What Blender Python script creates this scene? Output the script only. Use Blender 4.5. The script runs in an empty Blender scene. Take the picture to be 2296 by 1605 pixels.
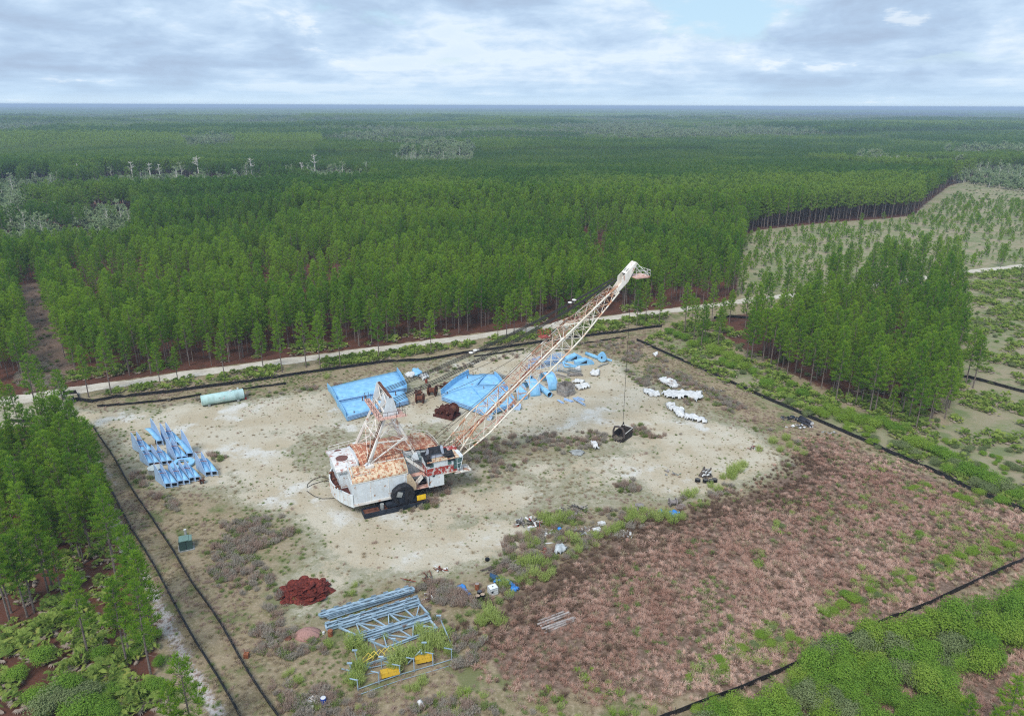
import bpy, math, random
import numpy as np
from mathutils import Vector, Matrix, Euler, Quaternion
R = math.radians
rnd = random.Random(7)
sc = bpy.context.scene
COL = sc.collection
# ---------------------------------------------------------------- camera
CAMZ = 62.0; FPX = 1592.0; CX = 1148.0; CY = 802.5; PITCH = R(19.55); ROLL = 0.0031
_f = Vector((0, math.cos(PITCH), -math.sin(PITCH)))
_r0 = Vector((1, 0, 0)); _u0 = _r0.cross(_f)
_r = _r0 * math.cos(ROLL) + _u0 * math.sin(ROLL)
_u = _u0 * math.cos(ROLL) - _r0 * math.sin(ROLL)
cam_d = bpy.data.cameras.new('camera'); cam = bpy.data.objects.new('camera', cam_d); COL.objects.link(cam)
m = Matrix.Identity(4)
for i in range(3):
    m[i][0] = _r[i]; m[i][1] = _u[i]; m[i][2] = -_f[i]
m[2][3] = CAMZ
cam.matrix_world = m
cam_d.sensor_width = 36; cam_d.lens = FPX / 2296 * 36
cam_d.clip_start = 1; cam_d.clip_end = 80000
sc.camera = cam

def G(px, py, z=0.0):
    """the place on the level z that shows at this spot of the photograph (survey by the camera's geometry)"""
    d = _f + _r * ((px - CX) / FPX) + _u * ((CY - py) / FPX)
    t = (z - CAMZ) / d.z
    return Vector((d.x * t, d.y * t, z))
def Gn(pts, z=0.0):
    return [tuple(G(a, b, z)[:2]) for a, b in pts]
def proj(x, y, z):
    dx, dy, dz = x, y, z - CAMZ
    X = dx * _r.x + dy * _r.y + dz * _r.z; Y = dx * _u.x + dy * _u.y + dz * _u.z; Z = dx * _f.x + dy * _f.y + dz * _f.z
    return CX + FPX * X / Z, CY - FPX * Y / Z

def pip(x, y, poly):
    x = np.asarray(x); y = np.asarray(y); c = np.zeros(x.shape, bool); n = len(poly); j = n - 1
    for i in range(n):
        xi, yi = poly[i]; xj, yj = poly[j]
        if yi != yj:
            k = ((yi > y) != (yj > y)) & (x < (xj - xi) * (y - yi) / (yj - yi) + xi)
            c ^= k
        j = i
    return c
def segdist(x, y, pl):
    d = np.full(np.shape(x), 1e9)
    for (ax, ay), (bx, by) in zip(pl[:-1], pl[1:]):
        L = (bx - ax) ** 2 + (by - ay) ** 2 + 1e-9
        t = np.clip(((x - ax) * (bx - ax) + (y - ay) * (by - ay)) / L, 0, 1)
        d = np.minimum(d, np.hypot(x - ax - t * (bx - ax), y - ay - t * (by - ay)))
    return d
def soft(x, y, poly, w):
    """1 well inside the outline, 0 well outside, 0.5 on it"""
    ins = pip(x, y, poly); d = segdist(x, y, list(poly) + [poly[0]])
    return np.clip(0.5 + np.where(ins, d, -d) / (2 * w), 0, 1)

# ---------------------------------------------------------------- tags
def tag(o, label=None, cat=None, group=None, kind=None):
    if label: o['label'] = label
    if cat: o['category'] = cat
    if group: o['group'] = group
    if kind: o['kind'] = kind
    return o
def empty(name, loc=(0, 0, 0), rz=0.0, label=None, cat=None, group=None):
    o = bpy.data.objects.new(name, None); COL.objects.link(o)
    o.location = loc; o.rotation_euler = (0, 0, rz); o.empty_display_size = 0.2
    return tag(o, label, cat, group)
def copy_tree(o, parent=None):
    c = o.copy(); COL.objects.link(c)
    c.parent = parent
    for ch in list(o.children):
        copy_tree(ch, c)
    return c

# ---------------------------------------------------------------- mesh builder
class MB:
    def __init__(s): s.v = []; s.f = []; s.m = []
    def add(s, vs, fs, mi=0):
        b = len(s.v); s.v += [tuple(p) for p in vs]; s.f += [tuple(b + i for i in f) for f in fs]; s.m += [mi] * len(fs); return s
    def box(s, c, sz, rz=0.0, mi=0, rot=None):
        a, b, d = sz[0] / 2, sz[1] / 2, sz[2] / 2
        M = rot if rot is not None else Matrix.Rotation(rz, 3, 'Z')
        vs = [Vector(c) + M @ Vector((x * a, y * b, z * d)) for x in (-1, 1) for y in (-1, 1) for z in (-1, 1)]
        return s.add(vs, [(0, 1, 3, 2), (4, 6, 7, 5), (0, 4, 5, 1), (2, 3, 7, 6), (0, 2, 6, 4), (1, 5, 7, 3)], mi)
    def hexa(s, p8, mi=0):
        """bottom 4 then top 4, both the same way round"""
        return s.add(p8, [(3, 2, 1, 0), (4, 5, 6, 7), (0, 1, 5, 4), (1, 2, 6, 5), (2, 3, 7, 6), (3, 0, 4, 7)], mi)
    def beam(s, p, q, w, h=None, mi=0, up=(0, 0, 1)):
        p = Vector(p); q = Vector(q); h = h or w; d = (q - p)
        if d.length < 1e-6: return s
        d.normalize(); u = Vector(up)
        if abs(d.dot(u)) > .98: u = Vector((1, 0, 0))
        a = d.cross(u).normalized() * (w / 2); b = a.cross(d).normalized() * (h / 2)
        vs = [p - a - b, p + a - b, p + a + b, p - a + b, q - a - b, q + a - b, q + a + b, q - a + b]
        return s.add(vs, [(0, 1, 2, 3), (7, 6, 5, 4), (0, 4, 5, 1), (1, 5, 6, 2), (2, 6, 7, 3), (3, 7, 4, 0)], mi)
    def tube(s, pts, r, n=8, mi=0, cap=True):
        pts = [Vector(p) for p in pts]; rs = r if isinstance(r, (list, tuple)) else [r] * len(pts)
        b = len(s.v); prev = None
        for i, p in enumerate(pts):
            d = (pts[min(i + 1, len(pts) - 1)] - pts[max(i - 1, 0)])
            if d.length < 1e-9: d = Vector((0, 0, 1))
            d.normalize()
            if prev is None:
                u = Vector((0, 0, 1)) if abs(d.z) < .9 else Vector((1, 0, 0)); a = d.cross(u).normalized()
            else:
                a = (prev - d * prev.dot(d)).normalized()
            prev = a; c = d.cross(a)
            for k in range(n):
                t = 2 * math.pi * k / n
                s.v.append(tuple(p + (a * math.cos(t) + c * math.sin(t)) * rs[i]))
        for i in range(len(pts) - 1):
            for k in range(n):
                k2 = (k + 1) % n
                s.f.append((b + i * n + k, b + i * n + k2, b + (i + 1) * n + k2, b + (i + 1) * n + k)); s.m.append(mi)
        if cap:
            s.f.append(tuple(b + k for k in range(n))[::-1]); s.m.append(mi)
            e = b + (len(pts) - 1) * n; s.f.append(tuple(e + k for k in range(n))); s.m.append(mi)
        return s
    def prism(s, poly, z0, z1, mi=0):
        n = len(poly)
        vs = [(x, y, z0) for x, y in poly] + [(x, y, z1) for x, y in poly]
        fs = [tuple(range(n))[::-1], tuple(range(n, 2 * n))] + [(i, (i + 1) % n, n + (i + 1) % n, n + i) for i in range(n)]
        return s.add(vs, fs, mi)
    def ext(s, poly, ax, t, mi=0):
        """outline (3-d points, flat) pushed along the vector ax by t, both ways"""
        a = Vector(ax).normalized() * (t / 2); n = len(poly)
        vs = [Vector(p) - a for p in poly] + [Vector(p) + a for p in poly]
        fs = [tuple(range(n))[::-1], tuple(range(n, 2 * n))] + [(i, (i + 1) % n, n + (i + 1) % n, n + i) for i in range(n)]
        return s.add(vs, fs, mi)
    def shell(s, rows, t, mi=0):
        """a curved plate of thickness t through a grid of points"""
        nr, nc = len(rows), len(rows[0]); P = [[Vector(p) for p in r] for r in rows]
        top, bot = [], []
        for i in range(nr):
            for j in range(nc):
                du = P[min(i + 1, nr - 1)][j] - P[max(i - 1, 0)][j]; dv = P[i][min(j + 1, nc - 1)] - P[i][max(j - 1, 0)]
                n = du.cross(dv); n = n.normalized() if n.length > 1e-9 else Vector((0, 0, 1))
                top.append(P[i][j] + n * t / 2); bot.append(P[i][j] - n * t / 2)
        N = nr * nc; fs = []
        for i in range(nr - 1):
            for j in range(nc - 1):
                a, b, c, d = i * nc + j, (i + 1) * nc + j, (i + 1) * nc + j + 1, i * nc + j + 1
                fs += [(a, b, c, d), (N + d, N + c, N + b, N + a)]
        for j in range(nc - 1):
            fs += [(j, j + 1, N + j + 1, N + j), ((nr - 1) * nc + j + 1, (nr - 1) * nc + j, N + (nr - 1) * nc + j, N + (nr - 1) * nc + j + 1)]
        for i in range(nr - 1):
            fs += [((i + 1) * nc, i * nc, N + i * nc, N + (i + 1) * nc), (i * nc + nc - 1, (i + 1) * nc + nc - 1, N + (i + 1) * nc + nc - 1, N + i * nc + nc - 1)]
        return s.add(top + bot, fs, mi)
    def xf(s, M):
        s.v = [tuple(M @ Vector(p)) for p in s.v]; return s
    def mesh(s, name, mats, smooth=False):
        me = bpy.data.meshes.new(name); me.from_pydata(s.v, [], s.f); me.update()
        for mt in (mats if isinstance(mats, (list, tuple)) else [mats]): me.materials.append(mt)
        if len(me.materials) > 1: me.polygons.foreach_set('material_index', s.m)
        if smooth: me.polygons.foreach_set('use_smooth', [True] * len(me.polygons))
        return me
    def build(s, name, mats, parent=None, smooth=False, label=None):
        o = bpy.data.objects.new(name, s.mesh(name, mats, smooth)); COL.objects.link(o)
        if parent is not None: o.parent = parent
        if label: o['label'] = label
        return o

# ---------------------------------------------------------------- materials
def newmat(name):
    mt = bpy.data.materials.new(name); mt.use_nodes = True; nt = mt.node_tree; nt.nodes.clear()
    out = nt.nodes.new('ShaderNodeOutputMaterial'); return mt, nt, out
def nd(nt, t, ins=None, **kw):
    n = nt.nodes.new(t)
    for k, v in kw.items(): setattr(n, k, v)
    for k, v in (ins or {}).items():
        if hasattr(v, 'is_linked') or isinstance(v, bpy.types.NodeSocket): nt.links.new(v, n.inputs[k])
        else: n.inputs[k].default_value = v
    return n
def c4(c): return (c[0], c[1], c[2], 1.0)
def mixc(nt, f, a, b):
    n = nt.nodes.new('ShaderNodeMix'); n.data_type = 'RGBA'
    for k, v in ((0, f), (6, a), (7, b)):
        if isinstance(v, bpy.types.NodeSocket): nt.links.new(v, n.inputs[k])
        else: n.inputs[k].default_value = v if k == 0 else c4(v)
    return n.outputs[2]
def mth(nt, op, a, b=0.0, clamp=False):
    n = nt.nodes.new('ShaderNodeMath'); n.operation = op; n.use_clamp = clamp
    for k, v in ((0, a), (1, b)):
        if isinstance(v, bpy.types.NodeSocket): nt.links.new(v, n.inputs[k])
        else: n.inputs[k].default_value = v
    return n.outputs[0]
def mrange(nt, v, a, b, c=0.0, d=1.0, smooth=True):
    n = nt.nodes.new('ShaderNodeMapRange'); n.interpolation_type = 'SMOOTHSTEP' if smooth else 'LINEAR'
    nt.links.new(v, n.inputs[0]); n.inputs[1].default_value = a; n.inputs[2].default_value = b; n.inputs[3].default_value = c; n.inputs[4].default_value = d
    return n.outputs[0]
def noise(nt, vec, scale, detail=4, rough=.55, off=None, dist=0.0, stretch=None):
    if off or stretch:
        mp = nt.nodes.new('ShaderNodeMapping'); nt.links.new(vec, mp.inputs[0])
        if off: mp.inputs[1].default_value = off
        if stretch: mp.inputs[3].default_value = stretch
        vec = mp.outputs[0]
    n = nt.nodes.new('ShaderNodeTexNoise'); nt.links.new(vec, n.inputs['Vector'])
    n.inputs['Scale'].default_value = scale; n.inputs['Detail'].default_value = detail; n.inputs['Roughness'].default_value = rough
    n.inputs['Distortion'].default_value = dist
    return n.outputs[0]
def bsdf(nt, out, col, rough=.8, metal=0.0, bump=None, bstr=.3, spec=.3):
    b = nt.nodes.new('ShaderNodeBsdfPrincipled')
    if isinstance(col, bpy.types.NodeSocket): nt.links.new(col, b.inputs['Base Color'])
    else: b.inputs['Base Color'].default_value = c4(col)
    if isinstance(rough, bpy.types.NodeSocket): nt.links.new(rough, b.inputs['Roughness'])
    else: b.inputs['Roughness'].default_value = rough
    b.inputs['Metallic'].default_value = metal; b.inputs['Specular IOR Level'].default_value = spec
    if bump is not None:
        n = nt.nodes.new('ShaderNodeBump'); n.inputs['Strength'].default_value = bstr; n.inputs['Distance'].default_value = .05
        nt.links.new(bump, n.inputs['Height']); nt.links.new(n.outputs[0], b.inputs['Normal'])
    nt.links.new(b.outputs[0], out.inputs['Surface']); return b
def paint(name, base, rust=(.28, .10, .05), amt=.35, scale=.6, dirt=(.35, .30, .24), dirt_amt=.4, streak=1.0, rough=.6, fade=None, rust2=None):
    """weathered paint: blotches of rust, runs of dirt"""
    mt, nt, out = newmat(name)
    tc = nd(nt, 'ShaderNodeTexCoord').outputs['Object']
    col = mixc(nt, mrange(nt, noise(nt, tc, scale * 1.3, 3, off=(5, 2, 1)), .35, .7), base, fade or tuple(min(1, c * 1.15) for c in base))
    dn = noise(nt, tc, scale * 2.2, 6, .65, off=(1, 7, 3), stretch=(1, 1, .25 * streak))
    col = mixc(nt, mth(nt, 'MULTIPLY', mrange(nt, dn, .45, .75), dirt_amt), col, dirt)
    if amt > 0:
        rn = noise(nt, tc, scale * 1.6, 9, .68, off=(11, 3, 8))
        rf = mrange(nt, rn, .66 - .36 * amt, .72 - .34 * amt)
        rc = mixc(nt, mrange(nt, noise(nt, tc, scale * 5, 4), .35, .65), rust, rust2 or tuple(c * .6 for c in rust))
        col = mixc(nt, rf, col, rc)
    bsdf(nt, out, col, rough, bump=dn, bstr=.15); return mt
def plain(name, base, var=.25, scale=2.0, rough=.8, metal=0.0, spec=.3, alt=None, bstr=.2):
    mt, nt, out = newmat(name)
    tc = nd(nt, 'ShaderNodeTexCoord').outputs['Object']; n = noise(nt, tc, scale, 6, .6)
    col = mixc(nt, mrange(nt, n, .3, .7), tuple(c * (1 - var) for c in base), alt or tuple(min(1, c * (1 + var)) for c in base))
    bsdf(nt, out, col, rough, metal, bump=n, bstr=bstr, spec=spec); return mt
def leafmat(name, c1, c2, tip=None, transl=.3, rough=.7, dead=None, deadp=.0):
    """foliage: colour wanders between plants and between leaf clumps; some light passes through"""
    mt, nt, out = newmat(name)
    oi = nd(nt, 'ShaderNodeObjectInfo'); tc = nd(nt, 'ShaderNodeTexCoord').outputs['Object']
    geo = nd(nt, 'ShaderNodeNewGeometry')
    t = nd(nt, 'ShaderNodeAttribute', attribute_name='tint', attribute_type='INSTANCER').outputs['Fac']
    a = mth(nt, 'ADD', mth(nt, 'MULTIPLY', oi.outputs['Random'], .55), mth(nt, 'MULTIPLY', geo.outputs['Random Per Island'], .45))
    a = mth(nt, 'ADD', a, t, clamp=True)
    col = mixc(nt, a, c1, c2)
    if dead:
        dv = mrange(nt, geo.outputs['Random Per Island'], 1 - deadp, 1 - deadp + .02)
        col = mixc(nt, dv, col, dead)
    if tip:
        col = mixc(nt, mth(nt, 'MULTIPLY', mrange(nt, noise(nt, tc, 1.1, 2), .5, .75), .8), col, tip)
    d = nd(nt, 'ShaderNodeBsdfDiffuse', {'Color': col}); tr = nd(nt, 'ShaderNodeBsdfTranslucent', {'Color': col})
    mx = nd(nt, 'ShaderNodeMixShader', {0: transl, 1: d.outputs[0], 2: tr.outputs[0]})
    nt.links.new(mx.outputs[0], out.inputs['Surface']); return mt

# ---------------------------------------------------------------- scatter (only for masses nobody could count)
PROTO = {}
def protos(key, meshes):
    c = bpy.data.collections.new(key + '_models')
    for i, me in enumerate(meshes):
        o = bpy.data.objects.new('%s_model.%03d' % (key, i), me); c.objects.link(o)
    PROTO[key] = (c, len(meshes)); return c
def scatter(name, key, P, scl, rz, idx, tint, label, zs=None, tilt=None):
    n = len(P); me = bpy.data.meshes.new(name); me.vertices.add(n)
    me.vertices.foreach_set('co', np.asarray(P, np.float32).ravel())
    def att(nm, ty, a):
        at = me.attributes.new(nm, ty, 'POINT'); at.data.foreach_set('value', a)
    att('sc', 'FLOAT', np.asarray(scl, np.float32)); att('rz', 'FLOAT', np.asarray(rz, np.float32))
    att('zs', 'FLOAT', np.asarray(zs if zs is not None else np.ones(n), np.float32))
    att('pi', 'INT', np.asarray(idx, np.int32)); att('tint', 'FLOAT', np.asarray(tint, np.float32))
    o = bpy.data.objects.new(name, me); COL.objects.link(o); tag(o, label, None, None, 'stuff')
    ng = bpy.data.node_groups.new(name + '_spread', 'GeometryNodeTree')
    ng.interface.new_socket('Geometry', in_out='INPUT', socket_type='NodeSocketGeometry')
    ng.interface.new_socket('Geometry', in_out='OUTPUT', socket_type='NodeSocketGeometry')
    N = ng.nodes; L = ng.links
    gi = N.new('NodeGroupInput'); go = N.new('NodeGroupOutput'); iop = N.new('GeometryNodeInstanceOnPoints')
    ci = N.new('GeometryNodeCollectionInfo'); ci.inputs['Collection'].default_value = PROTO[key][0]
    ci.inputs['Separate Children'].default_value = True; ci.inputs['Reset Children'].default_value = True
    def na(nm, ty):
        a = N.new('GeometryNodeInputNamedAttribute'); a.data_type = ty; a.inputs['Name'].default_value = nm
        return [q for q in a.outputs if q.enabled and q.name == 'Attribute'][0]
    cr = N.new('ShaderNodeCombineXYZ'); L.new(na('rz', 'FLOAT'), cr.inputs[2])
    er = N.new('FunctionNodeEulerToRotation'); L.new(cr.outputs[0], er.inputs[0])
    cs = N.new('ShaderNodeCombineXYZ'); s = na('sc', 'FLOAT'); L.new(s, cs.inputs[0]); L.new(s, cs.inputs[1])
    mu = N.new('ShaderNodeMath'); mu.operation = 'MULTIPLY'; L.new(s, mu.inputs[0]); L.new(na('zs', 'FLOAT'), mu.inputs[1]); L.new(mu.outputs[0], cs.inputs[2])
    L.new(gi.outputs[0], iop.inputs['Points']); L.new(ci.outputs[0], iop.inputs['Instance'])
    iop.inputs['Pick Instance'].default_value = True; L.new(na('pi', 'INT'), iop.inputs['Instance Index'])
    L.new(er.outputs[0], iop.inputs['Rotation']); L.new(cs.outputs[0], iop.inputs['Scale'])
    L.new(iop.outputs[0], go.inputs[0])
    md = o.modifiers.new('spread', 'NODES'); md.node_group = ng
    return o
# ================================================================= light, sky, air
SUN_EL, SUN_AZ = R(52), R(205)      # high and veiled, a little behind the camera and to its left
w = bpy.data.worlds.new('World'); sc.world = w; w.use_nodes = True; nt = w.node_tree; nt.nodes.clear()
wo = nt.nodes.new('ShaderNodeOutputWorld')
sky = nd(nt, 'ShaderNodeTexSky', sky_type='NISHITA', sun_disc=False, sun_elevation=SUN_EL, sun_rotation=SUN_AZ, altitude=60, air_density=1.0, dust_density=.1, ozone_density=1.0)
bg1 = nd(nt, 'ShaderNodeBackground', {'Color': sky.outputs[0], 'Strength': 0.055})
dirv = nd(nt, 'ShaderNodeTexCoord').outputs['Generated']
sx = nd(nt, 'ShaderNodeSeparateXYZ', {0: dirv})
den = mth(nt, 'ADD', mth(nt, 'MAXIMUM', sx.outputs[2], 0.0), 0.035)
cl = nd(nt, 'ShaderNodeCombineXYZ', {0: mth(nt, 'DIVIDE', sx.outputs[0], den), 1: mth(nt, 'DIVIDE', sx.outputs[1], den)}).outputs[0]
at = nd(nt, 'ShaderNodeCombineXYZ', {0: mth(nt, 'MULTIPLY', sx.outputs[0], -1.0), 1: sx.outputs[1], 2: mth(nt, 'MULTIPLY', mth(nt, 'POWER', mth(nt, 'MAXIMUM', sx.outputs[2], 0.0), .8), 2.3)}).outputs[0]
n1 = noise(nt, at, 4.2, 9, .56, off=(3.1, 7.7, .4), dist=.25)           # cloud masses, flattened towards the skyline
n2 = noise(nt, at, 2.0, 4, .5, off=(9.6, 2.2, 1.0))                       # broad grey bellies and brighter stretches
n3 = noise(nt, at, 11.0, 9, .6, off=(1.6, 4.2, 0), dist=.2)              # billows
n4 = noise(nt, cl, .30, 5, .5, off=(4.4, 1.2, 0))                          # long layers of the deck
cover = mrange(nt, mth(nt, 'ADD', mth(nt, 'MULTIPLY', n1, .7), mth(nt, 'MULTIPLY', n3, .3)), .36, .44)
cover = mth(nt, 'MAXIMUM', cover, mrange(nt, sx.outputs[2], .04, .09, 1.0, 0.0))
shade = mth(nt, 'ADD', mth(nt, 'MULTIPLY', n1, .55), mth(nt, 'ADD', mth(nt, 'MULTIPLY', n2, .55), .075))
shade = mth(nt, 'ADD', shade, mth(nt, 'MULTIPLY', mth(nt, 'SUBTRACT', n3, .5), -.45))
shade = mth(nt, 'ADD', shade, mth(nt, 'MULTIPLY', mth(nt, 'SUBTRACT', n4, .5), .30))
shade = mth(nt, 'SUBTRACT', shade, .085)
ramp = nd(nt, 'ShaderNodeValToRGB', {0: mrange(nt, shade, .36, .66, smooth=False)})
els = ramp.color_ramp.elements
els[0].position = 0; els[0].color = (.72, .85, .98, 1)
els[1].position = 1; els[1].color = (.42, .54, .72, 1)
for p_, c_ in ((.22, (.76, .88, 1.0)), (.48, (.58, .74, .93)), (.74, (.47, .62, .82))):
    e = els.new(p_); e.color = c4(c_)
low = mrange(nt, sx.outputs[2], 0.0, .045, 1.0, 0.0)
cc = mixc(nt, mth(nt, 'MULTIPLY', low, .6), ramp.outputs[0], (.56, .75, .93))
skyl = mrange(nt, sx.outputs[2], 0.0, .016, 1.0, 0.0)
cc = mixc(nt, mth(nt, 'MULTIPLY', skyl, .7), cc, (.72, .88, 1.0))
puff = mth(nt, 'MULTIPLY', mrange(nt, n3, .58, .66), mrange(nt, n4, .50, .40))
cc = mixc(nt, mth(nt, 'MULTIPLY', puff, .45), cc, (.92, .97, 1.0))
cc = mixc(nt, cover, (.56, .80, 1.0), cc)
bg2 = nd(nt, 'ShaderNodeBackground', {'Color': cc, 'Strength': .585})
mx = nd(nt, 'ShaderNodeMixShader', {0: mth(nt, 'MAXIMUM', cover, .8), 1: bg1.outputs[0], 2: bg2.outputs[0]})
nt.links.new(mx.outputs[0], wo.inputs[0])
sl = bpy.data.lights.new('sun', 'SUN'); sl.energy = 1.6; sl.angle = R(22); sl.color = (1.0, .96, .9)
so = bpy.data.objects.new('sun', sl); COL.objects.link(so)
sd = Vector((math.sin(SUN_AZ) * math.cos(SUN_EL), math.cos(SUN_AZ) * math.cos(SUN_EL), math.sin(SUN_EL)))
so.rotation_euler = sd.to_track_quat('Z', 'Y').to_euler(); so.location = (0, 0, 200)
sc.view_settings.view_transform = 'Standard'; sc.view_settings.look = 'None'; sc.view_settings.exposure = 0.82; sc.view_settings.gamma = 1.0
sc.cycles.max_bounces = 5; sc.cycles.diffuse_bounces = 4; sc.cycles.transmission_bounces = 4; sc.cycles.volume_bounces = 0; sc.cycles.transparent_max_bounces = 4
sc.cycles.use_denoising = False; sc.cycles.pixel_filter_type = 'BLACKMAN_HARRIS'; sc.cycles.filter_width = 1.15; sc.cycles.caustics_reflective = False; sc.cycles.caustics_refractive = False

FAR = 30000.0
hm = MB(); hm.box((0, FAR / 2, 32.5), (2 * FAR * .80, FAR + 3000, 68))
mt, nt, out = newmat('haze_air')
pv = nd(nt, 'ShaderNodeVolumePrincipled', {'Color': (.60, .76, .98, 1), 'Density': .00016, 'Anisotropy': .0, 'Density Attribute': ''})
nt.links.new(pv.outputs[0], out.inputs['Volume'])
haze = hm.build('haze', mt); tag(haze, 'thin bluish air that fades the far forest towards the skyline', None, None, 'stuff')

# ================================================================= ground plan (places on the level ground)
ROAD_MID = [(-60, 905), (40, 897), (95, 886), (180, 874), (260, 863), (400, 842), (500, 829), (600, 815), (700, 803), (870, 780.5), (1000, 764), (1130, 746), (1210, 735.5), (1300, 722), (1400, 709), (1520, 695), (1600, 685), (1700, 671), (1850, 654), (2000, 634), (2150, 612), (2296, 596), (2420, 583)]
road_w = [6.0, 6.0, 6.2, 5.0] + [4.4] * 30
def ribbon(name, midpx, widths, mat, z, step=1.5, jit=.25, seed=3, sm=None):
    P = [G(*p) for p in midpx]; rr = random.Random(seed)
    pts, ws = [], []
    for a, b, wa, wb in zip(P[:-1], P[1:], widths, widths[1:]):
        n = max(1, int((b - a).length / step))
        for i in range(n): pts.append(a.lerp(b, i / n)); ws.append(wa + (wb - wa) * i / n)
    pts.append(P[-1]); ws.append(widths[len(P) - 1])
    for _ in range(6): pts = [pts[0]] + [(pts[i - 1] + pts[i] * 2 + pts[i + 1]) / 4 for i in range(1, len(pts) - 1)] + [pts[-1]]
    mb = MB(); K = 6; ph = rr.random() * 9
    for i, p in enumerate(pts):
        d = (pts[min(i + 1, len(pts) - 1)] - pts[max(0, i - 1)]).normalized(); nrm = Vector((-d.y, d.x, 0)); L = i * step
        jl = jit * (math.sin(L * .31 + ph) + .7 * math.sin(L * .83 + 2) + .5 * rr.uniform(-1, 1)); jr = jit * (math.sin(L * .27 + 4) + .7 * math.sin(L * .71 + ph) + .5 * rr.uniform(-1, 1))
        for k in range(K):
            t = k / (K - 1); q = p + nrm * ((ws[i] / 2 + jl) * (1 - t) - (ws[i] / 2 + jr) * t)
            mb.v.append((q.x, q.y, z))
    for i in range(len(pts) - 1):
        for k in range(K - 1):
            a = i * K + k; mb.f.append((a, a + K, a + K + 1, a + 1)); mb.m.append(0)
    return mb.build(name, mat)
# outlines
YARD = Gn([(60, 935), (130, 905), (205, 918), (330, 914), (470, 906), (600, 893), (720, 872), (860, 842), (960, 815), (1100, 795), (1230, 783), (1330, 792), (1390, 812), (1430, 850), (1530, 895), (1640, 925), (1700, 975), (1760, 1035), (1690, 1080), (1570, 1110), (1450, 1135), (1380, 1170), (1280, 1170), (1190, 1185), (1150, 1240), (1130, 1290), (1010, 1315), (880, 1300), (760, 1330), (730, 1400), (640, 1390), (600, 1300), (640, 1240), (560, 1150), (470, 1120), (360, 1090), (280, 1010), (240, 970), (200, 945), (130, 945), (60, 960)])
JUNC = Gn([(-60, 900), (60, 895), (150, 880), (190, 880), (170, 905), (200, 930), (160, 950), (60, 960), (20, 985), (-60, 990)])
TRACK = Gn([(100, 915), (180, 935), (300, 950), (450, 968), (560, 985), (640, 990)])
TRACK2 = Gn([(520, 985), (600, 1060), (700, 1130), (800, 1210), (860, 1240), (1000, 1230), (1120, 1200)])
RUTS = [([(110, 905), (200, 935), (330, 950), (480, 965), (620, 975), (720, 985)], .9), ([(150, 912), (240, 928), (420, 925), (560, 918), (700, 935), (760, 960)], .8), ([(450, 960), (560, 1010), (640, 1080), (700, 1140), (800, 1190), (960, 1200), (1100, 1180)], .9), ([(560, 960), (660, 1030), (720, 1120), (760, 1180), (860, 1250), (1000, 1260), (1090, 1230)], .7),
    ([(960, 960), (1100, 950), (1250, 925), (1400, 920), (1550, 960), (1640, 1010), (1600, 1050), (1450, 1060), (1250, 1080), (1080, 1130)], .8), ([(1030, 1140), (1180, 1120), (1350, 1050), (1500, 1010), (1660, 1000)], .8), ([(620, 900), (700, 960), (690, 1040), (640, 1100)], .6), ([(930, 870), (1000, 850), (1150, 815), (1250, 800), (1350, 850), (1340, 900)], .6), ([(1100, 1000), (1280, 960), (1380, 900)], .5)]
STRAWL = Gn([(-300, 990), (120, 950), (190, 1000), (235, 1100), (275, 1200), (310, 1290), (350, 1400), (355, 1500), (330, 1700), (-300, 1700)])
WHITE = Gn([(175, 985), (200, 1040), (228, 1100), (262, 1180), (300, 1260), (345, 1340), (385, 1420), (430, 1510), (500, 1620)])
WHITE2 = Gn([(222, 1030), (262, 1085)])
PINK = Gn([(1800, 1000), (1860, 985), (2040, 1050), (2296, 1160), (2420, 1215), (2420, 1230), (2296, 1268), (2050, 1370), (1800, 1480), (1640, 1560), (1400, 1560), (1150, 1540), (1060, 1440), (1130, 1350), (1230, 1290), (1330, 1230), (1440, 1180), (1560, 1140), (1700, 1100), (1790, 1050)])
PINKOUT = Gn([(2400, 1270), (2296, 1310), (2100, 1400), (1900, 1480), (1700, 1560), (1600, 1700), (2500, 1700)])
STRIP = Gn([(205, 975), (300, 1150), (400, 1300), (520, 1470), (640, 1700)])
FIELD = Gn([(1672, 530), (1700, 516), (1858, 499), (1998, 489), (2048, 484), (2073, 459), (2128, 417), (2195, 398), (2420, 385), (2420, 590), (2150, 612), (1850, 650), (1650, 680), (1655, 600)])
LANE = Gn([(1500, 560), (1672, 524), (1760, 513), (1900, 501), (2010, 494), (2075, 467), (2130, 425), (2190, 403)])
LANE2 = Gn([(1985, 497), (2060, 512), (2130, 528), (2210, 543), (2420, 562)])
SCRUBR = Gn([(2150, 616), (2420, 590), (2600, 900), (2420, 1210), (2296, 1145), (2150, 1083), (2000, 1022), (1850, 955), (1700, 893), (1560, 828), (1440, 768), (1500, 740), (1640, 795), (1740, 835), (1850, 890), (1930, 930), (2060, 965), (2125, 950), (2140, 880), (2145, 700)])
FIREBREAK = Gn([(128, 850), (105, 800), (90, 740), (78, 690), (72, 640)])
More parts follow.
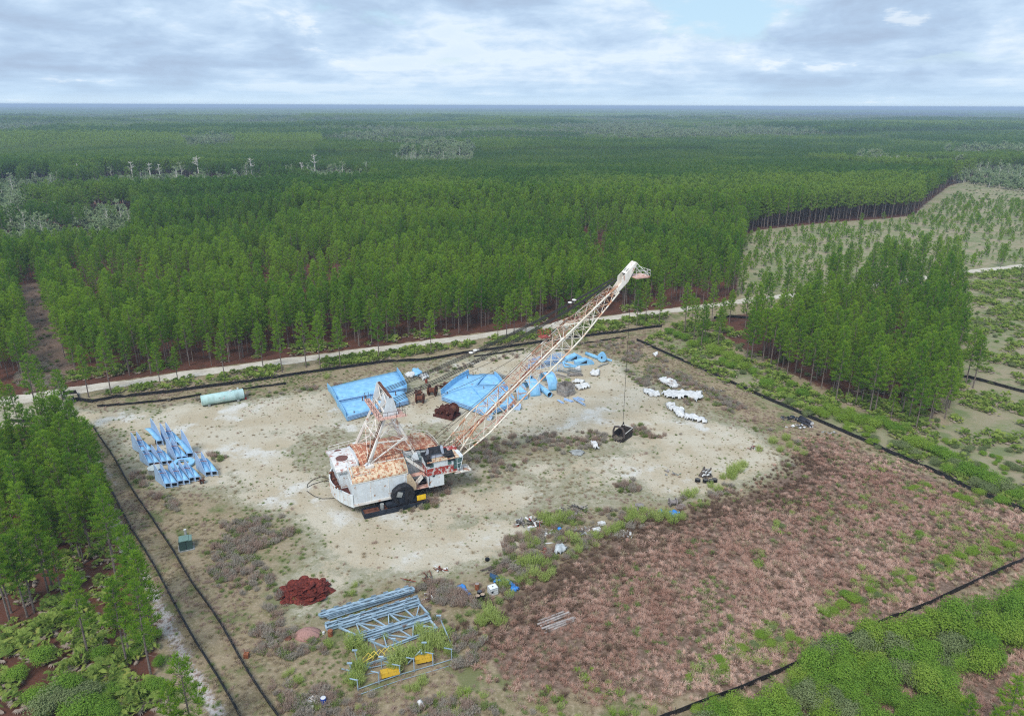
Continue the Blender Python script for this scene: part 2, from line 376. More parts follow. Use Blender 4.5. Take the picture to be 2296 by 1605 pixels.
# ---- the ground: one sheet from under the camera to the skyline
na_ = 560; ang = np.linspace(R(-50), R(50), na_); rad = np.concatenate([18 * (260 / 18) ** np.linspace(0, 1, 840), 260 * (FAR / 260) ** np.linspace(0, 1, 340)[1:]]); nr_ = len(rad)
AA, RR = np.meshgrid(ang, rad, indexing='ij'); gx = (np.sin(AA) * RR).ravel(); gy = (np.cos(AA) * RR).ravel()
def gnoise(x, y, s, seed):
    """smooth value noise for numpy"""
    x = x / s; y = y / s; xi = np.floor(x).astype(np.int64); yi = np.floor(y).astype(np.int64); fx = x - xi; fy = y - yi
    fx = fx * fx * (3 - 2 * fx); fy = fy * fy * (3 - 2 * fy)
    def h(a, b):
        v = (a * 374761393 + b * 668265263 + seed * 1442695) & 0xffffffff; v = ((v ^ (v >> 13)) * 1274126177) & 0xffffffff
        return ((v ^ (v >> 16)) & 0xffff) / 65535.0
    return (h(xi, yi) * (1 - fx) + h(xi + 1, yi) * fx) * (1 - fy) + (h(xi, yi + 1) * (1 - fx) + h(xi + 1, yi + 1) * fx) * fy
def fbm(x, y, s, seed): return .55 * gnoise(x, y, s, seed) + .3 * gnoise(x, y, s / 2.3, seed + 5) + .15 * gnoise(x, y, s / 5.1, seed + 9)
def zones(x, y):
    near = np.hypot(x, y) < 900
    z = {k: np.zeros(x.shape) for k in ('sand', 'pink', 'straw', 'white', 'scrub', 'rut')}
    xn, yn = x[near], y[near]
    s = np.maximum(soft(xn, yn, YARD, 5.0), soft(xn, yn, JUNC, 3.0))
    s = s * (.40 + .48 * np.clip((fbm(xn, yn, 20, 4) - .36) * 4, 0, 1))
    for cx_, cy_, rx_ in ((620, 930, 26), (640, 1120, 14), (430, 930, 16), (1370, 940, 16), (1640, 1030, 12), (900, 1210, 16), (1290, 880, 12), (560, 1030, 12)):
        c_ = G(cx_, cy_); s = np.maximum(s, .92 * np.exp(-((xn - c_.x) ** 2 / (rx_ * .8) ** 2 + (yn - c_.y) ** 2 / (rx_ * .55) ** 2)) * soft(xn, yn, YARD, 5))
    trk = np.clip(1 - segdist(xn, yn, TRACK) / 5.0, 0, 1); trk2 = np.clip(1 - segdist(xn, yn, TRACK2) / 9.0, 0, 1) * .95
    s = np.maximum(s, np.maximum(trk, trk2) * 1.15)
    for cx_, cy_, rx_, k_ in ((1150, 1010, 20, .75), (1050, 1075, 9, .6), (560, 1195, 9, .5), (640, 1145, 6, .3), (1190, 960, 10, .35)):
        c_ = G(cx_, cy_); s = s * (1 - k_ * np.exp(-((xn - c_.x) ** 2 / (rx_ * 1.2) ** 2 + (yn - c_.y) ** 2 / (rx_ * .4) ** 2)))
    rt = np.zeros(xn.shape)
    for pl_, st_ in RUTS:
        P_ = np.array(Gn(pl_)); t_ = np.linspace(0, 1, len(P_)); q_ = np.linspace(0, 1, 26); P_ = np.stack([np.interp(q_, t_, P_[:, 0]), np.interp(q_, t_, P_[:, 1])], 1)
        for _ in range(3): P_[1:-1] = (P_[:-2] + 2 * P_[1:-1] + P_[2:]) / 4
        dd_ = np.gradient(P_, axis=0); nn_ = np.stack([-dd_[:, 1], dd_[:, 0]], 1) / np.maximum(np.linalg.norm(dd_, axis=1), 1e-6)[:, None]
        for sd_ in (-.95, .95): rt = np.maximum(rt, np.clip(1.25 - segdist(xn, yn, [tuple(v) for v in P_ + nn_ * sd_]) / .34, 0, 1) * st_)
    z['rut'][near] = .5 * rt * np.clip((fbm(xn, yn, 5, 71) - .3) * 4, 0, 1)
    lane = np.maximum(np.clip(1.2 - segdist(xn, yn, LANE) / 5, 0, 1) * .6, np.clip(1.3 - segdist(xn, yn, LANE2) / 5, 0, 1) * .8)
    z['sand'][near] = np.maximum(s, lane)
    z['pink'][near] = np.maximum(soft(xn, yn, PINK, 4), soft(xn, yn, PINKOUT, 4))
    wh = np.clip(1.1 - segdist(xn, yn, WHITE) / 2.2, 0, 1) * .9; wh2 = np.clip(1.1 - segdist(xn, yn, WHITE2) / 1.6, 0, 1) * .7
    z['white'][near] = np.maximum(wh, wh2)
    st = np.maximum(soft(xn, yn, STRAWL, 2.5), .85 * soft(xn, yn, Gn([(1560, 722), (1650, 775), (1740, 822), (1850, 878), (1940, 915), (2050, 940), (2110, 930), (2130, 800), (2140, 650), (1900, 660)]), 4))
    rd = segdist(xn, yn, Gn(ROAD_MID)); beyond = np.zeros(xn.shape)
    rp = Gn(ROAD_MID); ry = np.interp(xn, [p[0] for p in rp], [p[1] for p in rp])
    fld = soft(xn, yn, FIELD, 4); scr = soft(xn, yn, SCRUBR, 4)
    beyond = np.clip((yn - ry) / 6, 0, 1) * (1 - fld)
    fbk = np.clip(1.6 - segdist(xn, yn, FIREBREAK) / 4.5, 0, 1); z['straw'][near] = np.maximum(st, beyond) * (1 - .8 * fbk)
    z['scrub'][near] = np.maximum(fld * .9, scr); z['pink'][near] = np.maximum(z['pink'][near], fbk * .8)
    z['straw'][~near] = 1.0
    return z
Z = zones(gx, gy); D = np.hypot(gx, gy)
gz = np.where(D < 600, (fbm(gx, gy, 9, 2) - .5) * .22 + (fbm(gx, gy, 40, 8) - .5) * .35 + (fbm(gx, gy, 1.6, 3) - .5) * .10, 0) - Z.get('rut', 0) * .05
rdist = segdist(gx, gy, Gn(ROAD_MID)); gz = gz * np.clip((rdist - 3) / 6, 0, 1)
gz = np.where(D > 600, 0, gz * np.clip((600 - D) / 100, 0, 1)) - .0
me = bpy.data.meshes.new('ground'); nv = na_ * nr_
me.vertices.add(nv); me.vertices.foreach_set('co', np.stack([gx, gy, gz], 1).astype(np.float32).ravel())
I = (np.arange(na_ - 1)[:, None] * nr_ + np.arange(nr_ - 1)[None, :]).ravel()
F = np.stack([I, I + 1, I + nr_ + 1, I + nr_], 1).astype(np.int32); nf = len(F)
me.loops.add(nf * 4); me.polygons.add(nf); me.loops.foreach_set('vertex_index', F.ravel())
me.polygons.foreach_set('loop_start', np.arange(0, nf * 4, 4, dtype=np.int32)); me.update(calc_edges=True); me.validate()
me.polygons.foreach_set('use_smooth', [True] * nf)
for k, a in Z.items():
    at = me.attributes.new(k, 'FLOAT', 'POINT'); at.data.foreach_set('value', a.astype(np.float32))
# fast look-up of the ground height
GZ = gz.reshape(na_, nr_)
def gh(x, y):
    x = np.asarray(x, float); y = np.asarray(y, float); a = (np.arctan2(x, y) - ang[0]) / (ang[1] - ang[0]); r = np.interp(np.hypot(x, y), rad, np.arange(nr_))
    a = np.clip(a, 0, na_ - 1.01); r = np.clip(r, 0, nr_ - 1.01); ai = a.astype(int); ri = r.astype(int); fa = a - ai; fr = r - ri
    return (GZ[ai, ri] * (1 - fa) + GZ[ai + 1, ri] * fa) * (1 - fr) + (GZ[ai, ri + 1] * (1 - fa) + GZ[ai + 1, ri + 1] * fa) * fr
def GG(px, py):
    p = G(px, py); p.z = float(gh(p.x, p.y)); return p

mt, nt, out = newmat('ground_cover')
pos = nd(nt, 'ShaderNodeNewGeometry').outputs['Position']
def A(nm): return nd(nt, 'ShaderNodeAttribute', attribute_name=nm).outputs['Fac']
nbig = noise(nt, pos, .06, 8, .6); nmid = noise(nt, pos, .35, 8, .65, off=(40, 3, 0)); nfin = noise(nt, pos, 2.2, 6, .7, off=(7, 70, 0)); nsp = noise(nt, pos, 6.0, 3, .6)
# dry winter turf
turf = mixc(nt, mrange(nt, nmid, .35, .65), (.32, .25, .165), (.22, .185, .10))
turf = mixc(nt, mrange(nt, nfin, .45, .7), turf, (.40, .32, .22))
turf = mixc(nt, mth(nt, 'MULTIPLY', mrange(nt, noise(nt, pos, .16, 7, .65, off=(3, 33, 0)), .52, .62), .75), turf, (.13, .16, .055))
# bare pale marl of the yard
sandc = mixc(nt, mrange(nt, noise(nt, pos, .12, 8, .6, off=(9, 9, 0)), .35, .62), (.55, .495, .39), (.47, .395, .28))
sandc = mixc(nt, mth(nt, 'MULTIPLY', mrange(nt, noise(nt, pos, .09, 9, .62, off=(20, 5, 0)), .54, .66), .8), sandc, (.66, .65, .61))
sandc = mixc(nt, mth(nt, 'MULTIPLY', mrange(nt, nfin, .5, .68), .45), sandc, (.27, .255, .185))
sandc = mixc(nt, mrange(nt, nsp, .68, .72), sandc, (.14, .135, .09))
sn = mth(nt, 'ADD', mth(nt, 'MULTIPLY', nmid, .45), mth(nt, 'ADD', mth(nt, 'MULTIPLY', nbig, .35), mth(nt, 'MULTIPLY', nfin, .35)))
sf = mrange(nt, mth(nt, 'ADD', A('sand'), mth(nt, 'MULTIPLY', mth(nt, 'SUBTRACT', sn, .575), 2.4)), .42, .62)
sandc = mixc(nt, mth(nt, 'MULTIPLY', mrange(nt, A('rut'), .25, .7), .75), sandc, (.25, .215, .15))
gsp = mixc(nt, mrange(nt, nfin, .52, .66), (.40, .37, .28), (.20, .20, .12))
greyg = mixc(nt, mrange(nt, nmid, .4, .6), (.31, .29, .20), (.215, .215, .115))
greyg = mixc(nt, mrange(nt, noise(nt, pos, .8, 7, .7, off=(60, 6, 0)), .42, .6), greyg, gsp)
turf2 = mixc(nt, mrange(nt, A('sand'), .08, .5), turf, greyg)
col = mixc(nt, sf, turf2, sandc)
pinkc = mixc(nt, mrange(nt, nfin, .4, .65), (.15, .10, .07), (.26, .18, .14)); pinkc = mixc(nt, mrange(nt, nmid, .56, .7), pinkc, (.10, .11, .045))
col = mixc(nt, mrange(nt, mth(nt, 'ADD', A('pink'), mth(nt, 'MULTIPLY', mth(nt, 'SUBTRACT', nmid, .5), .8)), .4, .6), col, pinkc)
scrub = mixc(nt, mrange(nt, nmid, .4, .6), (.28, .26, .16), (.20, .23, .10)); scrub = mixc(nt, mrange(nt, nfin, .55, .75), scrub, (.33, .29, .22))
scrub = mixc(nt, mth(nt, 'MULTIPLY', mrange(nt, nbig, .42, .6), .7), scrub, (.36, .29, .20)); scrub = mixc(nt, mth(nt, 'MULTIPLY', mrange(nt, noise(nt, pos, .12, 7, .65, off=(2, 80, 0)), .52, .62), .7), scrub, (.14, .19, .07))
col = mixc(nt, mrange(nt, mth(nt, 'ADD', A('scrub'), mth(nt, 'MULTIPLY', mth(nt, 'SUBTRACT', nmid, .5), .6)), .35, .65), col, scrub)
straw = mixc(nt, mrange(nt, nmid, .4, .65), (.125, .052, .034), (.085, .044, .030)); straw = mixc(nt, mrange(nt, nfin, .55, .75), straw, (.18, .095, .07))
dist = nd(nt, 'ShaderNodeVectorMath', {0: pos}, operation='LENGTH').outputs['Value']
straw = mixc(nt, mrange(nt, dist, 500, 1200), straw, (.035, .05, .022))
farn = mixc(nt, mrange(nt, noise(nt, pos, .0035, 6, .6), .4, .6), (.028, .045, .02), (.07, .075, .045))
straw = mixc(nt, mrange(nt, dist, 6000, 11000), straw, farn)
col = mixc(nt, mrange(nt, mth(nt, 'ADD', A('straw'), mth(nt, 'MULTIPLY', mth(nt, 'SUBTRACT', nmid, .5), .7)), .4, .6), col, straw)
whc = mixc(nt, mrange(nt, nfin, .45, .65), (.50, .46, .44), (.28, .20, .15))
wf = mrange(nt, mth(nt, 'ADD', A('white'), mth(nt, 'MULTIPLY', mth(nt, 'SUBTRACT', mth(nt, 'ADD', mth(nt, 'MULTIPLY', nmid, .5), mth(nt, 'MULTIPLY', nfin, .6)), .55), 2.6)), .6, .75)
col = mixc(nt, wf, col, whc)
hb = mth(nt, 'ADD', mth(nt, 'MULTIPLY', nfin, .7), mth(nt, 'MULTIPLY', nsp, .3))
b = bsdf(nt, out, col, .95, bump=hb, bstr=.8, spec=.1)
[n for n in nt.nodes if n.type == 'BUMP'][0].inputs['Distance'].default_value = .25
me.materials.append(mt)
ground = bpy.data.objects.new('ground', me); COL.objects.link(ground); tag(ground, 'flat ground of pale marl, dry turf and pine straw reaching the skyline', None, None, 'structure')
# ---- sand road
mt, nt, out = newmat('sand_road'); pos = nd(nt, 'ShaderNodeNewGeometry').outputs['Position']
rc = mixc(nt, mrange(nt, noise(nt, pos, .3, 8, .65), .35, .65), (.62, .57, .49), (.50, .44, .36)); rc = mixc(nt, mrange(nt, noise(nt, pos, 1.5, 6, .7), .5, .75), rc, (.36, .31, .25))
bsdf(nt, out, rc, .95, bump=noise(nt, pos, 1.2, 6), bstr=.4, spec=.1)
road = ribbon('road', ROAD_MID, road_w, mt, .06, jit=.3); tag(road, 'pale sand road running along the edge of the pine plantation', None, None, 'structure')
# ================================================================= pines
bark = plain('pine_bark', (.19, .15, .13), .35, 3, .95)
needles = leafmat('pine_needles', (.105, .245, .028), (.28, .43, .042), tip=(.46, .55, .06), transl=.45)
needles_far = leafmat('pine_needles_far', (.11, .225, .04), (.27, .385, .06), transl=.45)
def tuft(mb, p, d, L, wd, n, rr, mi=0, spread=1.0):
    """a brush of needle blades round the direction d"""
    d = d.normalized(); a = d.orthogonal().normalized(); b = d.cross(a)
    for k in range(n):
        t = 2 * math.pi * (k + rr.random()) / n; e = (d * rr.uniform(.35, 1.1) + (a * math.cos(t) + b * math.sin(t)) * spread * rr.uniform(.5, 1)).normalized()
        s = e.cross(Vector((rr.uniform(-1, 1), rr.uniform(-1, 1), rr.uniform(-1, 1)))).normalized() * wd / 2
        l = L * rr.uniform(.7, 1.15); i = len(mb.v)
        mb.v += [tuple(p - s), tuple(p + s), tuple(p + e * l + s * .6), tuple(p + e * l - s * .6)]
        mb.f.append((i, i + 1, i + 2, i + 3)); mb.m.append(mi)
def pine(seed, H=13.5, cb=.38, RM=2.3, nb=46, nt_=6, blades=10, tl=.56, tw=.062, lod=0):
    rr = random.Random(seed); tr = MB(); cr = MB()
    lx, ly = rr.uniform(-.35, .35), rr.uniform(-.35, .35)
    def ax(t): return Vector((lx * t * t, ly * t * t, H * t))
    if lod < 2: tr.tube([ax(t) for t in (0, .03, .25, .5, .75, .97)], [.20, .15, .125, .10, .065, .02], 6 if lod == 0 else 4, cap=False)
    else: tr.tube([ax(t) for t in (0, .6)], [.14, .09], 3, cap=False)
    for i in range(nb):
        t = cb + (1 - cb) * ((i + .5) / nb) ** .92; s = (t - cb) / (1 - cb)
        prof = (min(1, s * 4.5 + .45)) * (1 - s) ** .8
        L = RM * 1.12 * prof * rr.uniform(.6, 1.25) + .22; az = i * 2.4 + rr.uniform(-.5, .5)
        rise = .15 + .75 * s + rr.uniform(-.12, .12); p0 = ax(t)
        h = Vector((math.cos(az), math.sin(az), 0)); tip = p0 + h * L + Vector((0, 0, L * rise))
        if lod == 0: tr.tube([p0, p0.lerp(tip, .5) + Vector((0, 0, -.06 * L)), tip], [.035, .025, .012], 3, cap=False)
        k = max(1, int(round(nt_ * (L / RM) ** .8)))
        for j in range(k):
            f = 1 - (j / max(1, k)) * .72; q = p0.lerp(tip, f) + Vector((rr.uniform(-1, 1), rr.uniform(-1, 1), rr.uniform(-.5, .7))) * (.30 * (1 if j else .3)) * (RM / 2.3)
            d = (tip - p0).normalized() * .55 + Vector((rr.uniform(-.35, .35), rr.uniform(-.35, .35), .95))
            tuft(cr, q, d, tl * rr.uniform(.8, 1.25), tw, blades, rr, spread=.62)
    tuft(cr, ax(1) - Vector((0, 0, .25)), Vector((0, 0, 1)), tl, tw, blades, rr, spread=.5)
    # a few dead stubs under the crown
    if lod == 0:
        for i in range(9):
            t = rr.uniform(cb - .18, cb + .04); az = rr.random() * 6.3; p0 = ax(t); L = rr.uniform(.5, 1.5)
            tr.tube([p0, p0 + Vector((math.cos(az) * L, math.sin(az) * L, rr.uniform(-.1, .35)))], [.025, .01], 3, cap=False)
    return tr, cr
def join(tr, cr):
    m = MB(); m.v = tr.v + cr.v; n = len(tr.v); m.f = tr.f + [tuple(n + i for i in f) for f in cr.f]; m.m = [0] * len(tr.f) + [1] * len(cr.f); return m
PINES = [pine(100 + i, H=rnd.uniform(12.6, 14.2), cb=rnd.uniform(.34, .48), RM=rnd.uniform(1.5, 2.0), nb=rnd.randint(46, 56), nt_=7) for i in range(7)]
pine_m = [(t.mesh('pine_trunk', bark), c.mesh('pine_crown', needles)) for t, c in PINES]
protos('pine', [join(t, c).mesh('pine_model', [bark, needles]) for t, c in PINES])
mid = [pine(200 + i, H=rnd.uniform(12.5, 14.5), cb=rnd.uniform(.36, .5), RM=rnd.uniform(2.0, 2.5), nb=26, nt_=4, blades=6, tl=.75, tw=.22, lod=1) for i in range(5)]
protos('midpine', [join(t, c).mesh('midpine_model', [bark, needles_far]) for t, c in mid])
far_ = [pine(300 + i, H=rnd.uniform(12.5, 14.5), cb=rnd.uniform(.42, .5), RM=2.5, nb=12, nt_=2, blades=3, tl=1.3, tw=.8, lod=2) for i in range(4)]
protos('farpine', [join(t, c).mesh('farpine_model', [bark, needles_far]) for t, c in far_])

def clearing(back, front, zb=1.0, zf=12.5):
    """an opening in the canopy: far edge seen at the ground, near edge seen over the tree tops"""
    return Gn(back, zb) + Gn(front, zf)
SWAMPS = [clearing(b_, f_, zb_) for b_, f_, zb_ in (
    ([(-250, 466), (60, 464), (180, 470), (300, 480)], [(300, 490), (200, 500), (60, 508), (-250, 512)], 1),
    ([(-150, 420), (60, 411), (300, 403), (560, 397), (700, 393), (830, 390)], [(835, 396), (600, 407), (330, 415), (60, 423), (-150, 430)], 1),
    ([(850, 334), (950, 330), (1060, 334)], [(1060, 345), (900, 349)], 2),
    ([(400, 312), (470, 308), (530, 318)], [(520, 330), (430, 330)], 4),
    ([(1880, 350), (1990, 348), (2100, 345), (2450, 342)], [(2450, 398), (2300, 394), (2180, 380), (2060, 368), (1900, 356)], 2),
    ([(1550, 285), (1700, 282), (1900, 290)], [(1900, 301), (1600, 299)], 4),
    ([(-100, 283), (150, 279), (320, 286)], [(280, 299), (0, 303)], 4),
    ([(560, 291), (900, 282), (1300, 279), (1500, 283)], [(1500, 292), (1300, 294), (800, 302)], 4),
    ([(1330, 298), (1500, 294), (1640, 300)], [(1640, 309), (1350, 309)], 4),
    ([(640, 318), (760, 312), (860, 318)], [(860, 326), (650, 328)], 3),
    ([(-100, 262), (500, 258), (1000, 260)], [(900, 268), (0, 271)], 4),
    ([(1250, 264), (1700, 259), (2400, 262)], [(2300, 268), (1300, 270)], 4))]
GAPS = [clearing(b_, f_, 0) for b_, f_ in (
    ([(150, 598), (185, 590), (300, 596), (330, 606)], [(330, 614), (250, 626), (160, 620)]),
    ([(545, 604), (600, 598), (700, 596), (790, 598)], [(800, 606), (700, 618), (600, 624), (555, 618)]),
    ([(1300, 515), (1400, 512)], [(1400, 520), (1300, 524)]),
    ([(1330, 600), (1350, 560)], [(1362, 565), (1350, 612)]))]
ENCL = Gn([(-200, 915), (100, 905), (175, 897), (250, 893), (380, 876), (600, 849), (760, 829), (1000, 793), (1200, 767), (1400, 743), (1490, 738), (1560, 775), (1640, 800), (1740, 838), (1850, 893), (1930, 935), (2060, 970), (2130, 952), (2142, 880), (2146, 700), (2155, 614), (2600, 560), (6000, 3000), (600, 3000), (365, 1700), (355, 1500), (345, 1400), (300, 1290), (262, 1200), (225, 1100), (185, 1000), (160, 950), (60, 965), (-200, 990)])
rp = Gn(ROAD_MID)
def swn(x, y):
    d = np.hypot(x, y); return np.clip((np.where(d < 900, fbm(x, y, 28, 91), fbm(x, y, 160, 92)) - np.where(d < 900, .25, .44)) * 9, 0, 1)
def tree_ok(x, y):
    """how much of the full stocking stands here"""
    d = np.hypot(x, y); k = np.ones(x.shape)
    k[pip(x, y, ENCL)] = 0
    k[pip(x, y, FIELD)] = .0
    f2 = Gn([(1790, 652), (1850, 636), (1950, 620), (2050, 606), (2150, 592), (2160, 606), (2000, 630), (1850, 652), (1790, 660)])
    k[pip(x, y, f2)] = .6
    k[pip(x, y, Gn([(1650, 640), (1790, 640), (1790, 662), (1640, 678)]))] = .12
    n = d < 800
    rdm = np.full(x.shape, 1e3); rdm[n] = segdist(x[n], y[n], rp); k[rdm < 4.6] = 0
    ry = np.interp(x, [p[0] for p in rp], [p[1] for p in rp])
    row = (y < ry) & ~pip(x, y, ENCL) & (x < G(1490, 720).x) & (y > G(200, 900).y * .0 + 100) & (x > G(150, 870).x)
    k[row] = np.minimum(k[row], .28)
    k[(np.abs(y - ry) < 9) & (y > ry) & (k > .3)] *= .8
    k[(y < ry) & (y > ry - 26) & (x > G(1490, 720).x)] *= .36
    k[pip(x, y, Gn([(1480, 690), (1860, 650), (1690, 805), (1560, 780), (1480, 735)]))] *= .3
    fb = np.full(x.shape, 1e3); fb[n] = segdist(x[n], y[n], FIREBREAK); k[fb < 3.4] = 0
    j = pip(x, y, Gn([(-200, 880), (30, 872), (150, 850), (175, 870), (110, 900), (-200, 915)])); k[j] = .15
    # foreground of the left block is open with palmetto
    lf = pip(x, y, Gn([(-200, 1385), (120, 1370), (230, 1330), (300, 1400), (360, 1500), (700, 3000), (-3000, 3000), (-400, 1420)])); k[lf] = 0.0
    lf2 = pip(x, y, Gn([(-200, 1290), (120, 1290), (260, 1250), (300, 1400), (120, 1370), (-200, 1385)])); k[lf2 & ~lf] = .5
    for s in GAPS: k[pip(x, y, s)] *= .32
    for s in SWAMPS:
        i_ = pip(x, y, s); k[i_] *= np.clip(.95 - swn(x[i_], y[i_]), 0, 1)
    return k
def sector(r0, r1, spacing, seed, half=41):
    rg = np.random.RandomState(seed); n = int(r1 / spacing) + 2
    X, Y = np.meshgrid(np.arange(-n, n) * spacing, np.arange(0, n) * spacing); X = X.ravel().astype(float); Y = Y.ravel().astype(float)
    th = .35; X, Y = X * math.cos(th) - Y * math.sin(th), X * math.sin(th) + Y * math.cos(th)
    X += rg.uniform(-.42, .42, X.size) * spacing; Y += rg.uniform(-.42, .42, X.size) * spacing
    d = np.hypot(X, Y); a = np.abs(np.degrees(np.arctan2(X, Y)))
    k = (d >= r0) & (d < r1) & (a < half) & (Y > 0); return X[k], Y[k], rg
def blk(x, y, seed):
    """one number per planted block of the forest"""
    a = .27; u = x * math.cos(a) + y * math.sin(a) + 60 * (gnoise(x, y, 300, 55) - .5); v = -x * math.sin(a) + y * math.cos(a) + 60 * (gnoise(x, y, 260, 56) - .5)
    i = np.floor(u / 520).astype(np.int64); j = np.floor(v / 230).astype(np.int64); q = (i * 73856093 ^ j * 19349663 ^ seed * 83492791) & 0xffffff
    q = (q * 2654435761) & 0xffffffff; return ((q >> 8) & 0xffff) / 65536.0
def hfac(x, y):
    """stands of different ages: some lower, some taller"""
    d = np.hypot(x, y); a = gnoise(x, y, 420, 31); b = gnoise(x, y, 1300, 77)
    h = np.where(d > 380, .72 + .55 * np.clip((a - .35) * 3, 0, 1), 1.0)
    bl = blk(x, y, 3); h = np.where(d > 330, h * np.choose((bl * 5).astype(int).clip(0, 4), [.62, .85, 1.0, 1.08, 1.2]), h)
    h = h * np.where(d > 2500, .75 + .6 * b, 1)
    return h
def tintf(x, y, rg, amp=.25):
    return (fbm(x, y, 60, 12) - .5) * 1.5 + (blk(x, y, 8) - .5) * .9 * (np.hypot(x, y) > 330) + rg.uniform(-amp, amp, x.size)
x, y, rg = sector(40, 430, 3.5, 1)
k = tree_ok(x, y); n = rg.uniform(0, 1, x.size) < k * .97; x, y = x[n], y[n]
fbn = fbm(x, y, 15, 3); keep = (fbn > .27) & (rg.uniform(0, 1, x.size) < .93); x, y = x[keep], y[keep]
xl, yl, rgl = sector(40, 150, 2.7, 21); LB = pip(xl, yl, Gn([(-300, 1000), (120, 955), (185, 1000), (225, 1100), (262, 1200), (262, 1245), (120, 1285), (-300, 1285)])); LBx = pip(x, y, Gn([(-300, 1000), (120, 955), (185, 1000), (225, 1100), (262, 1200), (262, 1245), (120, 1285), (-300, 1285)]))
LB &= rgl.uniform(0, 1, xl.size) < .93; x, y = np.concatenate([x[~LBx], xl[LB]]), np.concatenate([y[~LBx], yl[LB]])
h = np.where(rg.uniform(0, 1, x.size) < .12, .68, 1) * rg.uniform(.78, 1.14, x.size) * hfac(x, y) * np.where((x < -20) & (y < 135), .9, 1)
# which stand above the rest in the picture: the nearest 290 in view
pxy = np.array([proj(a, b, 7.0) for a, b in zip(x, y)]); vis = (pxy[:, 0] > 6) & (pxy[:, 0] < 2290) & (pxy[:, 1] < 1600)
dd = np.hypot(x, y); dd[~vis] = 1e9; order = np.argsort(dd)[:280]; near_mask = np.zeros(x.size, bool); near_mask[order] = True
near_pines = [(x[i], y[i], h[i], rg.uniform(0, 6.28), rg.randint(0, 7)) for i in order]
r = ~near_mask; xx, yy = x[r], y[r]
x2, y2, rg2 = sector(430, 1150, 3.9, 2); k2 = tree_ok(x2, y2); n2 = rg2.uniform(0, 1, x2.size) < k2 * .96; x2, y2 = x2[n2], y2[n2]
fo = scatter('pine_forest', 'pine', np.stack([xx, yy, gh(xx, yy)], 1), h[r], rg.uniform(0, 6.28, xx.size), rg.randint(0, 7, xx.size), tintf(xx, yy, rg), 'dense green pine plantation covering the flat land beyond the sand road')
fm = scatter('pine_forest', 'midpine', np.stack([x2, y2, np.zeros(x2.size)], 1), rg2.uniform(.88, 1.08, x2.size) * hfac(x2, y2), rg2.uniform(0, 6.28, x2.size), rg2.randint(0, 5, x2.size), tintf(x2, y2, rg2), 'even dark green pine canopy in the middle distance')
x3, y3, rg3 = sector(1150, 3600, 6.6, 3, 40); k3 = tree_ok(x3, y3); n3_ = rg3.uniform(0, 1, x3.size) < k3; x3, y3 = x3[n3_], y3[n3_]
ff = scatter('pine_forest', 'farpine', np.stack([x3, y3, np.zeros(x3.size)], 1), rg3.uniform(.9, 1.1, x3.size) * hfac(x3, y3) * 1.12, rg3.uniform(0, 6.28, x3.size), rg3.randint(0, 4, x3.size), tintf(x3, y3, rg3, .15) * 1.6, 'hazy pine woods towards the skyline', zs=rg3.uniform(.85, 1.0, x3.size))
# beyond that whole blocks of wood
def block(seed):
    rr = random.Random(seed); m = MB()
    for i in range(420):
        cx, cy = rr.uniform(-90, 90), rr.uniform(-90, 90); H = rr.uniform(9, 13); W = rr.uniform(3, 6); n = 5; b = len(m.v); a0 = rr.random() * 6
        for k in range(n): m.v.append((cx + W * math.cos(a0 + 6.283 * k / n), cy + W * math.sin(a0 + 6.283 * k / n), H * .35))
        for k in range(n): m.v.append((cx + W * .7 * math.cos(a0 + .5 + 6.283 * k / n), cy + W * .7 * math.sin(a0 + .5 + 6.283 * k / n), H * rr.uniform(.7, .85)))
        m.v.append((cx, cy, H))
        for k in range(n):
            k2 = (k + 1) % n; m.f.append((b + k, b + k2, b + n + k2, b + n + k)); m.f.append((b + n + k, b + n + k2, b + 2 * n)); m.m += [0, 0]
    return m
protos('wood', [block(s).mesh('wood_model', needles_far) for s in range(3)])
x4, y4, rg4 = sector(3600, 15000, 165, 4, 39)
mm = gnoise(x4, y4, 2500, 5) > .12; x4, y4 = x4[mm], y4[mm]
fw = scatter('pine_forest', 'wood', np.stack([x4, y4, np.full(x4.size, -2.0)], 1), np.ones(x4.size), rg4.uniform(0, 6.28, x4.size), rg4.randint(0, 3, x4.size), (gnoise(x4, y4, 1500, 9) - .4) * 1.0, 'farthest bluish woods along the skyline', zs=rg4.uniform(.7, 1.5, x4.size))
def pine_label(x, y):
    px, py = proj(x, y, 0)
    if px < 420 and py > 985: return 'slender pine in the stand left of the grassy strip between the black silt fences', 'pines left of the fenced strip'
    if py > 940 and px < 300: return 'slender pine in the stand left of the grassy strip between the black silt fences', 'pines left of the fenced strip'
    rdp = segdist(np.array([x]), np.array([y]), rp)[0]; ry = np.interp(x, [p[0] for p in rp], [p[1] for p in rp])
    if y < ry and px < 1500 and px > 150: return 'thin bare-trunked pine in the narrow row between sand road and black silt fence', 'pines between the road and the fence'
    if px > 1480 and (y < ry): return 'pine in the dense stand behind the right-hand silt fence, this side of the road', 'pines behind the right-hand fence'
    return 'pine at the front edge of the large plantation across the sand road', 'pines along the plantation edge'
def put_pine(x, y, s, rz, mi, label, group=None):
    e = empty('pine_tree', (x, y, float(gh(x, y)) - .05), rz, label, 'pine tree', group); e.scale = (s, s, s)
    for nm, me_ in (('trunk', pine_m[mi][0]), ('crown', pine_m[mi][1])):
        o = bpy.data.objects.new(nm, me_); COL.objects.link(o); o.parent = e
    return e
for a, b_, s, rz, mi in near_pines:
    lb, gp = pine_label(a, b_); put_pine(a, b_, s, rz, mi, lb, gp)
